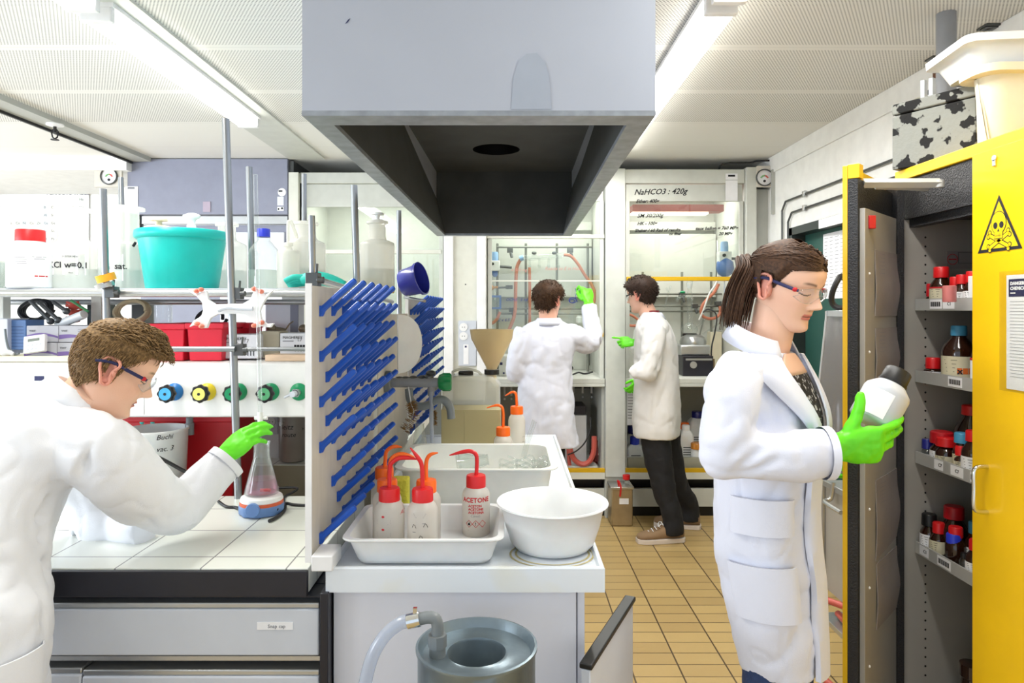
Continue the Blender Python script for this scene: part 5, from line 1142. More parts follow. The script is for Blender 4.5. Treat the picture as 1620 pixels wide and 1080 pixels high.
sheet(.26, .92, 1.50, 1.69); sheet(.27, .90, 1.31, 1.465); sheet(.28, .86, .80, 1.03, skew=-.02); sheet(.30, .90, .60, .79)
hk = pq(.14, 0); part('red_hook', MB().box(hk.x-.008, hk.x+.012, hk.y-.012, hk.y+.004, 1.745, 1.782), 'red_dark', od, bev=.002)
b = MB()
for i in range(7):
    p = pq(.13, 0); p.z = .3+.22*i; b.ell(p, (.004, .004, .004), 0, 8, 6)
part('rivet', b, 'pp_white', od)
part('closer_arm', MB().tube([V((1.0, 1.93, 1.876)), V((1.20, 1.905, 1.872))], .0135, 0, 4).cyl((1.20, 1.905, 1.88), (1.20, 1.905, 1.86), .012, 0, 12).tube([V((1.05, 1.96, 1.872)), V((1.22, 1.99, 1.872))], .008, 0, 4), 'cab_shelf', od)
# ---- reagent bottles in the cabinet
dm('label_beige', (214, 206, 176), .7)
def chem(px, Y, si, r, h, cap, label, body='amber', lab='paper', capr=.62, caph=.022, lab_h=(.12, .55), mark=None, neck=.5):
    Y = min(max(Y, (1.273+r)*F/(px-CX)), 2.13-r); z = SHZ[si]-.003; x = at(px, 0, Y).x; c = V((x, Y, z)); t = thing('chemical_bottle', label, 'bottle', c, group='chemical bottles in the yellow cabinet')
    hb = h-caph; prof = [(r*.9, 0), (r, .004), (r, hb*.62), (r*.93, hb*.72), (r*neck*1.1, hb*.93), (r*neck, hb)]
    part('body', MB().lathe(prof, c=c, n=28), body, t, angle=55)
    part('cap', MB().rings([[c+V((r*capr*q*(1+.03*(j % 2))*cos(2*pi*j/32), r*capr*q*(1+.03*(j % 2))*sin(2*pi*j/32), hb-.004+zz)) for j in range(32)] for zz, q in ((0, 1.), (caph, .97), (caph+.003, .86), (caph+.0032, .2))]), cap, t)
    if lab:
        AV = math.atan2(-Y, -x); a0, a1 = AV-pi*.48, AV+pi*.48; n = 14; b = MB(); f = lambda u, w: c+V(((r+.0005)*cos(u), (r+.0005)*sin(u), w))
        vs = [f(a0+(a1-a0)*i/n, hb*q) for q in lab_h for i in range(n+1)]; b.add(vs, [(i, i+1, n+2+i, n+1+i) for i in range(n)], 0)
        f2 = lambda u, w: c+V(((r+.001)*cos(u), (r+.001)*sin(u), w))
        for k in range(4):
            w = hb*(lab_h[1]-(lab_h[1]-lab_h[0])*(.18+.17*k)); m_ = AV-.9+.05*k
            b.add([f2(m_, w), f2(m_+.5, w), f2(m_+.8-.1*k, w), f2(m_+.8-.1*k, w+.0012), f2(m_+.5, w+.0012), f2(m_, w+.0012)], [(0, 1, 4, 5), (1, 2, 3, 4)], 1)
        if mark == 'orange':
            for k in range(3): b.add([f2(AV-.1+.32*k+q, hb*w) for q, w in ((0, .14), (.28, .14), (.28, .27), (0, .27))], [(0, 1, 2, 3)], 2)
            b.text('X', (0, 0, 0), (1, 0, 0), (0, 0, 1), .016, 1, fn=lambda u, w: c+V(((r+.0016)*cos(AV-.07+u/r), (r+.0016)*sin(AV-.07+u/r), hb*.145+w)), bold=.001)
        if mark == 'ghs': 
            o = AV+.5; P_ = [f2(o+.18*cos(a), hb*.4+.011*sin(a)) for a in (0, pi/2, pi, 3*pi/2)]
            b.tube(P_+[P_[0]], .0008, 1, 4)
        if mark == 'red': b.add([f2(a0+(a1-a0)*i/n, hb*q) for q in (lab_h[1]-.05, lab_h[1]+.01) for i in range(n+1)], [(i, i+1, n+2+i, n+1+i) for i in range(n)], 3)
        part('label', b, [lab, 'ink', 'ink_orange', 'ink_red'], t)
    return t
# top shelf
chem(1489, 1.95, 0, .031, .112, 'red_cap', 'largest bottle on the top cabinet shelf, red cap, red and beige label', lab='label_beige', capr=.66, caph=.03, lab_h=(.1, .6), mark='red')
chem(1474, 2.02, 0, .016, .062, 'red_dark', 'small bottle with dark red cap at the left end of the top cabinet shelf', lab='paper', capr=.9, caph=.036)
c = V((at(1502, 0, 1.90).x, 1.90, SHZ[0])); single('pink_lid_jar', MB().lathe([(.016, 0), (.017, .003), (.017, .03), (.0175, .03), (.0175, .044), (.014, .046), (0, .046)], c=c, n=24), M('pink_jar', (206, 120, 116), .4), 'small pinkish jar lying before the red caps on the top cabinet shelf', 'jar')
chem(1512, 1.98, 0, .018, .078, 'red_cap', 'small red capped bottle behind the pinkish jar on the top cabinet shelf', capr=.85)
chem(1522, 1.92, 0, .021, .083, 'red_cap', 'red capped bottle right of the pinkish jar on the top cabinet shelf', capr=.72, caph=.024)
chem(1538, 1.88, 0, .0215, .09, 'red_cap', 'red capped bottle with a white label near the yellow door on the top shelf', capr=.7, caph=.028)
single('small_white_box', MB().box(at(1547, 0, 1.86).x, at(1562, 0, 1.86).x, 1.84, 1.90, SHZ[0]-.003, SHZ[0]+.072), 'paper', 'small white box at the door edge on the top cabinet shelf', 'box', bev=.001)
# second shelf
chem(1476, 2.0, 1, .0255, .058, 'red_cap', 'single squat red capped bottle at the left of the second cabinet shelf', capr=.78, caph=.03)
chem(1517, 1.97, 1, .044, .158, 'light_blue_cap', 'big brown bottle with light blue cap and orange hazard label', lab='label_beige', capr=.47, caph=.026, lab_h=(.03, .52), mark='orange', neck=.4)
chem(1553, 1.86, 1, .026, .135, 'red_cap', 'brown bottle with white label cut by the yellow door on the second shelf', capr=.6, lab_h=(.06, .62), mark='red')
# third shelf
chem(1537, 2.02, 2, .045, .175, 'red_cap', 'tall brown bottle at the back of the third cabinet shelf', lab=None, capr=.56, caph=.026, neck=.45)
chem(1467, 2.03, 2, .0155, .058, 'dark_blue', 'small bottle with dark blue cap at the left end of the third shelf', body='labglass', capr=.98, caph=.026, lab_h=(.05, .4))
chem(1479, 2.0, 2, .013, .045, 'black', 'tiny dark bottle beside the dark blue cap on the third shelf', capr=.6, caph=.012)
chem(1490, 2.05, 2, .032, .09, 'red_dark', 'wide red capped jar at the back left of the third shelf', capr=.98, caph=.032)
chem(1497, 1.94, 2, .029, .078, 'red_cap', 'brown jar with wide red cap at the front left of the third shelf', capr=.96, caph=.024, lab='label_beige', lab_h=(.02, .42))
chem(1521, 1.96, 2, .022, .104, 'light_blue_cap', 'brown bottle with light blue cap in the middle of the third shelf', capr=.82, caph=.026, lab='label_beige')
chem(1520, 1.88, 2, .0165, .068, 'red_cap', 'small bottle with red dropper cap before the light blue cap', capr=.88, caph=.024, lab='label_beige')
chem(1541, 1.89, 2, .031, .118, 'red_cap', 'brown bottle with hazard diamond label at the right of the third shelf', capr=.66, caph=.027, lab_h=(.0, .5), mark='ghs')
c = V((at(1545.5, 0, 1.80).x, 1.80, SHZ[2])); single('red_cap_loose', MB().lathe([(.011, 0), (.011, .022), (.009, .024), (0, .024)], c=c, n=20), 'red_cap', 'loose red cap at the front edge of the third cabinet shelf', 'cap')
# fourth shelf
chem(1470, 2.02, 3, .0255, .108, 'black', 'brown bottle with black cap at the left of the lowest filled shelf', capr=.8, caph=.032, lab_h=(.06, .62))
chem(1485, 1.95, 3, .025, .094, 'red_cap', 'brown bottle with red cap beside the black capped one', capr=.66, caph=.028, lab='label_beige', lab_h=(.06, .62))
chem(1509, 2.06, 3, .040, .145, 'red_dark', 'large red capped brown bottle at the back of the lowest filled shelf', capr=.66, caph=.034, lab=None)
chem(1512, 1.97, 3, .028, .105, 'red_cap', 'red capped brown bottle behind the clear blue capped one', capr=.66, caph=.026, lab=None)
chem(1509, 1.88, 3, .022, .085, 'blue_cap', 'clear glass bottle with bright blue cap at the front of the lowest filled shelf', body='labglass', lab=None, capr=.9, caph=.032)
chem(1525, 1.85, 3, .012, .05, 'black', 'tiny clear bottle right of the bright blue cap', body='labglass', capr=.7, caph=.012, lab_h=(.0, .3))
chem(1544, 1.97, 3, .028, .125, 'light_blue_cap', 'brown bottle with light blue cap at the back right of the lowest filled shelf', capr=.66, caph=.03)
chem(1545, 1.86, 3, .027, .098, 'red_cap', 'red capped brown bottle with orange hazard mark on the lowest filled shelf', capr=.66, caph=.027, lab_h=(.06, .5), mark='orange')
chem(1556, 1.80, 3, .02, .09, 'red_cap', 'bottle half hidden by the yellow door on the lowest filled shelf', capr=.7, lab_h=(.06, .5), mark='red')
c = V((at(1538, 0, 2.0).x, 2.0, .081)); single('dark_glass_flask', MB().lathe([(.05, 0), (.07, .02), (.075, .17), (.06, .25), (.03, .30), (.028, .36), (.032, .365), (.032, .40), (0, .40)], c=c, n=28), 'amber', 'big dark glass bottle on the floor of the yellow cabinet', 'bottle')
# ---- on top of the cabinet
bb = thing('metal_case', 'grey case with flaked black paint on top of the yellow cabinet', 'case', (1.36, 2.02, ZT))
bm = Matrix.Translation((1.205, 2.15, 0)) @ Matrix.Rotation(R(-59), 4, 'Z')
b = MB().box(0, .24, 0, .25, ZT+.001, ZT+.168).moved(bm)
part('body', b, 'speckle_box', bb, bev=.003)
part('lid', MB().box(-.001, .241, -.001, .251, ZT+.172, ZT+.206).moved(bm), 'speckle_box', bb, bev=.004)
b = MB()
for k in (-.012, .012): b.box(.10+k-.006, .10+k+.006, .008, .026, ZT+.206, ZT+.26)
part('handle', b.moved(bm), 'steel', bb)
def cham(name, label, x0, x1, y0, y1, z0, z1, mat, fl=.03, lip=.02, r=.06, cat='tub', rz=0.):
    cx_, cy_ = (x0+x1)/2, (y0+y1)/2; sx, sy = x1-x0, y1-y0; q = lambda d, z: rrect(0, 0, sx+2*d, sy+2*d, r, z, 6)
    b = MB().rings([q(-fl, z0), q(-fl*.4, z0+(z1-z0)*.6), q(-.004, z1-.022), q(lip, z1-.02), q(lip+.002, z1), q(-.004, z1), q(-fl-.004, z0+.006)], 0)
    return single(name, b.moved(Matrix.Translation((cx_, cy_, 0)) @ Matrix.Rotation(rz, 4, 'Z')), mat, label, cat, angle=50)
cham('storage_tub', 'deep cream plastic tub on top of the yellow cabinet', 1.262, 1.74, 1.80, 1.90, ZT+.001, 2.165, 'plastic_cream', .02, .02, .05)
cham('white_tray', 'flat white plastic tray lying across the cream tub on the cabinet', 1.238, 1.70, 1.785, 2.02, 2.171, 2.25, 'plastic_white', .035, .01, .03, 'tray', R(-7))
# ---- pipes and conduits on the right wall
single('drain_pipe', MB().cyl((1.625, 2.54, 1.98), (1.625, 2.54, CEILZ), .033, 0, 24), 'grey_pipe', 'thick grey plastic pipe running from the ceiling behind the white tray', 'pipe')
for i, (px, y0_, y1_) in enumerate(((1564, 12, 46), (1536, 34, 60), (1479, 72, 148))):
    Y = 1.862*F/(px-CX); t = single('copper_pipe', MB().cyl((1.862, Y, az(y1_, Y)), (1.862, Y, CEILZ), .0085, 0, 10).box(1.84, 1.90, Y-.018, Y+.018, az(y1_, Y), az(y1_, Y)+.02, 1).box(1.835, 1.90, Y-.03, Y+.03, CEILZ-.008, CEILZ, 1), ['copper', 'dark_steel'], ('nearest', 'middle', 'farthest')[i]+' of three short copper pipes with brackets under the ceiling at the right', 'pipe', 'copper pipes at the right wall')
def wy(px): return 1.885*F/(px-CX)
for nm, pts in (('upper', [(1.885, 4.72, 1.55), (1.885, 4.72, 2.20), (1.885, 4.66, 2.255), (1.885, 2.3, 2.255)]), ('lower', [(1.885, 4.62, 1.55), (1.885, 4.62, 2.11), (1.885, 4.56, 2.165), (1.885, 2.3, 2.165)])):
    t = thing('conduit', nm+' of two thin dark pipes bent along the right wall above the door', 'pipe', (1.885, 3.5, 2.2), group='thin pipes on the right wall')
    part('pipe', MB().tube(pts, .0075, 0, 8), 'dark_steel', t)
    zz = pts[-1][2]
    for y in (4.36, 3.0): part('pipe_clip', MB().box(1.874, 1.894, y-.016, y+.016, zz-.02, zz+.02), 'steel', t, bev=.003)
    part('pipe_clip', MB().box(1.874, 1.894, pts[0][1]-.02, pts[0][1]+.02, 1.80, 1.83), 'steel', t, bev=.003)
single('black_cable', MB().tube([(1.55, 5.05, 2.535), (1.56, 5.0, 2.585), (1.75, 4.98, 2.588), (1.80, 4.98, 2.60), (1.89, 4.96, 2.60)], .007, 0, 8, smooth=3), 'cable', 'short black cable running over the top of the right hood to the wall', 'cable')
single('wall_rail', MB().box(1.88, 1.90, 4.88, 4.91, 2.20, 2.52), 'hood_grey_dark', 'short grey slotted rail on the right wall behind the gauge', 'rail')
# poster on the green door
py_ = lambda px: 1.958*F/(px-CX); b = MB(); ya, yb_ = py_(1303), py_(1350)
b.box(1.955, 1.959, yb_, ya, 1.585, 1.985, 0)
for k in range(16):
    for j in range(5):
        yy = ya-.02-(ya-yb_-.03)*j/5; b.box(1.9542, 1.955, yy-.03-.02*random.random(), yy, 1.955-.022*k, 1.958-.022*k, 1)
single('door_poster', b, ['paper', 'grey_print'], 'white poster of small drawings on the dark green door', 'poster')
# trolley
tl = thing('steel_trolley', 'low steel trolley with red hoses on its lower shelf, behind the woman', 'trolley', (1.5, 2.5, 0))
part('top_tray', MB().box(1.235, 1.80, 2.24, 2.72, .825, .84).box(1.232, 1.245, 2.24, 2.72, .84, .85), 'alu', tl, bev=.002)
part('side_panel', MB().box(1.250, 1.258, 2.26, 2.70, .42, .822), 'cab_grey', tl)
part('lower_shelf', MB().box(1.235, 1.80, 2.24, 2.72, .295, .315), 'alu', tl, bev=.002)
for x in (1.245, 1.79):
    for y in (2.25, 2.71): part('leg', MB().cyl((x, y, 0.0), (x, y, .83), .0125, 0, 12), 'steel', tl)
part('handle', MB().tube([(1.235, 2.60, .86), (1.225, 2.60, .80), (1.20, 2.60, .79), (1.19, 2.56, .79), (1.19, 2.45, .79)], .008, 0, 8, smooth=4), 'steel', tl)
for i, (pts, lab) in enumerate((([(1.2, 2.66, .40), (1.3, 2.5, .405), (1.4, 2.4, .39), (1.6, 2.4, .34)], 'red brown hose lying highest at the lower trolley shelf'), ([(1.28, 2.66, .335), (1.275, 2.5, .335), (1.33, 2.38, .335), (1.4, 2.42, .34), (1.38, 2.52, .335), (1.5, 2.6, .335)], 'red brown hose looped on the lower trolley shelf'), ([(1.12, 2.62, .22), (1.16, 2.5, .16), (1.22, 2.42, .13), (1.21, 2.32, .10), (1.20, 2.18, .02)], 'red brown hose hanging below the trolley to the floor'))):
    single('rubber_hose', MB().tube(pts, .0125, 0, 10, smooth=6), 'hose_red', lab, 'hose', 'red brown hoses at the trolley')
# clear stand with film and black ring on the trolley
fs = thing('splash_shield', 'clear splash shield with crumpled film leaning on the trolley before the green door', 'shield', (1.3, 2.5, .84))
q0, q1, q2, q3 = at(1281, 745, 2.66), at(1308, 492, 2.66), at(1352, 491, 2.5), at(1352, 760, 2.5)
rs = []
for i in range(13):
    f_ = i/12; a_ = q0.lerp(q1, f_); c_ = q3.lerp(q2, f_); rs.append([a_.lerp(c_, j/10)+V((.006*noise.noise((i*.6, j*.7, 3)), .022*noise.noise((i*.45, j*.5, 1)), 0)) for j in range(11)])
b = MB(); vs = [p for r_ in rs for p in r_]; b.add(vs+[p+V((0, .004, 0)) for p in vs], [(i*11+j, i*11+j+1, i*11+j+12, i*11+j+11) for i in range(12) for j in range(10)]+[(143+i*11+j, 143+i*11+j+11, 143+i*11+j+12, 143+i*11+j+1) for i in range(12) for j in range(10)])
part('film', b, 'film', fs, angle=180)
part('frame_bar', MB().tube([q0, q1, q2], .004, 0, 6).box(q1.x, q2.x, 2.5, 2.66, q1.z-.02, q1.z), 'alu', fs)
rg = at(1331, 462, 2.62)
single('black_strap_ring', MB().tube([rg+V((.034*cos(a), .02*sin(a*2), .062*sin(a))) for a in [R(60+15*i) for i in range(19)]], .011, 0, 8), 'rubber', 'black curved strap hanging above the splash shield at the yellow door edge', 'strap')
# ================================================================= apparatus inside and under the fume hoods
dm('stand_grey', (120, 122, 114), .4, metal=.5); dm('app_blue', (70, 110, 180), .35); dm('app_pale_blue', (140, 180, 226), .35); dm('pump_grey', (196, 198, 200), .45)
def lattice(label, YL, vx, hy, ztop, zbot, x0, x1):
    t = thing('lab_lattice', label, 'lattice', ((x0+x1)/2, YL, WT), group='metal rod lattices in the fume hoods')
    for px in vx: part('upright', MB().cyl((at(px, 0, YL).x, YL, WT+.002), (at(px, 0, YL).x, YL, ztop), .010, 0, 8), 'stand_grey', t)
    for py in hy: part('crossbar', MB().cyl((x0, YL-.014, az(py, YL)), (x1, YL-.014, az(py, YL)), .008, 0, 8), 'stand_grey', t)
    return t
Y3 = 5.52
lattice('metal rod lattice in the hood the person is writing on', Y3, (787, 832, 881, 930), (391, 488, 496), az(385, Y3), WT, at(786, 0, Y3).x, at(936, 0, Y3).x)
lattice('metal rod lattice in the far right hood behind the woman', Y3, (1017, 1079, 1125), (465, 484, 492), az(430, Y3), WT, at(992, 0, Y3).x, at(1150, 0, Y3).x)
def hclamp(px, py, Y, label, w=.03):
    c = at(px, py, Y); return single('clamp', MB().box(c.x-w, c.x+w*.6, Y-.02, Y+.02, c.z-.018, c.z+.018).cyl(c+V((0, -.01, -.02)), c+V((.01, -.02, -.06)), .012, 0, 8), 'dark_steel', label, 'clamp', 'clamps on the hood lattices', bev=.003)
for px, py, lab in ((808, 396, 'upper left'), (903, 396, 'upper right'), (811, 490, 'lower left'), (947, 487, 'large lower right')): hclamp(px, py, Y3-.02, lab+' clamp on the lattice of the writing person\'s hood')
for px, py, lab in ((1080, 466, 'middle'), (1100, 484, 'lower'), (1137, 480, 'right')): hclamp(px, py, Y3-.02, lab+' clamp on the lattice of the far right hood')
def hose(pts, Y, r, label, mat='hose', grp='orange brown hoses in the hoods'):
    return single('rubber_hose', MB().tube([at(a, b_, Y) for a, b_ in pts], r, 0, 8, smooth=6), mat, label, 'hose', grp)
YH = 5.44
hose([(824, 410), (818, 422), (816, 445), (815.5, 470), (815, 490), (812, 505), (806, 520), (804, 528)], YH, .014, 'left hose arching down from the glass manifold')
hose([(837.5, 423), (838, 450), (838, 480), (838, 512), (838, 560)], YH, .012, 'straight hose hanging behind the writing person\'s head')
hose([(892, 403), (903, 405), (914, 417), (926, 436), (934, 447), (940, 459), (941, 470), (939, 480)], YH, .012, 'right hose sweeping down from the glass manifold to the raised glove')
hose([(791, 493), (787, 503), (782, 509), (777, 512)], YH, .012, 'short hose at the left edge of the hood with the blue frame')
gm = thing('glass_manifold', 'horizontal glass manifold with taps in the writing person\'s hood', 'manifold', at(858, 406, YH))
part('tube', MB().cyl(at(826, 407, YH), at(892, 403, YH), .017, 0, 12).cyl(at(826, 411, YH-.03), at(888, 407, YH-.03), .009, 0, 8), 'labglass', gm)
for px in (838, 853, 868, 883): part('outlet', MB().cyl(at(px, 408, YH), at(px, 424, YH), .008, 0, 8).cyl(at(px-3, 420, YH), at(px+3, 421, YH), .007, 0, 8), 'labglass', gm)
for px in (845, 877): part('tap_knob', MB().ell(at(px, 400, YH-.02), (.02, .01, .014), 0, 10, 6), 'dark_steel', gm)
part('connector', MB().cyl(at(822, 409, YH-.01), at(828, 407, YH-.01), .022, 0, 12), 'app_pale_blue', gm)
def stirrer(px, py, Y, label, s=1.):
    t = thing('overhead_stirrer', label, 'stirrer', at(px, py, Y), group='blue overhead stirrers in the hoods'); c = at(px, py, Y)
    part('motor', MB().lathe([(.03*s, .055*s), (.034*s, .06*s), (.034*s, .13*s), (.028*s, .145*s), (0, .146*s)], c=c, n=20), 'app_pale_blue', t)
    part('housing', MB().box(c.x-.06*s, c.x+.05*s, c.y-.05*s, c.y+.04*s, c.z-.05*s, c.z+.055*s), 'pp_white', t, bev=.006)
    part('control_knob', MB().cyl(c+V((-.02*s, -.052*s, .02*s)), c+V((-.02*s, -.068*s, .02*s)), .014*s, 0, 14), 'black', t)
    part('chuck', MB().lathe([(.03*s, -.05*s), (.028*s, -.09*s), (.012*s, -.11*s)], c=c, n=16), 'app_blue', t)
    part('shaft', MB().cyl(c+V((0, 0, -.1*s)), c+V((0, 0, -.34*s)), .005, 0, 8), 'chrome', t)
    part('arm', MB().cyl(c+V((.04*s, .02, .0)), c+V((.17*s, .03, -.008)), .011, 0, 8), 'dark_steel', t)
    return t
stirrer(783, 421, 5.40, 'blue and white overhead stirrer at the left edge of the writing person\'s hood', .78)
sb = stirrer(1146, 408, 5.13, 'blue overhead stirrer at the right of the far right hood, behind the glass', .85)
b = MB().lathe([(.02, -.16), (.05, -.14), (.066, -.10), (.06, -.05), (.03, -.02)], c=at(1147, 404, 5.12), n=20)
single('blue_funnel', b, 'app_blue', 'blue bulbous vessel under the overhead stirrer in the far right hood', 'vessel')
single('note_card', MB().box(at(1154, 0, 5.25).x, at(1163, 0, 5.25).x, 5.25, 5.255, az(422, 5.25), az(410, 5.25)), 'plastic_cream', 'small cream card beside the blue vessel in the far right hood', 'card')
bf = thing('framed_plate', 'square blue framed plate hanging at the left in the writing person\'s hood', 'frame', at(782, 478, 5.3))
x0, x1, z0, z1 = at(771, 0, 5.3).x, at(793, 0, 5.3).x, az(489, 5.3), az(467, 5.3)
part('rim', MB().box(x0, x1, 5.3, 5.32, z1-.016, z1).box(x0, x1, 5.3, 5.32, z0, z0+.016).box(x0, x0+.016, 5.3, 5.32, z0+.016, z1-.016).box(x1-.016, x1, 5.3, 5.32, z0+.016, z1-.016), 'app_blue', bf)
part('pane', MB().box(x0+.016, x1-.016, 5.308, 5.312, z0+.016, z1-.016), 'sash_glass', bf)
single('brass_valve', MB().ell(at(776, 455, 5.4), (.028, .02, .025), 0, 12, 8).cyl(at(770, 456, 5.4), at(788, 454, 5.4), .01, 0, 8), M('brass_bright', (196, 140, 80), .35, metal=.6), 'brass valve under the overhead stirrer at the left hood edge', 'valve')
single('lattice_clamp', MB().cyl(at(786, 455, 5.42), at(811, 454, 5.42), .008, 0, 8).box(at(800, 0, 5.42).x, at(811, 0, 5.42).x, 5.41, 5.43, az(457, 5.42), az(451, 5.42)), 'dark_steel', 'dark clamp arm right of the brass valve', 'clamp')
# worktop instruments of hood 3 (left of and beyond the person)
wi = thing('control_box', 'pale control box on the hood worktop left of the writing person', 'instrument', at(796, 590, 5.2))
part('case', MB().box(at(789, 0, 5.15).x, at(806, 0, 5.15).x, 5.15, 5.4, WT+.001, az(563, 5.15)), 'hood_grey', wi, bev=.004)
part('buttons', MB().box(at(791, 0, 5.15).x, at(795, 0, 5.15).x, 5.146, 5.149, az(577, 5.15), az(573, 5.15), 0).cyl(at(797, 590, 5.145), at(797, 590, 5.15), .008, 0, 8), 'ink_navy', wi)
single('cable_gland', MB().cyl(at(904, 582, 5.69), at(904, 582, 5.72), .016, 0, 14), 'black', 'round black gland low on the hood back wall right of the coat', 'gland')
single('baffle_slot', MB().box(at(930, 0, 5.7).x, at(933, 0, 5.7).x, 5.705, 5.716, az(578, 5.7), az(545, 5.7)), 'dark_steel', 'dark vertical slot in the hood back wall below the raised elbow', 'slot')
single('white_outlet', MB().ell(at(918, 554, 5.68), (.026, .03, .014), 0, 14, 8), 'pp_white', 'small white outlet on the hood back wall below the elbow', 'outlet')
single('white_vessel', MB().lathe([(.02, 0), (.03, .01), (.03, .05), (.02, .06), (.024, .07), (0, .071)], c=at(917, 512, 5.5), n=16), 'plastic_white', 'small white plastic vessel held behind the raised forearm', 'vessel')
single('cable', MB().tube([at(905, 593, 5.25), at(915, 589, 5.25), at(925, 591, 5.3), at(938, 588, 5.3)], .007, 0, 6, smooth=4), 'cable', 'dark cable lying on the hood worktop right of the white coat', 'cable')
# hood 4 apparatus
hose([(1137, 449), (1130, 462), (1120, 472), (1112, 482), (1109, 492), (1112, 500), (1122, 504), (1133, 502), (1139, 495), (1139, 484)], YH, .012, 'orange hose looped at the right in the far right hood')
hose([(1135, 380), (1136, 420), (1134, 445), (1122, 465), (1113, 490), (1106, 506)], YH-.03, .007, 'thin pale tube running down to the flask in the far right hood', 'cable_white')
hose([(991, 497), (1000, 499), (1010, 506), (1014, 510)], YH, .010, 'short orange hose beside the second person\'s collar')
hose([(990, 511), (998, 515), (1008, 514), (1012, 508)], YH, .010, 'lower short orange hose beside the second person\'s collar')
cd = thing('glass_condenser', 'upright glass condenser over the round flask in the far right hood', 'condenser', at(1091, 500, 5.4))
part('jacket', MB().lathe([(.012, -.33), (.02, -.32), (.022, -.05), (.014, -.02), (.02, 0), (.026, .03), (.022, .06), (.012, .07)], c=at(1091, 455, 5.4), n=16), 'labglass', cd)
part('cap', MB().cyl(at(1091, 456, 5.4), at(1091, 448, 5.4), .02, 0, 12), 'plastic_white', cd)
rf = thing('round_flask', 'round glass flask on the silver hotplate in the far right hood', 'flask', at(1091, 528, 5.38))
part('glass', MB().ell(at(1091, 521, 5.38), (.062, .062, .055), 0, 24, 14), 'labglass', rf)
part('dark_heater', MB().lathe([(.03, -.055), (.055, -.05), (.058, -.035), (.05, -.03)], c=at(1091, 521, 5.38), n=24), 'black', rf)
hpz = thing('hotplate', 'silver hotplate stirrer stack on the far right hood worktop', 'hotplate', at(1096, 560, 5.33)); cH = V((at(1096, 0, 5.33).x, 5.33, 0))
part('dome', MB().lathe([(.10, az(545, 5.33)), (.105, az(540, 5.33)), (.09, az(533, 5.33)), (.05, az(529, 5.33)), (0, az(529, 5.33))], c=cH, n=28), 'steel', hpz)
part('plate', MB().box(cH.x-.13, cH.x+.10, 5.2, 5.45, az(562, 5.2), az(546, 5.2)), 'alu', hpz, bev=.01)
part('base', MB().box(cH.x-.12, cH.x+.11, 5.16, 5.45, WT+.001, az(563, 5.16)), 'black_frame', hpz, bev=.004)
part('dial', MB().cyl((at(1097, 0, 5.15).x, 5.158, az(577, 5.15)), (at(1097, 0, 5.15).x, 5.145, az(577, 5.15)), .026, 0, 20), 'alu', hpz)
part('panel_strip', MB().box(cH.x-.1, cH.x+.1, 5.154, 5.158, az(570, 5.15), az(567, 5.15)), 'alu', hpz)
single('brown_beaker', MB().lathe([(.04, 0), (.042, .005), (.042, .12), (.04, .12), (.038, .01)], c=V((at(1122, 0, 5.3).x, 5.3, WT)), n=20), clear('brown_glass', (214, 190, 140), .1, haze=.3, hazecol=(190, 160, 100)), 'brownish glass beaker right of the hotplate', 'beaker')
single('cream_carton', MB().box(at(1124, 0, 5.45).x, at(1142, 0, 5.45).x, 5.45, 5.55, WT+.001, az(525, 5.45)), 'plastic_cream', 'small cream carton behind the brownish beaker', 'box', bev=.003)
single('cable', MB().tube([at(1112, 494, 5.38), at(1120, 489, 5.38), at(1131, 494, 5.36), at(1134, 506, 5.34), at(1130, 530, 5.3), at(1126, 548, 5.26), at(1125, 575, 5.22)], .006, 0, 6, smooth=5), 'cable', 'black cable arching over the hotplate to the hood worktop', 'cable')
for i, (a, b_, c_, d_) in enumerate(((1061, 452, 1051, 486), (1054, 455, 1057, 462), (1118, 503, 1098, 520), (1113, 505, 1107, 530), (1140, 510, 1112, 528))):
    single('glass_rod', MB().cyl(at(a, b_, 5.36+.01*i), at(c_, d_, 5.36+.01*i), .006, 0, 8), 'labglass' if i != 3 else 'stand_grey', ('long glass rod slanting behind the second person\'s head', 'short glass rod end behind the second person\'s head', 'glass rod slanting into the round flask', 'grey rod slanting beside the hotplate', 'glass rod slanting right of the hotplate')[i], 'glass rod')
b = MB()
for i in range(9):
    c = at(1081+random.uniform(-12, 14), 470+random.uniform(-3, 5), 5.38); b.ell(c, (.014, .014, .012), 0, 8, 6)
single('glass_joint_cluster', b, 'labglass', 'cluster of small glass joints at the top of the condenser', 'glass joints', kind='stuff')
single('green_clip', MB().ell(at(1080, 462, 5.36), (.022, .012, .010), 0, 10, 6), 'valve_green', 'small green clip at the glass joints of the condenser', 'clip')
single('blue_folder', MB().box(at(988, 0, 5.3).x, at(994, 0, 5.3).x, 5.3, 5.34, az(478, 5.3), az(456, 5.3)), 'dark_blue', 'narrow dark blue box at the left edge of the far right hood', 'box')
single('blue_instrument', MB().box(at(989, 0, 5.12).x, at(1006, 0, 5.12).x, 5.12, 5.3, .93, .9799), 'app_blue', 'low blue instrument hanging under the worktop beside the second person', 'instrument')
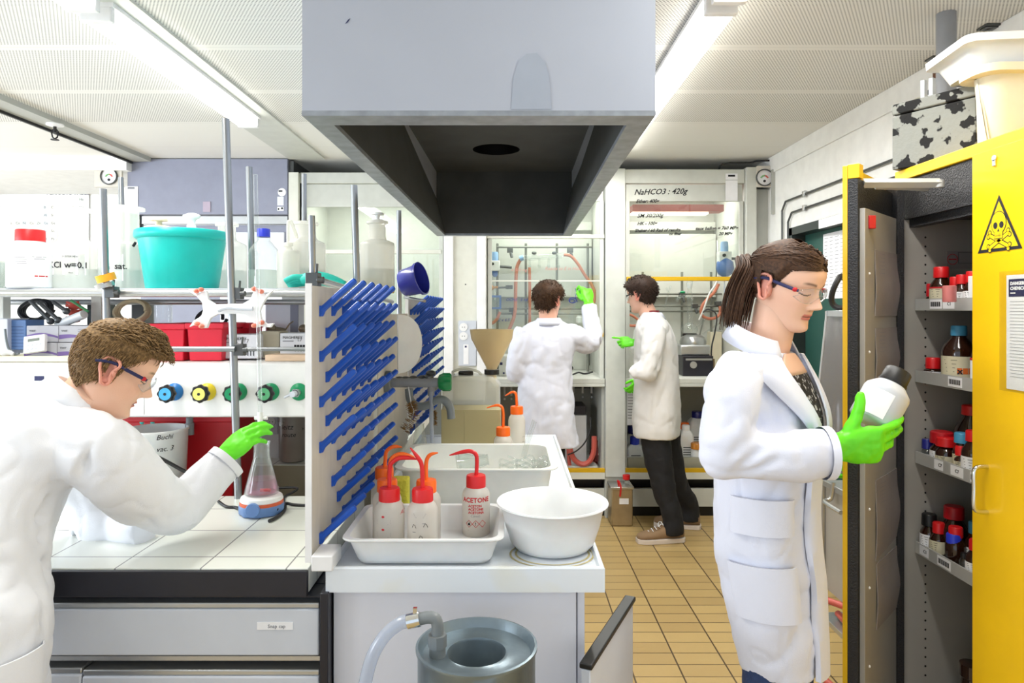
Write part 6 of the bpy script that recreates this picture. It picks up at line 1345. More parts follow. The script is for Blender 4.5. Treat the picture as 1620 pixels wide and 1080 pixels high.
# ---- under hood 3: pump, hose, flask
zc = .336
pu = thing('vacuum_pump', 'pale grey vacuum pump cabinet with a dark top under the hood of the writing person', 'pump', (at(915, 0, 5.25).x, 5.3, zc))
part('housing', MB().box(at(893, 0, 5.2).x, at(928, 0, 5.2).x, 5.2, 5.5, zc, az(657, 5.2)), 'pump_grey', pu, bev=.004)
part('top_unit', MB().box(at(894, 0, 5.22).x, at(927, 0, 5.22).x, 5.22, 5.48, az(656, 5.22), az(642, 5.22)), 'black_frame', pu, bev=.004)
part('base_plate', MB().box(at(893, 0, 5.1).x, at(945, 0, 5.1).x, 5.1, 5.5, zc-.0005, zc+.012), 'hood_grey', pu)
hose([(902, 700), (903, 715), (910, 728), (921, 734), (932, 730), (939, 715), (940, 690)], 5.1, .02, 'thick red hose looped before the vacuum pump', 'hose_red', 'red hoses under the hood')
hose([(899, 705), (900, 725), (902, 740)], 5.13, .014, 'thin red hose hanging left of the thick red loop', 'hose_red', 'red hoses under the hood')
single('cable', MB().tube([at(934, 660, 5.14), at(934, 680, 5.1), at(925, 700, 5.08), at(912, 713, 5.07), at(898, 719, 5.06)], .006, 0, 6, smooth=5), 'cable', 'black cable bending across the front of the vacuum pump', 'cable')
single('red_flask', MB().lathe([(0, 0), (.05, .01), (.068, .06), (.05, .11), (.02, .13), (.018, .16), (.022, .165)], c=(at(946, 0, 5.25).x, 5.25, zc+.013), n=24), clear('red_glass', (230, 130, 120), .1, haze=.35, hazecol=(180, 90, 84)), 'round red tinted flask right of the vacuum pump', 'flask')
vg = thing('gas_valve_row', 'row of small valves with white levers under the hood worktop', 'valve row', at(925, 620, 5.5))
part('pipe', MB().cyl(at(905, 612, 5.5), at(953, 612, 5.5), .012, 0, 8), 'dark_steel', vg)
for px in (907, 922, 936, 951): part('lever', MB().cyl(at(px, 612, 5.48), at(px, 622, 5.46), .009, 0, 8).ell(at(px, 628, 5.46), (.008, .008, .008), 0, 8, 6), 'pp_white', vg)
for i, px in enumerate((798, 809)): single('gas_lever', MB().cyl(at(px, 612, 5.48), at(px, 626, 5.46), .008, 0, 8).ell(at(px, 631, 5.46), (.009, .009, .009), 0, 8, 6), 'pp_white', ('left', 'right')[i]+' one of two small white levers under the worktop left of the white coat', 'lever')
# ---- under hood 4: containers
def cont(px, py_top, w, label, cap='blue_cap', Y=5.2, capw=.55, sq=True, body='plastic_white', txt=True, caph=14, name='chemical_jar', z=zc):
    x = at(px, 0, Y).x; r = w*Y/F/2; zt_ = az(py_top, Y); ch = caph*Y/F; t = thing(name, label, 'container', (x, Y, z), group='plastic containers under the far right hood')
    q = lambda k, zz: rrect(x, Y, 2*r*k, 1.7*r*k, r*k*(.35 if sq else .84), zz, 5)
    h = zt_-ch-z
    part('body', MB().rings([q(.94, z), q(1, z+.006), q(1, z+h*.8), q(.9, z+h*.9), q(capw, z+h)]), body, t)
    part('cap', MB().lathe([(r*capw*1.05, z+h-.002), (r*capw*1.05, zt_-.006), (r*capw*.95, zt_), (0, zt_)], c=(x, Y, 0), n=24), cap, t)
    if txt:
        b = MB(); y = Y-.85*r-.001
        for i in range(5): b.box(x-r*.6, x+r*(.6-.15*(i % 2)), y-.0006, y, z+h*.52-.018*i, z+h*.52-.018*i+.006)
        part('label', b, 'ink', t)
cont(1004, 690, 25, 'white square container with blue cap left of the second person\'s legs', Y=5.15, caph=12)
cont(1085, 672, 22, 'tall white container with printed label right of the black trousers', cap='pp_white', Y=5.2, caph=8)
cont(1103, 700, 20, 'white tub with amber lid beside the woman\'s coat', cap=M('amber_lid', (190, 120, 30), .3), Y=5.12, capw=.95, sq=False, caph=9)
cont(1083, 668, 24, 'white canister with orange cap behind the tall white container', cap='orange_cap', Y=5.42, caph=10)
cont(1103, 650, 30, 'large white canister with dark blue cap at the back of the cupboard', cap='dark_blue', Y=5.5, caph=10)
cont(1001, 673, 28, 'dark blue capped canister at the back left of the cupboard', cap='dark_blue', Y=5.5, caph=12)
tray('spill_tray', 'low translucent spill tray under the plastic containers', 'tray', X4a+.025, X4b-.025, 5.04, 5.085, zc, zc+.085, 'jerry', .004, .003, .004, .008)
ns = MB(); x0, x1 = at(991, 0, 5.03).x, at(1006, 0, 5.03).x; ns.box(x0, x1, 5.03, 5.034, az(672, 5.03), az(618, 5.03), 0)
for k in range(9): ns.box(x0+.01, x1-.012, 5.029, 5.03, az(624+4.6*k, 5.03)-.003, az(624+4.6*k, 5.03), 1)
single('notice_sheet', ns, ['paper', 'ink'], 'white printed notice hanging under the hood worktop beside the second person', 'notice')
# ================================================================= people: toolkit
def fuse(mb, vox, it=6, fn=None):
    """weld overlapping closed pieces into one continuous skin"""
    me = mesh('weld', mb, [], smooth=False); ob = bpy.data.objects.new('weld', me); COL.objects.link(ob)
    r = ob.modifiers.new('r', 'REMESH'); r.mode = 'VOXEL'; r.voxel_size = vox
    if it: s = ob.modifiers.new('s', 'SMOOTH'); s.factor = .5; s.iterations = it
    bpy.context.view_layer.update(); ev = ob.evaluated_get(bpy.context.evaluated_depsgraph_get()); m = ev.to_mesh()
    out = MB(); out.v = [v.co.copy() for v in m.vertices]; out.f = [list(p.vertices) for p in m.polygons]; out.m = [0]*len(out.f)
    if fn:
        ns = [v.normal.copy() for v in m.vertices]; out.v = [p+n*fn(p, n) for p, n in zip(out.v, ns)]
    ev.to_mesh_clear(); bpy.data.objects.remove(ob); bpy.data.meshes.remove(me); return out

def ga(x, s): return math.exp(-(x/s)**2)
def table(tab):
    xs = [a for a, _ in tab]; P = spline([(a, q, 0) for a, q in tab], 8)
    return lambda x: lerp([(p.x, p.y) for p in P], x)
XF = table([(-.120, .045), (-.112, .072), (-.100, .084), (-.088, .083), (-.075, .080), (-.062, .083), (-.050, .084), (-.035, .086), (-.015, .086), (0, .085), (.015, .089), (.030, .092), (.050, .091), (.070, .082), (.088, .064), (.100, .042), (.109, .018), (.112, .004)])
XB = table([(-.120, .0), (-.105, .015), (-.09, .03), (-.07, .05), (-.05, .068), (-.02, .088), (.01, .097), (.04, .099), (.065, .09), (.085, .07), (.1, .045), (.109, .02), (.112, .006)])
XW = table([(-.120, .02), (-.112, .034), (-.10, .044), (-.085, .052), (-.07, .057), (-.05, .063), (-.02, .069), (.0, .071), (.03, .075), (.055, .073), (.075, .064), (.09, .05), (.1, .036), (.109, .017), (.112, .005)])
NA = table([(-.056, 0), (-.050, .001), (-.045, .006), (-.040, .019), (-.034, .027), (-.028, .026), (-.02, .020), (-.008, .0125), (.004, .0075), (.014, .003), (.024, 0)])
NS = table([(-.05, .012), (-.034, .0128), (-.02, .0098), (0, .008), (.02, .008)])
class Head:
    def __init__(s, M_, skin=(232, 188, 162), lip=(196, 112, 108), brow=(70, 50, 36), shut=True, fem=True):
        s.M = M_; s.skin, s.lip, s.brow = lin(skin), lin(lip), lin(brow); s.shut = shut; s.fem = fem
    def raw(s, th, z, feat=True):
        c, n = cos(th), 2.25; a = XF(z)+.005 if c > 0 else XB(z)-.005; w = XW(z)
        r = (abs(c/max(a, 1e-4))**n+abs(sin(th)/max(w, 1e-4))**n)**(-1/n)
        p = V((-.005+r*c, r*sin(th), z))
        if feat and c > 0:
            y, ay = p.y, abs(p.y); k = min(1, max(0, c*2)); d = NA(z)*ga(y, NS(z))
            d += .007*ga(ay-.0135, .0055)*ga(z+.039, .006)-.010*ga(ay-.032, .016)*ga(z-.002, .012)+.0075*ga(ay-.032, .0125)*ga(z+.001, .009)
            d += .003*ga(ay-.03, .02)*ga(z-.019, .007)+.004*ga(ay-.042, .018)*ga(z+.03, .018)
            d += .0052*ga(y, .017)*ga(z+.060, .0046)+.0058*ga(y, .015)*ga(z+.0705, .005)-.003*ga(y, .022)*ga(z+.0654, .0022)+.004*ga(y, .018)*ga(z+.1, .012)
            p.x += d*k
        return p
    def pt(s, th, z, off=0., feat=False):
        p = s.raw(th, z, feat); e = .02; a = s.raw(th+e, z, False)-s.raw(th-e, z, False)
        zz = min(max(z, -.115), .108); b = s.raw(th, zz+.003, False)-s.raw(th, zz-.003, False)
        n = a.cross(b); n = n.normalized() if n.length > 1e-9 else V((0, 0, 1))
        return s.M @ (p+n*off)
    def col(s, p, th):
        c = V(s.skin); y, ay, z = p.y, abs(p.y), p.z
        if cos(th) > 0:
            c = c.lerp(V(s.skin)*.9+V((.05, -.01, -.01)), .7*ga(ay-.045, .02)*ga(z+.03, .02))
            m = min(1, max(0, 1.6*max(ga(z+.0605, .0048), ga(z+.0705, .0055))-.55)) if ay < .024-abs(z+.065)*.5 else 0
            c = c.lerp(V(s.lip), m)
            if ay < .021 and abs(z+.0654) < .0013: c = V(s.lip)*.45
            bz = .0205+.004*sin(min(1, max(0, (ay-.012)/.04))*pi*.8); 
            if .013 < ay < .050: c = c.lerp(V(s.brow), .85*ga(z-bz, .0034)*min(1, (ay-.011)*150)*min(1, (.052-ay)*90))
            u = (ay-.032)/.0145
            if abs(u) < 1:
                if s.shut:
                    lz = -.0075+.004*u*u
                    if abs(z-lz) < .0016: c = V(s.brow)*.5
                else:
                    up = .0045*(1-u*u); lo = -.004*(1-u*u)
                    if lo < z+.002 < up: c = V(lin((236, 232, 228))) if abs(ay-.033) > .0058 else V(lin((60, 42, 30)))
                    elif up <= z+.002 < up+.0018: c = V(s.brow)*.5
            if ga(ay-.008, .004)*ga(z+.0465, .003) > .5: c = c*.45
        return tuple(c)
    def build(s, mb, nth=132):
        zs = [-.120, -.117]; z = -.112
        while z < .1115: zs.append(z); z += .0017 if -.08 < z < .03 else .0036
        zs += [.1117]; rs = []; cs = []
        for z in zs:
            ring = []
            for j in range(nth):
                u = -pi+2*pi*j/nth; th = u-.55*sin(u); p = s.raw(th, z); ring.append(s.M @ p); cs.append(s.col(p, th))
            rs.append(ring)
        mb.rings(rs); mb.c = (mb.c or [])+cs
        for sd in (-1, 1):   # ears
            k = len(mb.v); E = Matrix.Translation(V((-.008, sd*.070, -.008))) @ Matrix.Scale(1.1, 4) @ Matrix.Rotation(sd*R(20), 4, 'Z') @ Matrix.Rotation(R(-12), 4, 'Y')
            T = s.M @ E; o = [(-.002, .030), (.012, .026), (.017, .014), (.006, .0), (.004, -.012), (.006, -.024), (-.002, -.031), (-.010, -.026), (-.014, -.012), (-.020, .004), (-.021, .018), (-.013, .029), (-.002, .0305)]
            mb.tube([T @ V((x, sd*(.010+.006*(x < -.004)), z)) for x, z in o], .0036, 0, 8, smooth=4)
            mb.rings([[T @ V((cx+rx*cos(2*pi*j/20), sd*yy, cz+rz_*sin(2*pi*j/20))) for j in range(20)] for cx, cz, rx, rz_, yy in ((-.002, 0, .012, .024, -.004), (-.003, 0, .016, .028, .004), (-.004, 0, .017, .028, .010), (-.004, .002, .011, .019, .0085), (-.001, -.001, .005, .009, .003))])
            mb.tube([T @ V((.008, sd*.006, -.008)), T @ V((.009, sd*.011, -.002)), T @ V((.006, sd*.006, .004))], .004, 0, 8, smooth=3)
            rd = V(s.skin).lerp(V(lin((220, 116, 104))), .55); mb.c += [tuple(rd)]*(len(mb.v)-k)
        return mb
    def neck(s, mb, p0, p1, r0, r1, r2):
        k = len(mb.v); mid = p0.lerp(p1, .5); mb.tube([p0, mid, p1], [r0, r1, r2], 0, 24, smooth=4); mb.c += [s.skin]*(len(mb.v)-k)
def head_matrix(c, yaw, pitch, roll=0., sc=1.):
    return Matrix.Translation(c) @ Matrix.Rotation(R(yaw), 4, 'Z') @ Matrix.Rotation(R(pitch), 4, 'Y') @ Matrix.Rotation(R(roll), 4, 'X') @ Matrix.Scale(sc, 4)
def strand(mb, P, r, n=4, tip=.25):
    k = len(P); mb.tube(P, [r*(1-(1-tip)*(i/(k-1))**1.5) for i in range(k)], 0, n, caps=(0, 1))
def cap(mb, h, inside, off, nth=150, zs=None):
    """hair shell over the scalp where inside(th, z)"""
    zs = [-.09+.2005*i/90 for i in range(91)]; ths = [-pi+2*pi*j/nth for j in range(nth)]; idx = {}
    def vid(i, j):
        j %= nth
        if (i, j) not in idx:
            idx[(i, j)] = len(mb.v); mb.v.append(h.pt(ths[j], min(zs[i], .1105), off(ths[j], zs[i])))
        return idx[(i, j)]
    for i in range(90):
        for j in range(nth):
            if inside(ths[j]+pi/nth, (zs[i]+zs[i+1])/2):
                mb.f.append([vid(i, j), vid(i, j+1), vid(i+1, j+1), vid(i+1, j)]); mb.m.append(0)
    return mb
def ang(th): return abs((math.degrees(th)+180) % 360-180)
def glasses(root, h, pup='ink_navy', tip='ink_red', lensw=62):
    b = MB(); n = 22
    for sd in (-1, 1):
        rs = []
        for k in range(2):
            for i in range(9):
                rs.append([])
        top = []; bot = []
        g = []
        for i in range(n+1):
            th = sd*R(5+(lensw-5)*i/n); u = i/n; zt = .016-.002*u-.010*u**4; zb_ = -.030+.012*(1-u)**4+.016*u**3
            col_ = [V((h.raw(th, 0, False).x*1.0, 0, 0)) for _ in range(1)]
            g.append([h.M @ (V((.100-.028*u**2.2, sd*(.006+.058*u), zt+(zb_-zt)*q/6))+V((.006*sin(pi*q/6)-.010*(q/6)**2, 0, 0))) for q in range(7)])
        k0 = len(b.v); b.add([p for r_ in g for p in r_], [(i*7+q, i*7+q+1, i*7+q+8, i*7+q+7) for i in range(n) for q in range(6)], 0)
        edge = [r_[0] for r_ in g]+g[-1][1:]+[r_[6] for r_ in reversed(g[:-1])]+g[0][5:0:-1]
        b.tube(edge+[edge[0]], .0011, 1, 6)
    b.tube([h.M @ V((.100, y, .012)) for y in (-.008, 0, .008)], .0022, 1, 6)
    gl = part('safety_glasses', b, ['lens', 'lens'], root, angle=180)
    for sd in (-1, 1):
        P = [h.M @ V((.074, sd*.066, .004)), h.M @ V((.055, sd*.0735, .006)), h.M @ V((.02, sd*.079, .010)), h.M @ V((-.012, sd*.080, .014)), h.M @ V((-.035, sd*.080, .010)), h.M @ V((-.052, sd*.077, .004))]
        t = part('temple', MB().tube(P, [.0036, .0042, .0042, .004, .004, .0034], 0, 8, smooth=4), pup, gl)
        part('hinge_tip', MB().ell(h.M @ V((.066, sd*.0705, .005)), (.0065, .0055, .0055), 0, 12, 8), tip, t)
    return gl
class Torso:
    """stations: (centre, forward, lateral, half depth, half width), all splined"""
    def __init__(s, st, e=2.3):
        s.e = e; s.n = len(st)-1; s.C = [V(a[0]) for a in st]; s.Fw = [V(a[1]).normalized() for a in st]; s.L = [V(a[2]).normalized() for a in st]; s.D = [a[3] for a in st]; s.W = [a[4] for a in st]
    def _i(s, A, u):
        u = min(max(u, 0), s.n); i = min(int(u), s.n-1); t = u-i; g = lambda k: A[min(max(k, 0), s.n)]
        p0, p1, p2, p3 = g(i-1), g(i), g(i+1), g(i+2)
        return .5*((2*p1)+(p2-p0)*t+(2*p0-5*p1+4*p2-p3)*t*t+(3*p1-p0-3*p2+p3)*t**3)
    def at(s, u, th, off=0.):
        c, f, l, d, w = s._i(s.C, u), s._i(s.Fw, u), s._i(s.L, u), s._i(s.D, u)+off, s._i(s.W, u)+off
        a, b = cos(th), sin(th); e = 2/s.e
        return c+f*d*math.copysign(abs(a)**e, a)+l*w*math.copysign(abs(b)**e, b)
    def add(s, mb, m=0, n=40, k=5):
        return mb.rings([[s.at(i/k, 2*pi*j/n) for j in range(n)] for i in range(s.n*k+1)], m)
    def strip(s, mb, rows, t=.003, m=0):
        """cloth strip on the torso: rows of (u, [(th, offset), ...])"""
        g = [[s.at(u, th, o) for th, o in cols] for u, cols in rows]; g2 = [[s.at(u, th, o-t) for th, o in cols] for u, cols in rows]
        R_, C_ = len(g), len(g[0]); vs = [p for r_ in g for p in r_]+[p for r_ in g2 for p in r_]; o = R_*C_; fs = []
        for i in range(R_-1):
            for j in range(C_-1):
                a = i*C_+j; fs += [(a, a+1, a+C_+1, a+C_), (o+a, o+a+C_, o+a+C_+1, o+a+1)]
        for j in range(C_-1):
            fs += [(j, o+j, o+j+1, j+1), ((R_-1)*C_+j, (R_-1)*C_+j+1, o+(R_-1)*C_+j+1, o+(R_-1)*C_+j)]
        for i in range(R_-1):
            fs += [(i*C_, (i+1)*C_, o+(i+1)*C_, o+i*C_), (i*C_+C_-1, o+i*C_+C_-1, o+(i+1)*C_+C_-1, (i+1)*C_+C_-1)]
        return mb.add(vs, fs, m)
def hand(W, d, n, s, curls, thumb, sc=1., spread=(6, 2, -3, -8), cuff=.06, cuffr=.036):
    """gloved or bare hand: W wrist, d towards the knuckles, n palm side, s thumb side"""
    d = V(d).normalized(); n = V(n); n = (n-d*n.dot(d)).normalized(); s0 = V(s); sv = (s0-d*s0.dot(d)-n*s0.dot(n)).normalized(); b = MB(); W = V(W)
    def ring(t, hw, ht, bow=0.): return [W+d*t*sc+sv*hw*sc*math.copysign(abs(cos(a))**.8, cos(a))+n*(ht*math.copysign(abs(sin(a))**.8, sin(a))+bow)*sc for a in [2*pi*j/20 for j in range(20)]]
    rs = []
    if cuff: rs += [ring(-cuff, cuffr, cuffr*.9), ring(-cuff*.5, cuffr*.92, cuffr*.8)]
    rs += [ring(-.005, .030, .024), ring(.012, .031, .021), ring(.035, .038, .018), ring(.065, .042, .0165), ring(.088, .041, .0135), ring(.097, .037, .010)]
    b.rings(rs)
    spec = [(.030, .090, (.043, .027, .022), .0096), (.0105, .095, (.047, .030, .023), .0098), (-.0095, .091, (.044, .028, .022), .0093), (-.0285, .081, (.034, .022, .020), .0083)]
    for (so, do, ln, r), cu, sp_ in zip(spec, curls, spread):
        p = W+(sv*so+d*(do-.014)-n*.001)*sc; dd = (d*cos(R(sp_))+sv*sin(R(sp_))); P = [p]; a = 0; rr = [r*1.05]
        p = p+dd*.014*sc; P.append(p); rr.append(r*1.08)
        for L, c in zip(ln, cu):
            a += c; e = dd*cos(R(a))+n*sin(R(a)); P.append(p+e*L*.5*sc); rr.append(r*.96); p = p+e*L*sc; P.append(p); rr.append(r*.98)
            r *= .93
        rr[-1] = r*.55; b.tube(P, [x*sc for x in rr], 0, 10)
    p = W+(sv*.020+d*.018+n*.006)*sc; P = [p-(sv*.012)*sc]; rr = [.013]; r = .0135
    for (a, q, c), L in zip(thumb, (.042, .034, .027)):
        e = (d*a+sv*q+n*c).normalized(); P.append(p+e*L*.5*sc); rr.append(r); p = p+e*L*sc; P.append(p); rr.append(r*.95); r *= .88
    rr[-1] *= .6; b.tube(P, [x*sc for x in rr], 0, 10)
    return b
def wrinkle(p, n): return .0022*noise.noise(p*38)+.0012*noise.noise(p*90)
def glove(root, mb, mat='glove_green', name='glove'):
    return part(name, fuse(mb, .0036, 3, wrinkle), mat, root, angle=180)
def cloth(amp=.006, low=9., vert=3.):
    def f(p, n):
        q = V((p.x*low*1.5, p.y*low*1.5, p.z*vert)); w = V((noise.noise(p*5), noise.noise(p*5+V((9, 0, 0))), 0))*.5
        r1 = 1-abs(noise.noise(V((p.x*7, p.y*7, p.z*4))+w)); r2 = 1-abs(noise.noise(p*13+V((3, 1, 7))+w))
        return amp*(1.1*noise.noise(q)+.45*noise.noise(p*16)-1.0*max(0, r1-.72)**2*10*.9-.7*max(0, r2-.75)**2*10)
    return f
def creases(segs, base):
    """extra fold valleys: (p, q, width, depth)"""
    S_ = [(V(a), V(b), w, dp) for a, b, w, dp in segs]
    def f(p, n):
        d = base(p, n)
        for a, b, w, dp in S_:
            e = b-a; t = min(1, max(0, (p-a).dot(e)/e.length_squared)); r = (p-a-e*t).length
            if r < 3*w: d -= dp*ga(r, w)*sin(pi*min(1, max(.12, t)))
        return d
    return f
dm('glove_green', (104, 226, 28), .42, sss=.06, noisy=.05); dm('coat_bright', (240, 242, 247), .75, bump=.12, bscale=500, noisy=.015); dm('coat', (224, 227, 241), .75, bump=.12, bscale=500, noisy=.015); dm('coat_warm', (228, 227, 226), .75, bump=.12, bscale=500, noisy=.02)
dm('jeans', (42, 62, 104), .8, noisy=.15, nscale=90, bump=.2, bscale=400); dm('black_cloth', (22, 22, 26), .8, noisy=.2, nscale=40); dm('shoe_suede', (150, 122, 92), .85, noisy=.08, bump=.2, bscale=150); dm('shoe_sole', (226, 214, 204), .6)
MT['blouse'] = M('blouse', (18, 18, 24), .6, col2=(188, 188, 192), thr=(.57, .60), nscale=85)
def hairmat(n, a, b_): MT[n] = M(n, a, .62, col2=b_, thr=(.3, .7), nscale=160, spec=.25)
hairmat('hair_dark', (52, 36, 26), (86, 60, 42)); hairmat('hair_brown', (44, 30, 20), (84, 58, 38)); hairmat('hair_light', (92, 70, 44), (158, 126, 84)); hairmat('hair_black', (34, 24, 20), (62, 44, 34))
MT['skin'] = vcol('skin', .48, sss=.12, bump=.04, bscale=300); MT['skin_tan'] = MT['skin']
def ringcollar(T, u0, u1, th0, th1, o0, o1, n=20, dip=0.):
    b = MB(); rows = []
    for i in range(6):
        f = i/5; u = u1+(u0-u1)*f
        rows.append((u, [(th0+(th1-th0)*j/n, o0+(o1-o0)*f) for j in range(n+1)]))
    return T.strip(b, rows)
# ================================================================= woman at the yellow cabinet
wo = thing('person', 'woman with ponytail in a white coat, holding a white bottle before the yellow cabinet', 'person', (.66, 1.72, 0))
yw_ = R(-40); fw = V((cos(yw_), sin(yw_), 0)); la = V((-fw.y, fw.x, 0))   # lateral = her left
P_ = lambda px, py, Y=1.72: at(px, py, Y)
hw = Head(head_matrix(P_(1245, 451), -53, 17, 0, .925), skin=(236, 190, 164), lip=(206, 116, 108), brow=(74, 50, 36))
b = hw.build(MB())
nb = P_(1211, 575, 1.74)
hw.neck(b, hw.M @ V((-.012, 0, -.055)), nb, .055, .052, .050)
k = len(b.v); b.ell(P_(1212, 592, 1.74), (.06, .075, .045), 0, 24, 14); b.c += [hw.skin]*(len(b.v)-k)
bd = part('body', b, 'skin', wo, angle=180)
UP = V((0, 0, 1)); fl = (fw*.985-UP*.0).normalized()
st = []
for px, py, hd, hw_ in ((1236, 1046, .098, .128), (1232, 1000, .103, .140), (1225, 950, .110, .150), (1219, 900, .116, .155), (1212, 850, .118, .155), (1210, 790, .116, .150), (1210, 720, .122, .150), (1209, 660, .126, .162), (1205, 615, .108, .172), (1201, 578, .085, .160), (1204, 557, .066, .122)):
    st.append((P_(px, py), fw, la, hd, hw_))
TW = Torso(st)
b = MB(); TW.add(b)
sh_, el_, wr_ = P_(1159, 612, 1.58), P_(1147, 716, 1.545), P_(1312, 717, 1.545)
b.tube([P_(1182, 594, 1.62), sh_, P_(1152, 665, 1.555), P_(1145, 708, 1.545)], [.056, .064, .064, .061], 0, 20, smooth=4)
b.ell(el_, (.062, .060, .060), 0, 18, 12)
b.tube([el_, P_(1200, 722, 1.54), P_(1262, 719, 1.54), P_(1308, 716.5, 1.545)], [.060, .058, .057, .0585], 0, 22, smooth=4)
sl, e2, w2 = P_(1236, 615, 1.86), P_(1236, 720, 1.88), P_(1296, 736, 1.925)
b.tube([P_(1216, 598, 1.80), sl, e2], [.066, .068, .058], 0, 18, smooth=4); b.tube([e2, w2], [.058, .048], 0, 18)
cf = creases([(P_(1165, 745, 1.49), P_(1215, 700, 1.485), 0.0120, 0.0120), (P_(1180, 752, 1.49), P_(1240, 722, 1.483), 0.0100, 0.0105), (P_(1195, 690, 1.49), P_(1205, 655, 1.52), 0.0100, 0.0120), (P_(1205, 600, 1.585), P_(1222, 700, 1.60), 0.0070, 0.0120), (P_(1150, 730, 1.48), P_(1185, 690, 1.48), 0.0100, 0.0090), (P_(1150, 620, 1.5), P_(1165, 690, 1.485), 0.0140, 0.0060), (P_(1282, 700, 1.61), P_(1290, 1030, 1.62), 0.0060, 0.0150), (P_(1225, 830, 1.58), P_(1270, 790, 1.6), 0.0160, 0.0090)], cloth(.0075))
coat = part('lab_coat', fuse(b, .0075, 2, cf), 'coat', wo, angle=180)
# cuff, pockets, seam lines
part('cuff', MB().tube([P_(1300, 716.5, 1.545), P_(1312.5, 716.3, 1.545)], [.0595, .0605], 0, 28, caps=(0, 1)), 'coat', coat)
part('sleeve_lining', MB().tube([P_(1311, 716.5, 1.545), P_(1314, 716.3, 1.545)], [.054, .054], 0, 24), M('lining', (150, 150, 158), .8), coat)
V0, V1 = 6.35, 9.75        # V opening: bottom and top along the torso
def vw(u): return .03+.50*((u-V0)/(V1-V0))
rows = [(V0+(V1-V0)*i/16, [((-1+2*j/12)*(vw(V0+(V1-V0)*i/16)+.05), .0065) for j in range(13)]) for i in range(12)]
part('blouse', TW.strip(MB(), rows, .02), 'blouse', wo, angle=180)
rows = [(V0+(V1-V0)*i/16, [((-1+2*j/12)*(vw(V0+(V1-V0)*i/16)+.05)*(1-.11*(i-11)), .007) for j in range(13)]) for i in range(11, 19)]
mb = TW.strip(MB(), rows, .006); mb.c = [hw.skin]*len(mb.v)
part('bare_neckline', mb, 'skin', bd, angle=180)
for sd in (-1, 1):
    rows = []
    for i in range(19):
        f = i/18; u = V0-.25+(V1-V0+.25)*f; w0 = vw(max(u, V0)); wd = .05+.62*min(f/.72, 1)**.9*(1 if f < .72 else max(.35, 1-(f-.72)*1.1))
        rows.append((u, [(sd*(w0+wd*q/6), .013+.011*sin(pi*min(q/6*.9+.1, 1))+(.004 if q == 0 else 0)) for q in range(7)]))
    part('lapel', TW.strip(MB(), rows, .005), 'coat', coat, angle=60)
# collar standing round the neck, falling over the lapels
b = MB(); rows = []; nc = P_(1207, 546, 1.735)
def cring(r, z, k0, tilt): 
    out = []
    for j in range(25):
        a = R(38+284*j/24); v = fw*(r*.92*cos(a))+la*(r*1.12*sin(a)); out.append(nc+v+UP*(z-tilt*cos(a)))
    return out
g = [cring(.062, .012, 0, .018), cring(.067, .034, 0, .026), cring(.076, .036, 0, .028), cring(.090, .016, 0, .034), cring(.105, -.012, 0, .040)]
vs = [p for r_ in g for p in r_]; vs2 = [p-(p-nc).normalized()*.004 for p in vs]; o = len(vs)
b.add(vs+vs2, [(i*25+j, i*25+j+1, i*25+j+26, i*25+j+25) for i in range(4) for j in range(24)]+[(o+i*25+j, o+i*25+j+25, o+i*25+j+26, o+i*25+j+1) for i in range(4) for j in range(24)]+[(100+j, 101+j, o+101+j, o+100+j) for j in range(24)]+[(i*25, i*25+25, o+i*25+25, o+i*25) for i in range(4)]+[(i*25+24, o+i*25+24, o+i*25+49, i*25+49) for i in range(4)])
part('collar', b, 'coat', coat, angle=180)
for (u0, u1, t0, t1) in ((4.55, 5.35, -1.75, -.62), (2.1, 3.75, -1.85, -.62)):
    n_ = 12; rows = [(u0+(u1-u0)*i/8, [(t0+(t1-t0)*j/n_, .0125 if 0 < j < n_ else .006) for j in range(n_+1)]) for i in range(9)]
    part('pocket', TW.strip(MB(), rows, .004), 'coat', coat, angle=50)
rows = [(.05+(V0-.3)*i/30, [(-.30+.06*sin(i*.5)*.4, .004), (-.27, .013), (-.10, .016), (.03, .016)]) for i in range(31)]
part('front_placket', TW.strip(MB(), rows, .004), 'coat', coat, angle=60)
# hair
b = MB()
def limw(a): return .066-.016*(a/55)**2 if a < 55 else (.050-.055*(a-55)/25 if a < 80 else -.005-.05*min(1, (a-80)/70))
def inw(th, z):
    a = ang(th); return z > limw(a) and not (80 < a < 108 and z < .032)
cap(b, hw, inw, lambda th, z: .0012+min(1, max(0, (z-limw(ang(th)))/.028))*(.005+.008*max(0, cos((ang(th)-120)/57.3))+.003*max(0, z*8)))
random.seed(3)
for i in range(2200):
    a = random.choice((1, 1, -1))*random.uniform(0, 175); th = R(a); z = random.uniform(-.05, .108)
    if not inw(th, z) or not inw(th, z-.004): continue
    sd = 1 if a > 0 else -1; th1 = sd*R(176); z1 = .028; P = []
    m = 8; lift = random.uniform(.007, .0125)
    for k in range(m):
        f = k/(m-1); P.append(hw.pt(th+(th1-th)*f, z+(z1-z)*f**1.2+(.034 if abs(a) < 88 and z < .055 else .012)*sin(pi*f**.7)*(1 if z > .02 or abs(a) < 88 else -.3), (.002+(lift-.002)*min(1, f*4+max(0, (z-limw(ang(th)))/.03)))+.006*f+.0015*sin(7*f+i)))
    strand(b, P, random.uniform(.0012, .0021))
for i in range(600):
    a = random.uniform(-84, 84); th = R(a); z = limw(abs(a))+random.uniform(-.004, .007); sd = 1 if a > 0 else -1; P = []
    for k in range(6):
        f = k/5*.4; P.append(hw.pt(th+(sd*R(176)-th)*f, z+(.028-z)*f+.03*sin(pi*f**.7)*(z < .055), .0015+.014*f))
    strand(b, P, random.uniform(.0006, .0011))
tie = hw.pt(pi, .030, .02); tie2 = tie+hw.M.to_3x3() @ V((-.03, 0, .012))
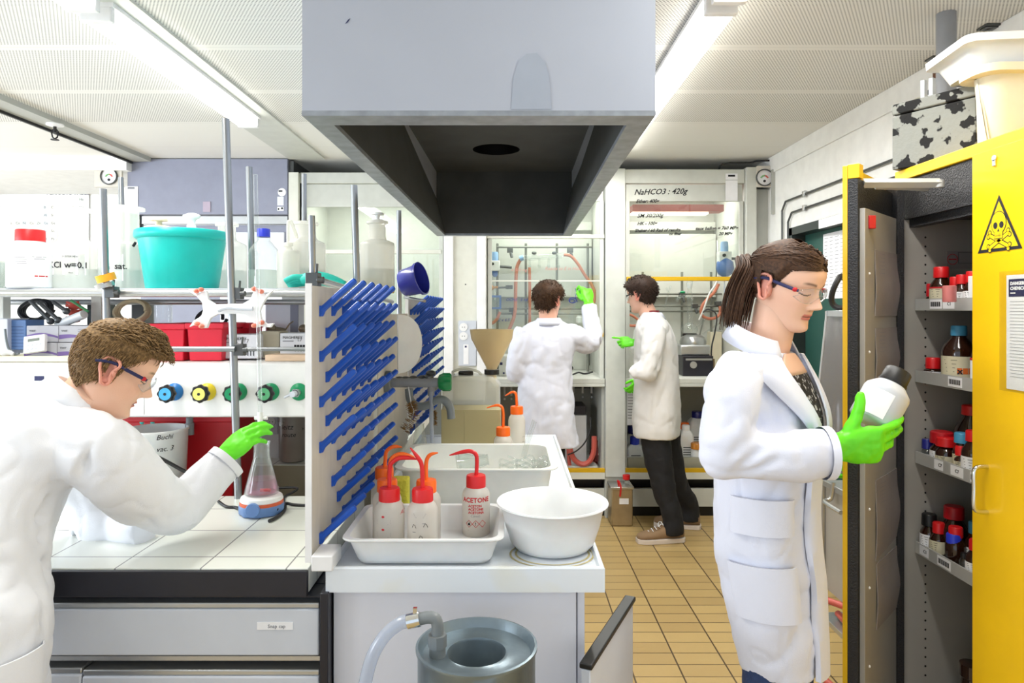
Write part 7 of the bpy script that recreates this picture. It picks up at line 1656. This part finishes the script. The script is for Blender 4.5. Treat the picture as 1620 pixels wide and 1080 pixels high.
main = [tie, tie2, P_(1185, 425, 1.75), P_(1170, 460, 1.75), P_(1162, 495, 1.745), P_(1158, 518, 1.74)]
for i in range(170):
    a = random.random()*6.28; q = random.random()**.5; P = []; sw = random.uniform(.75, 1.12); oa = V((cos(a), sin(a), .3*sin(a*2)))*q
    for k, p in enumerate(spline(main, 4)):
        f = k/20; wdt = .010+.034*min(1, f*2.2)*(1-.45*f); P.append(p+oa*wdt+V((.012*f*sin(i), 0, 0)))
    P = P[:max(8, int(21*sw))]; strand(b, P, random.uniform(.0022, .0036))
b.tube([tie, tie2], .014, 0, 10)
part('hair', b, 'hair_dark', wo, angle=180)
glasses(wo, hw)
# gloved right hand on the bottle
hb = hand(P_(1322, 707, 1.545), (.985, .0, .06), (-.02, .95, .22), (0, -.2, .97), [(22, 16, 12), (30, 18, 14), (36, 22, 16), (42, 24, 18)], [(.62, .75, .12), (.30, .93, .18), (.18, .95, .25)], 1.08, cuff=.05, cuffr=.040)
glove(wo, hb)
hl = hand(P_(1303, 737, 1.93), (.6, .8, -.1), (.8, -.6, 0), (0, .1, 1), [(55, 70, 40)]*4, [(.5, .5, .7), (.8, .1, .5), (.8, 0, .3)], 1.0, cuff=.05, cuffr=.034)
glove(wo, hl)
# legs
b = MB()
for sd in (-1, 1):
    hx_ = P_(1236, 1000)+la*(sd*.058); b.tube([V((hx_.x, hx_.y, .82)), V((hx_.x-.005, hx_.y, .62)), V((hx_.x-.012, hx_.y, .46)), V((hx_.x-.03, hx_.y, .12)), V((hx_.x-.03, hx_.y, .06))], [.072, .070, .060, .050, .050], 0, 20, smooth=3)
b.ell(P_(1233, 985), (.085, .085, .08), 0, 20, 12)
part('jeans', fuse(b, .012, 4, cloth(.004)), 'jeans', wo, angle=180)
for sd in (-1, 1):
    hx_ = P_(1236, 1000)+la*(sd*.058); c = V((hx_.x-.03, hx_.y, 0)); b = MB()
    rs = []
    for t, w, h_ in ((-.07, .02, .05), (-.06, .034, .075), (-.02, .038, .085), (.05, .042, .07), (.12, .046, .05), (.17, .04, .04), (.19, .02, .025)):
        rs.append([c+fw*t+la*(w*cos(a))+UP*(h_/2*(1+sin(a))) for a in [2*pi*j/16 for j in range(16)]])
    part('shoe', b.rings(rs), 'black_cloth', wo, angle=80)
# bottle in her hand
ax_ = V((.53, .10, .84)).normalized(); bc0 = P_(1377, 668, 1.598); rot = V((0, 0, 1)).rotation_difference(ax_).to_matrix().to_4x4()
hbt = thing('reagent_bottle', 'white plastic bottle with black cap held in the woman\'s green glove', 'bottle', bc0)
MM = Matrix.Translation(bc0) @ rot
part('body', MB().lathe([(.046, 0), (.051, .005), (.0515, .078), (.049, .086), (.030, .105), (.0285, .108)], n=44).moved(MM), M('held_bottle_plastic', (196, 200, 206), .35, sss=.1), hbt, angle=60)
part('cap', MB().rings([[V((.030*q*(1+.02*(j % 2))*cos(2*pi*j/56), .030*q*(1+.02*(j % 2))*sin(2*pi*j/56), z)) for j in range(56)] for z, q in ((.104, 1.06), (.110, 1.06), (.111, .99), (.139, .95), (.142, .88), (.1422, .2))]).moved(MM), 'black', hbt)
rv = rot.inverted().to_3x3() @ V((-1, -.75, 0)); a0 = math.atan2(rv.y, rv.x); n = 14; b = MB()
vs = [V((.052*cos(a0-.75+1.5*i/n), .052*sin(a0-.75+1.5*i/n), z)) for z in (.008, .070) for i in range(n+1)]
part('label', b.add(vs, [(i, i+1, n+2+i, n+1+i) for i in range(n)]).moved(MM), 'paper', hbt)
# ================================================================= bending person at the tiled bench
po = thing('person', 'person with short light brown hair bending over the tiled bench at the flask', 'person', (-1.15, 1.6, 0))
Q = lambda px, py, Y=1.66: at(px, py, Y)
f_ = V((.86, .46, 0)).normalized(); l_ = V((-f_.y, f_.x, 0)); UP = V((0, 0, 1))
hp_ = Head(head_matrix(Q(181, 582, 1.70), 33, 27, 0, .965), skin=(240, 192, 164), lip=(206, 132, 116), brow=(120, 92, 62), shut=True)
b = hp_.build(MB()); hp_.neck(b, hp_.M @ V((-.018, 0, -.055)), Q(112, 655, 1.70), .060, .058, .068)
bd = part('body', b, 'skin', po, angle=180)
# coat: spine from the hips up to the neck, leaning forward
sp_ = [((-55, 1180), 1.40, .135, .175, 0), ((-50, 1060), 1.41, .145, .18, 0), ((-48, 955), 1.43, .15, .185, 8), ((-36, 870), 1.48, .145, .185, 25), ((0, 790), 1.56, .145, .19, 42), ((45, 725), 1.64, .135, .20, 52), ((82, 684), 1.67, .115, .195, 55), ((108, 655), 1.69, .085, .15, 52), ((122, 640), 1.70, .066, .10, 48)]
st = []
for (px, py), Y, hd, hw_, tl_ in sp_:
    fd = f_*cos(R(tl_))-UP*sin(R(tl_)); st.append((Q(px, py, Y), fd, l_, hd, hw_))
TP = Torso(st, 2.2)
b = MB(); TP.add(b)
sh_, el_, wr_ = Q(150, 715, 1.60), Q(278, 808, 1.79), Q(362, 720, 1.93)
b.tube([Q(98, 690, 1.64), sh_, Q(212, 768, 1.68), el_], [.085, .092, .086, .068], 0, 22, smooth=4)
b.ell(el_, (.070, .066, .064), 0, 18, 12)
b.tube([el_, Q(318, 770, 1.86), Q(360, 728, 1.92)], [.066, .060, .052], 0, 22, smooth=4)
b.tube([Q(115, 705, 1.86), Q(125, 775, 1.92), Q(150, 830, 1.90)], [.075, .072, .062], 0, 18, smooth=3)
b.tube([Q(150, 833, 1.89), Q(190, 838, 1.86), Q(232, 838, 1.83)], [.058, .050, .046], 0, 18, smooth=3)
cf = creases([(Q(130, 800, 1.56), Q(0, 835, 1.48), 0.0160, 0.0238), (Q(120, 812, 1.56), Q(20, 880, 1.48), 0.0130, 0.0204), (Q(110, 835, 1.56), Q(45, 960, 1.48), 0.0140, 0.0204), (Q(130, 790, 1.57), Q(20, 800, 1.5), 0.0120, 0.0170), (Q(225, 830, 1.66), Q(265, 790, 1.69), 0.0100, 0.0119), (Q(210, 800, 1.62), Q(250, 840, 1.70), 0.0100, 0.0119), (Q(120, 780, 1.52), Q(150, 700, 1.5), 0.0120, 0.0170), (Q(290, 770, 1.8), Q(310, 800, 1.79), 0.0090, 0.0102), (Q(150, 690, 1.52), Q(105, 790, 1.5), 0.0090, 0.0170)], cloth(.0075))
coat = part('lab_coat', fuse(b, .0080, 2, cf), 'coat_bright', po, angle=180)
part('cuff', MB().tube([Q(352, 736, 1.91), Q(361, 727, 1.922)], [.0545, .0545], 0, 26, caps=(0, 1)), 'coat_bright', coat)
rows = [(2.0+1.25*i/8, [(-2.05+.9*j/10, .010 if 0 < j < 10 else .004) for j in range(11)]) for i in range(9)]
part('pocket', TP.strip(MB(), [(.2+1.3*i/8, [(-1.35+.95*j/10, .010 if 0 < j < 10 else .003) for j in range(11)]) for i in range(9)], .004), 'coat_bright', coat, angle=50)
# collar round the back of the neck
ncn = Q(126, 632, 1.70); ax3 = (Q(150, 600, 1.70)-Q(112, 655, 1.70)).normalized(); fr3 = (f_-ax3*f_.dot(ax3)).normalized(); g = []
for r_, h_ in ((.066, -.006), (.071, .024), (.078, .028), (.090, .006), (.108, -.032)):
    g.append([ncn+fr3*(r_*1.0*cos(R(25+310*j/26)))+l_*(r_*1.05*sin(R(25+310*j/26)))+ax3*(h_-.012*cos(R(25+310*j/26))) for j in range(27)])
vs = [p for r_ in g for p in r_]; vs2 = [p-(p-ncn).normalized()*.004 for p in vs]; o = len(vs); N_ = 27; b = MB()
b.add(vs+vs2, [(i*N_+j, i*N_+j+1, i*N_+j+N_+1, i*N_+j+N_) for i in range(4) for j in range(N_-1)]+[(o+i*N_+j, o+i*N_+j+N_, o+i*N_+j+N_+1, o+i*N_+j+1) for i in range(4) for j in range(N_-1)]+[(4*N_+j, 4*N_+j+1, o+4*N_+j+1, o+4*N_+j) for j in range(N_-1)])
part('collar', b, 'coat_bright', coat, angle=180)
# hair: clipped sides, longer tousled top swept to the front
def inp(th, z):
    a = ang(th); lim = (.060-.004*(a/45)**2 if a < 45 else (.056-.034*(a-45)/25 if a < 70 else (.022-.05*(a-70)/12 if a < 82 else (.026 if a < 101 else -.035-.035*min(1, (a-101)/50)))))
    return z > lim
b = MB(); cap(b, hp_, inp, lambda th, z: .004+.016*max(0, min(1, (z-.04)/.05)))
random.seed(11); M3 = hp_.M.to_3x3()
for i in range(3600):
    th = random.uniform(-pi, pi); z = random.uniform(-.07, .110)
    if not inp(th, z): continue
    top = min(1, max(0, (z-.045)/.035)); P = []
    if top < .5:
        L = .012+.016*top; p = hp_.pt(th, z, .003); o2 = hp_.pt(th, z, .02)-hp_.pt(th, z, 0); dn = (hp_.pt(th, z-.01)-hp_.pt(th, z)).normalized(); bk = M3 @ V((-.5, 0, -.4))
        for k in range(4): P.append(p+o2.normalized()*(.004+.004*sin(k))*1+(dn*.8+bk*.5)*L*k/3)
        strand(b, P, random.uniform(.0009, .0015))
    else:
        fr_ = M3 @ V((1, random.uniform(-.35, .35), .12)); L = random.uniform(.03, .05)*(1-.55*max(0, cos(th))*(z < .1)); p = hp_.pt(th, z, .008); n_ = (hp_.pt(th, z, .02)-hp_.pt(th, z, 0)).normalized(); sw = random.uniform(-.5, .5)
        for k in range(7):
            f = k/6; P.append(p+n_*(.016*sin(pi*min(1, f*.9))+.004*random.random())+fr_*L*f+M3 @ V((0, .012*sw*sin(5*f+i), -.012*f*f)))
        strand(b, P, random.uniform(.0013, .0024))
for i in range(150):  # curly fringe over the forehead
    th = R(random.uniform(-55, 55)); p = hp_.pt(th, random.uniform(.07, .095), .014); P = []; ph = random.random()*6; dr = M3 @ V((.6, 0, -.25)); L = random.uniform(.02, .034)
    for k in range(9): f = k/8; P.append(p+dr*L*f+M3 @ V((.006*sin(6*f+ph), .007*cos(6*f+ph), .010*sin(pi*f)-.010*f*f)))
    strand(b, P, .002)
part('hair', b, 'hair_light', po, angle=180)
glasses(po, hp_)
# gloved hand at the burette stopcock
hb = hand(Q(351, 723, 1.93), (.72, .22, .60), (.25, .85, -.38), (-.55, .2, .75), [(20, 26, 16), (23, 28, 17), (26, 30, 18), (30, 32, 20)], [(.9, .15, .35), (.97, .0, .2), (.97, -.1, .15)], .91, spread=(-2, -1, 0, 2), cuff=.015, cuffr=.040)
glove(po, hb)
hb = hand(Q(236, 838, 1.83), (.9, .3, -.1), (.1, 0, -1), (-.3, .9, 0), [(20, 25, 15)]*4, [(.6, .6, -.2), (.9, .2, -.2), (.9, 0, -.3)], .92, cuff=.03, cuffr=.03)
b = MB()
for sd in (-1, 1):
    c = V((-1.11, 1.41, 0))+l_*(.075*sd); b.tube([c+UP*.86, c+UP*.5, c+UP*.08], [.085, .075, .06], 0, 18, smooth=3)
b.ell(V((-1.11, 1.41, .9)), (.10, .13, .09), 0, 18, 10)
part('trousers', fuse(b, .014, 4, cloth(.004)), 'jeans', po, angle=180)
def shoe(root, c, fw, la, mat='black_cloth', sole='black', sc=1.):
    b = MB(); rs = []
    for t, w, h_ in ((-.085, .022, .075), (-.075, .034, .085), (-.03, .038, .095), (.03, .042, .085), (.09, .047, .058), (.15, .046, .046), (.18, .034, .036), (.192, .014, .03)):
        rs.append([c+fw*t*sc+la*(w*cos(a)*sc)+UP*(.018+h_*.5*(1+sin(a)))*sc for a in [2*pi*j/18 for j in range(18)]])
    s_ = part('shoe', b.rings(rs), mat, root, angle=80)
    sl = [(-.092, .02), (-.08, .036), (-.02, .041), (.05, .046), (.12, .051), (.165, .046), (.195, .025)]; ol = [c+fw*t*sc+la*w*sc for t, w in sl]+[c+fw*t*sc-la*w*sc for t, w in reversed(sl)]
    part('sole', MB().rings([[p+UP*z*sc for p in ol] for z in (.001, .028)]), sole, s_, bev=.003)
    return s_, c
for sd in (-1, 1): shoe(po, V((-1.11, 1.41, 0))+l_*(.10*sd), f_, l_)

# ================================================================= person writing on the glass, seen from behind
p1 = thing('person', 'dark haired person in a white coat seen from behind, writing on the hood glass', 'person', (.25, 4.42, 0))
Y1 = 4.45; Q = lambda px, py, Y=Y1: at(px, py, Y)
f1 = V((.12, .99, 0)).normalized(); l1 = V((-f1.y, f1.x, 0))
h1 = Head(head_matrix(Q(868, 474), 50, 4, 0, .97), skin=(232, 180, 156), brow=(50, 36, 28))
b = h1.build(MB()); h1.neck(b, h1.M @ V((-.012, 0, -.055)), Q(868, 516), .058, .058, .068)
bd = part('body', b, 'skin', p1, angle=180)
TB = Torso([(Q(867, 704), f1, l1, .15, .21), (Q(866, 670), f1, l1, .15, .19), (Q(864, 630), f1, l1, .14, .18), (Q(862, 590), f1, l1, .13, .175), (Q(863, 555), f1, l1, .135, .19), (Q(866, 528), f1, l1, .12, .20), (Q(868, 514), f1, l1, .085, .15), (Q(868.5, 508), f1, l1, .062, .08)])
b = MB(); TB.add(b)
b.tube([Q(898, 526, 4.44), Q(913, 534, 4.46), Q(930, 543, 4.52), Q(938, 538, 4.56)], [.078, .080, .074, .066], 0, 18, smooth=4)
b.tube([Q(938, 540, 4.56), Q(936, 515, 4.66), Q(931.5, 484, 4.74)], [.066, .062, .052], 0, 18, smooth=3)
b.tube([Q(834, 524, 4.42), Q(822, 555, 4.40), Q(815, 588, 4.42)], [.080, .076, .068], 0, 18, smooth=3)
b.ell(Q(815, 590, 4.43), (.066, .066, .062), 0, 14, 10)
b.tube([Q(815, 590, 4.44), Q(826, 585, 4.68)], [.064, .05], 0, 16)
cf = creases([(Q(905, 545, 4.38), Q(936, 556, 4.44), .016, .010), (Q(880, 600, 4.29), Q(850, 660, 4.28), .02, .012), (Q(893, 640, 4.3), Q(868, 690, 4.27), .018, .012), (Q(866, 510, 4.33), Q(864, 700, 4.29), .006, .005), (Q(830, 538, 4.3), Q(905, 538, 4.3), .006, .004), (Q(840, 560, 4.33), Q(832, 620, 4.33), .014, .010)], cloth(.009, 7))
coat = part('lab_coat', fuse(b, .012, 3, cf), 'coat', p1, angle=180)
def simple_collar(root, T, c, fw, la, r=.066, gap=40):
    g = []
    for rr, hh in ((r, -.008), (r+.003, .010), (r+.010, .013), (r+.022, -.004), (r+.04, -.034)):
        g.append([c+fw*(rr*cos(R(gap+(360-2*gap)*j/24)))+la*(rr*1.06*sin(R(gap+(360-2*gap)*j/24)))+UP*hh for j in range(25)])
    vs = [p for r_ in g for p in r_]; v2 = [p-(p-c).normalized()*.004 for p in vs]; o = len(vs); b = MB()
    b.add(vs+v2, [(i*25+j, i*25+j+1, i*25+j+26, i*25+j+25) for i in range(4) for j in range(24)]+[(o+i*25+j, o+i*25+j+25, o+i*25+j+26, o+i*25+j+1) for i in range(4) for j in range(24)]+[(100+j, 101+j, o+101+j, o+100+j) for j in range(24)])
    part('collar', b, 'coat', root, angle=180)
simple_collar(coat, TB, Q(868, 506), f1, l1, .060)
def short_hair(root, h, mat, seed, n=1500, swirl=0.):
    def ins(th, z):
        a = ang(th); lim = (.062 if a < 40 else (.060-.07*(a-40)/42 if a < 82 else (.026 if a < 100 else -.045-.035*min(1, (a-100)/50))))
        return z > lim
    b = MB(); cap(b, h, ins, lambda th, z: .010+.014*max(0, min(1, (z+.02)/.08)), nth=110); random.seed(seed); M3 = h.M.to_3x3()
    for i in range(n):
        th = random.uniform(-pi, pi); z = random.uniform(-.08, .110)
        if not ins(th, z): continue
        p = h.pt(th, z, .008); n_ = (h.pt(th, z, .02)-h.pt(th, z, 0)).normalized(); dn = M3 @ V((random.uniform(-.3, .5), random.uniform(-.6, .6), -.6 if z < .07 else .1)); L = random.uniform(.014, .030); P = []
        for k in range(6): f = k/5; P.append(p+n_*(.004+.013*sin(pi*f*.7))*(.5+.6*(z > .0))+dn*L*f)
        strand(b, P, random.uniform(.0016, .003))
    part('hair', b, mat, root, angle=180)
short_hair(p1, h1, 'hair_brown', 5)
glasses(p1, h1, 'black', 'black')
hb = hand(Q(931, 479, 4.75), (-.1, .42, .9), (-.25, .8, -.4), (-1, -.1, 0), [(35, 50, 30), (50, 50, 30), (60, 50, 30), (65, 50, 30)], [(.7, .5, .3), (.9, .1, .4), (.9, -.2, .3)], 1.12, cuff=.03, cuffr=.04)
glove(p1, hb)
pen = single('marker_pen', MB().cyl(Q(915, 470, 4.82), Q(931, 477, 4.73), .007, 0, 10), 'black', 'dark marker pen in the raised green glove at the hood glass', 'pen')
b = MB()
for sd in (-1, 1):
    c = Q(858, 700)+l1*(.075*sd); b.tube([V((c.x, c.y, .82)), V((c.x, c.y, .46)), V((c.x, c.y, .07))], [.085, .07, .06], 0, 16, smooth=3)
b.ell(Q(862, 670), (.11, .1, .09), 0, 16, 10)
part('trousers', fuse(b, .014, 4), 'black_cloth', p1, angle=180)
for sd in (-1, 1): c = Q(858, 700)+l1*(.075*sd); shoe(p1, V((c.x, c.y, 0)), f1, l1)

# ================================================================= person standing in side view at the far right hood
p2 = thing('person', 'dark haired person in black trousers and brown shoes standing beside the far right hood', 'person', (1.0, 4.6, 0))
Y2 = 4.60; Q = lambda px, py, Y=Y2: at(px, py, Y)
f2 = V((-.96, .28, 0)).normalized(); l2 = V((-f2.y, f2.x, 0))
h2_ = Head(head_matrix(Q(1014, 466), 141, 10, 0, 1.0), skin=(226, 180, 158), brow=(46, 34, 28))
b = h2_.build(MB()); h2_.neck(b, h2_.M @ V((-.012, 0, -.055)), Q(1030, 510), .056, .058, .068)
bd = part('body', b, 'skin', p2, angle=180)
TC = Torso([(Q(1038, 689), f2, l2, .155, .19), (Q(1038, 655), f2, l2, .16, .19), (Q(1038, 615), f2, l2, .155, .18), (Q(1038, 575), f2, l2, .15, .175), (Q(1037, 540), f2, l2, .14, .19), (Q(1033, 515), f2, l2, .115, .19), (Q(1030, 500), f2, l2, .08, .14), (Q(1028, 493), f2, l2, .062, .08)])
b = MB(); TC.add(b)
b.tube([Q(1036, 518, 4.44), Q(1034, 545, 4.40), Q(1028, 585, 4.38)], [.078, .076, .066], 0, 18, smooth=3)
b.ell(Q(1026, 588, 4.38), (.066, .066, .06), 0, 14, 10)
b.tube([Q(1026, 588, 4.38), Q(1010, 588, 4.40), Q(1003, 592, 4.42)], [.064, .058, .052], 0, 16, smooth=3)
b.tube([Q(1020, 520, 4.76), Q(1012, 552, 4.78), Q(1003, 542, 4.74)], [.07, .062, .05], 0, 16, smooth=3)
cf = creases([(Q(1030, 600, 4.32), Q(1060, 540, 4.36), .016, .010), (Q(1040, 640, 4.4), Q(1065, 600, 4.4), .018, .010), (Q(1020, 600, 4.36), Q(1028, 570, 4.31), .01, .010), (Q(1032, 690, 4.43), Q(1034, 600, 4.42), .006, .008)], cloth(.009, 7))
coat = part('lab_coat', fuse(b, .012, 3, cf), 'coat_warm', p2, angle=180)
simple_collar(coat, TC, Q(1029, 497), f2, l2, .064, 55)
rc = MB(); cq = Q(1027, 497)
rc.rings([[cq+f2*(r_*cos(2*pi*j/24))+l2*(r_*sin(2*pi*j/24))+UP*hh for j in range(24)] for r_, hh in ((.064, -.07), (.068, -.02), (.066, .024), (.060, .026))], 0, (0, 0))
part('red_collar', rc, M('dark_red_cloth', (120, 26, 36), .8), p2, angle=180)
short_hair(p2, h2_, 'hair_black', 9)
glasses(p2, h2_, 'black', 'black')
hb = hand(Q(1003, 542, 4.74), (-1, .1, .05), (0, .9, -.35), (.1, .3, .95), [(8, 6, 4), (48, 55, 30), (56, 58, 30), (60, 60, 30)], [(.8, .5, .2), (.95, .15, .2), (1, 0, .2)], .86, cuff=.03, cuffr=.036)
glove(p2, hb)
hb = hand(Q(1013, 602, 4.56), (-.6, .1, -.7), (-.2, .9, .1), (-.4, 0, .8), [(30, 40, 25)]*4, [(.6, .7, .2), (.9, .3, .3), (.9, .1, .3)], .82, cuff=.03, cuffr=.036)
glove(p2, hb)
b = MB(); feet = []
for sd, hx0, fx, fy_ in ((1, (1036, 700), (1066, 847), 4.46), (-1, (1052, 700), (1092, 834), 4.74)):
    Yh = 4.52 if sd == 1 else 4.68; ff = at(*fx, fy_); kn = Q((hx0[0]+fx[0])/2-2, 765, (Yh+fy_)/2); feet.append(V((ff.x, fy_, 0)))
    b.tube([Q(hx0[0], 660, Yh), Q(hx0[0]+3, 705, Yh), kn, V((ff.x-.01, fy_, .17)), V((ff.x-.005, fy_, .055))], [.105, .098, .082, .066, .070], 0, 18, smooth=4)
b.ell(Q(1040, 670, 4.6), (.12, .13, .1), 0, 16, 10)
part('trousers', fuse(b, .012, 3, cloth(.006, 12, 14)), 'black_cloth', p2, angle=180)
for i, c in enumerate(feet):
    s_, c = shoe(p2, c+f2*.03, V((-1, -.12 if i == 0 else .25, 0)).normalized(), V((.12 if i == 0 else -.25, -1, 0)).normalized(), 'shoe_suede', 'shoe_sole', 1.12)
    if i == 0:
        b = MB(); fd = V((-1, -.12, 0)).normalized(); ld = V((.12, -1, 0)).normalized()
        for k in range(5):
            t = .05+.022*k; z = .118-.013*k; b.tube([c+fd*t+ld*.03+UP*z, c+fd*(t+.004)+UP*(z+.012), c+fd*t-ld*.02+UP*z], .003, 0, 5, smooth=2)
        b.tube([c+fd*.05+UP*.13, c+fd*.08+ld*.03+UP*.14, c+fd*.09+ld*.045+UP*.115, c+fd*.06+ld*.02+UP*.125], .0025, 0, 5, smooth=3)
        part('laces', b, 'paper', s_)
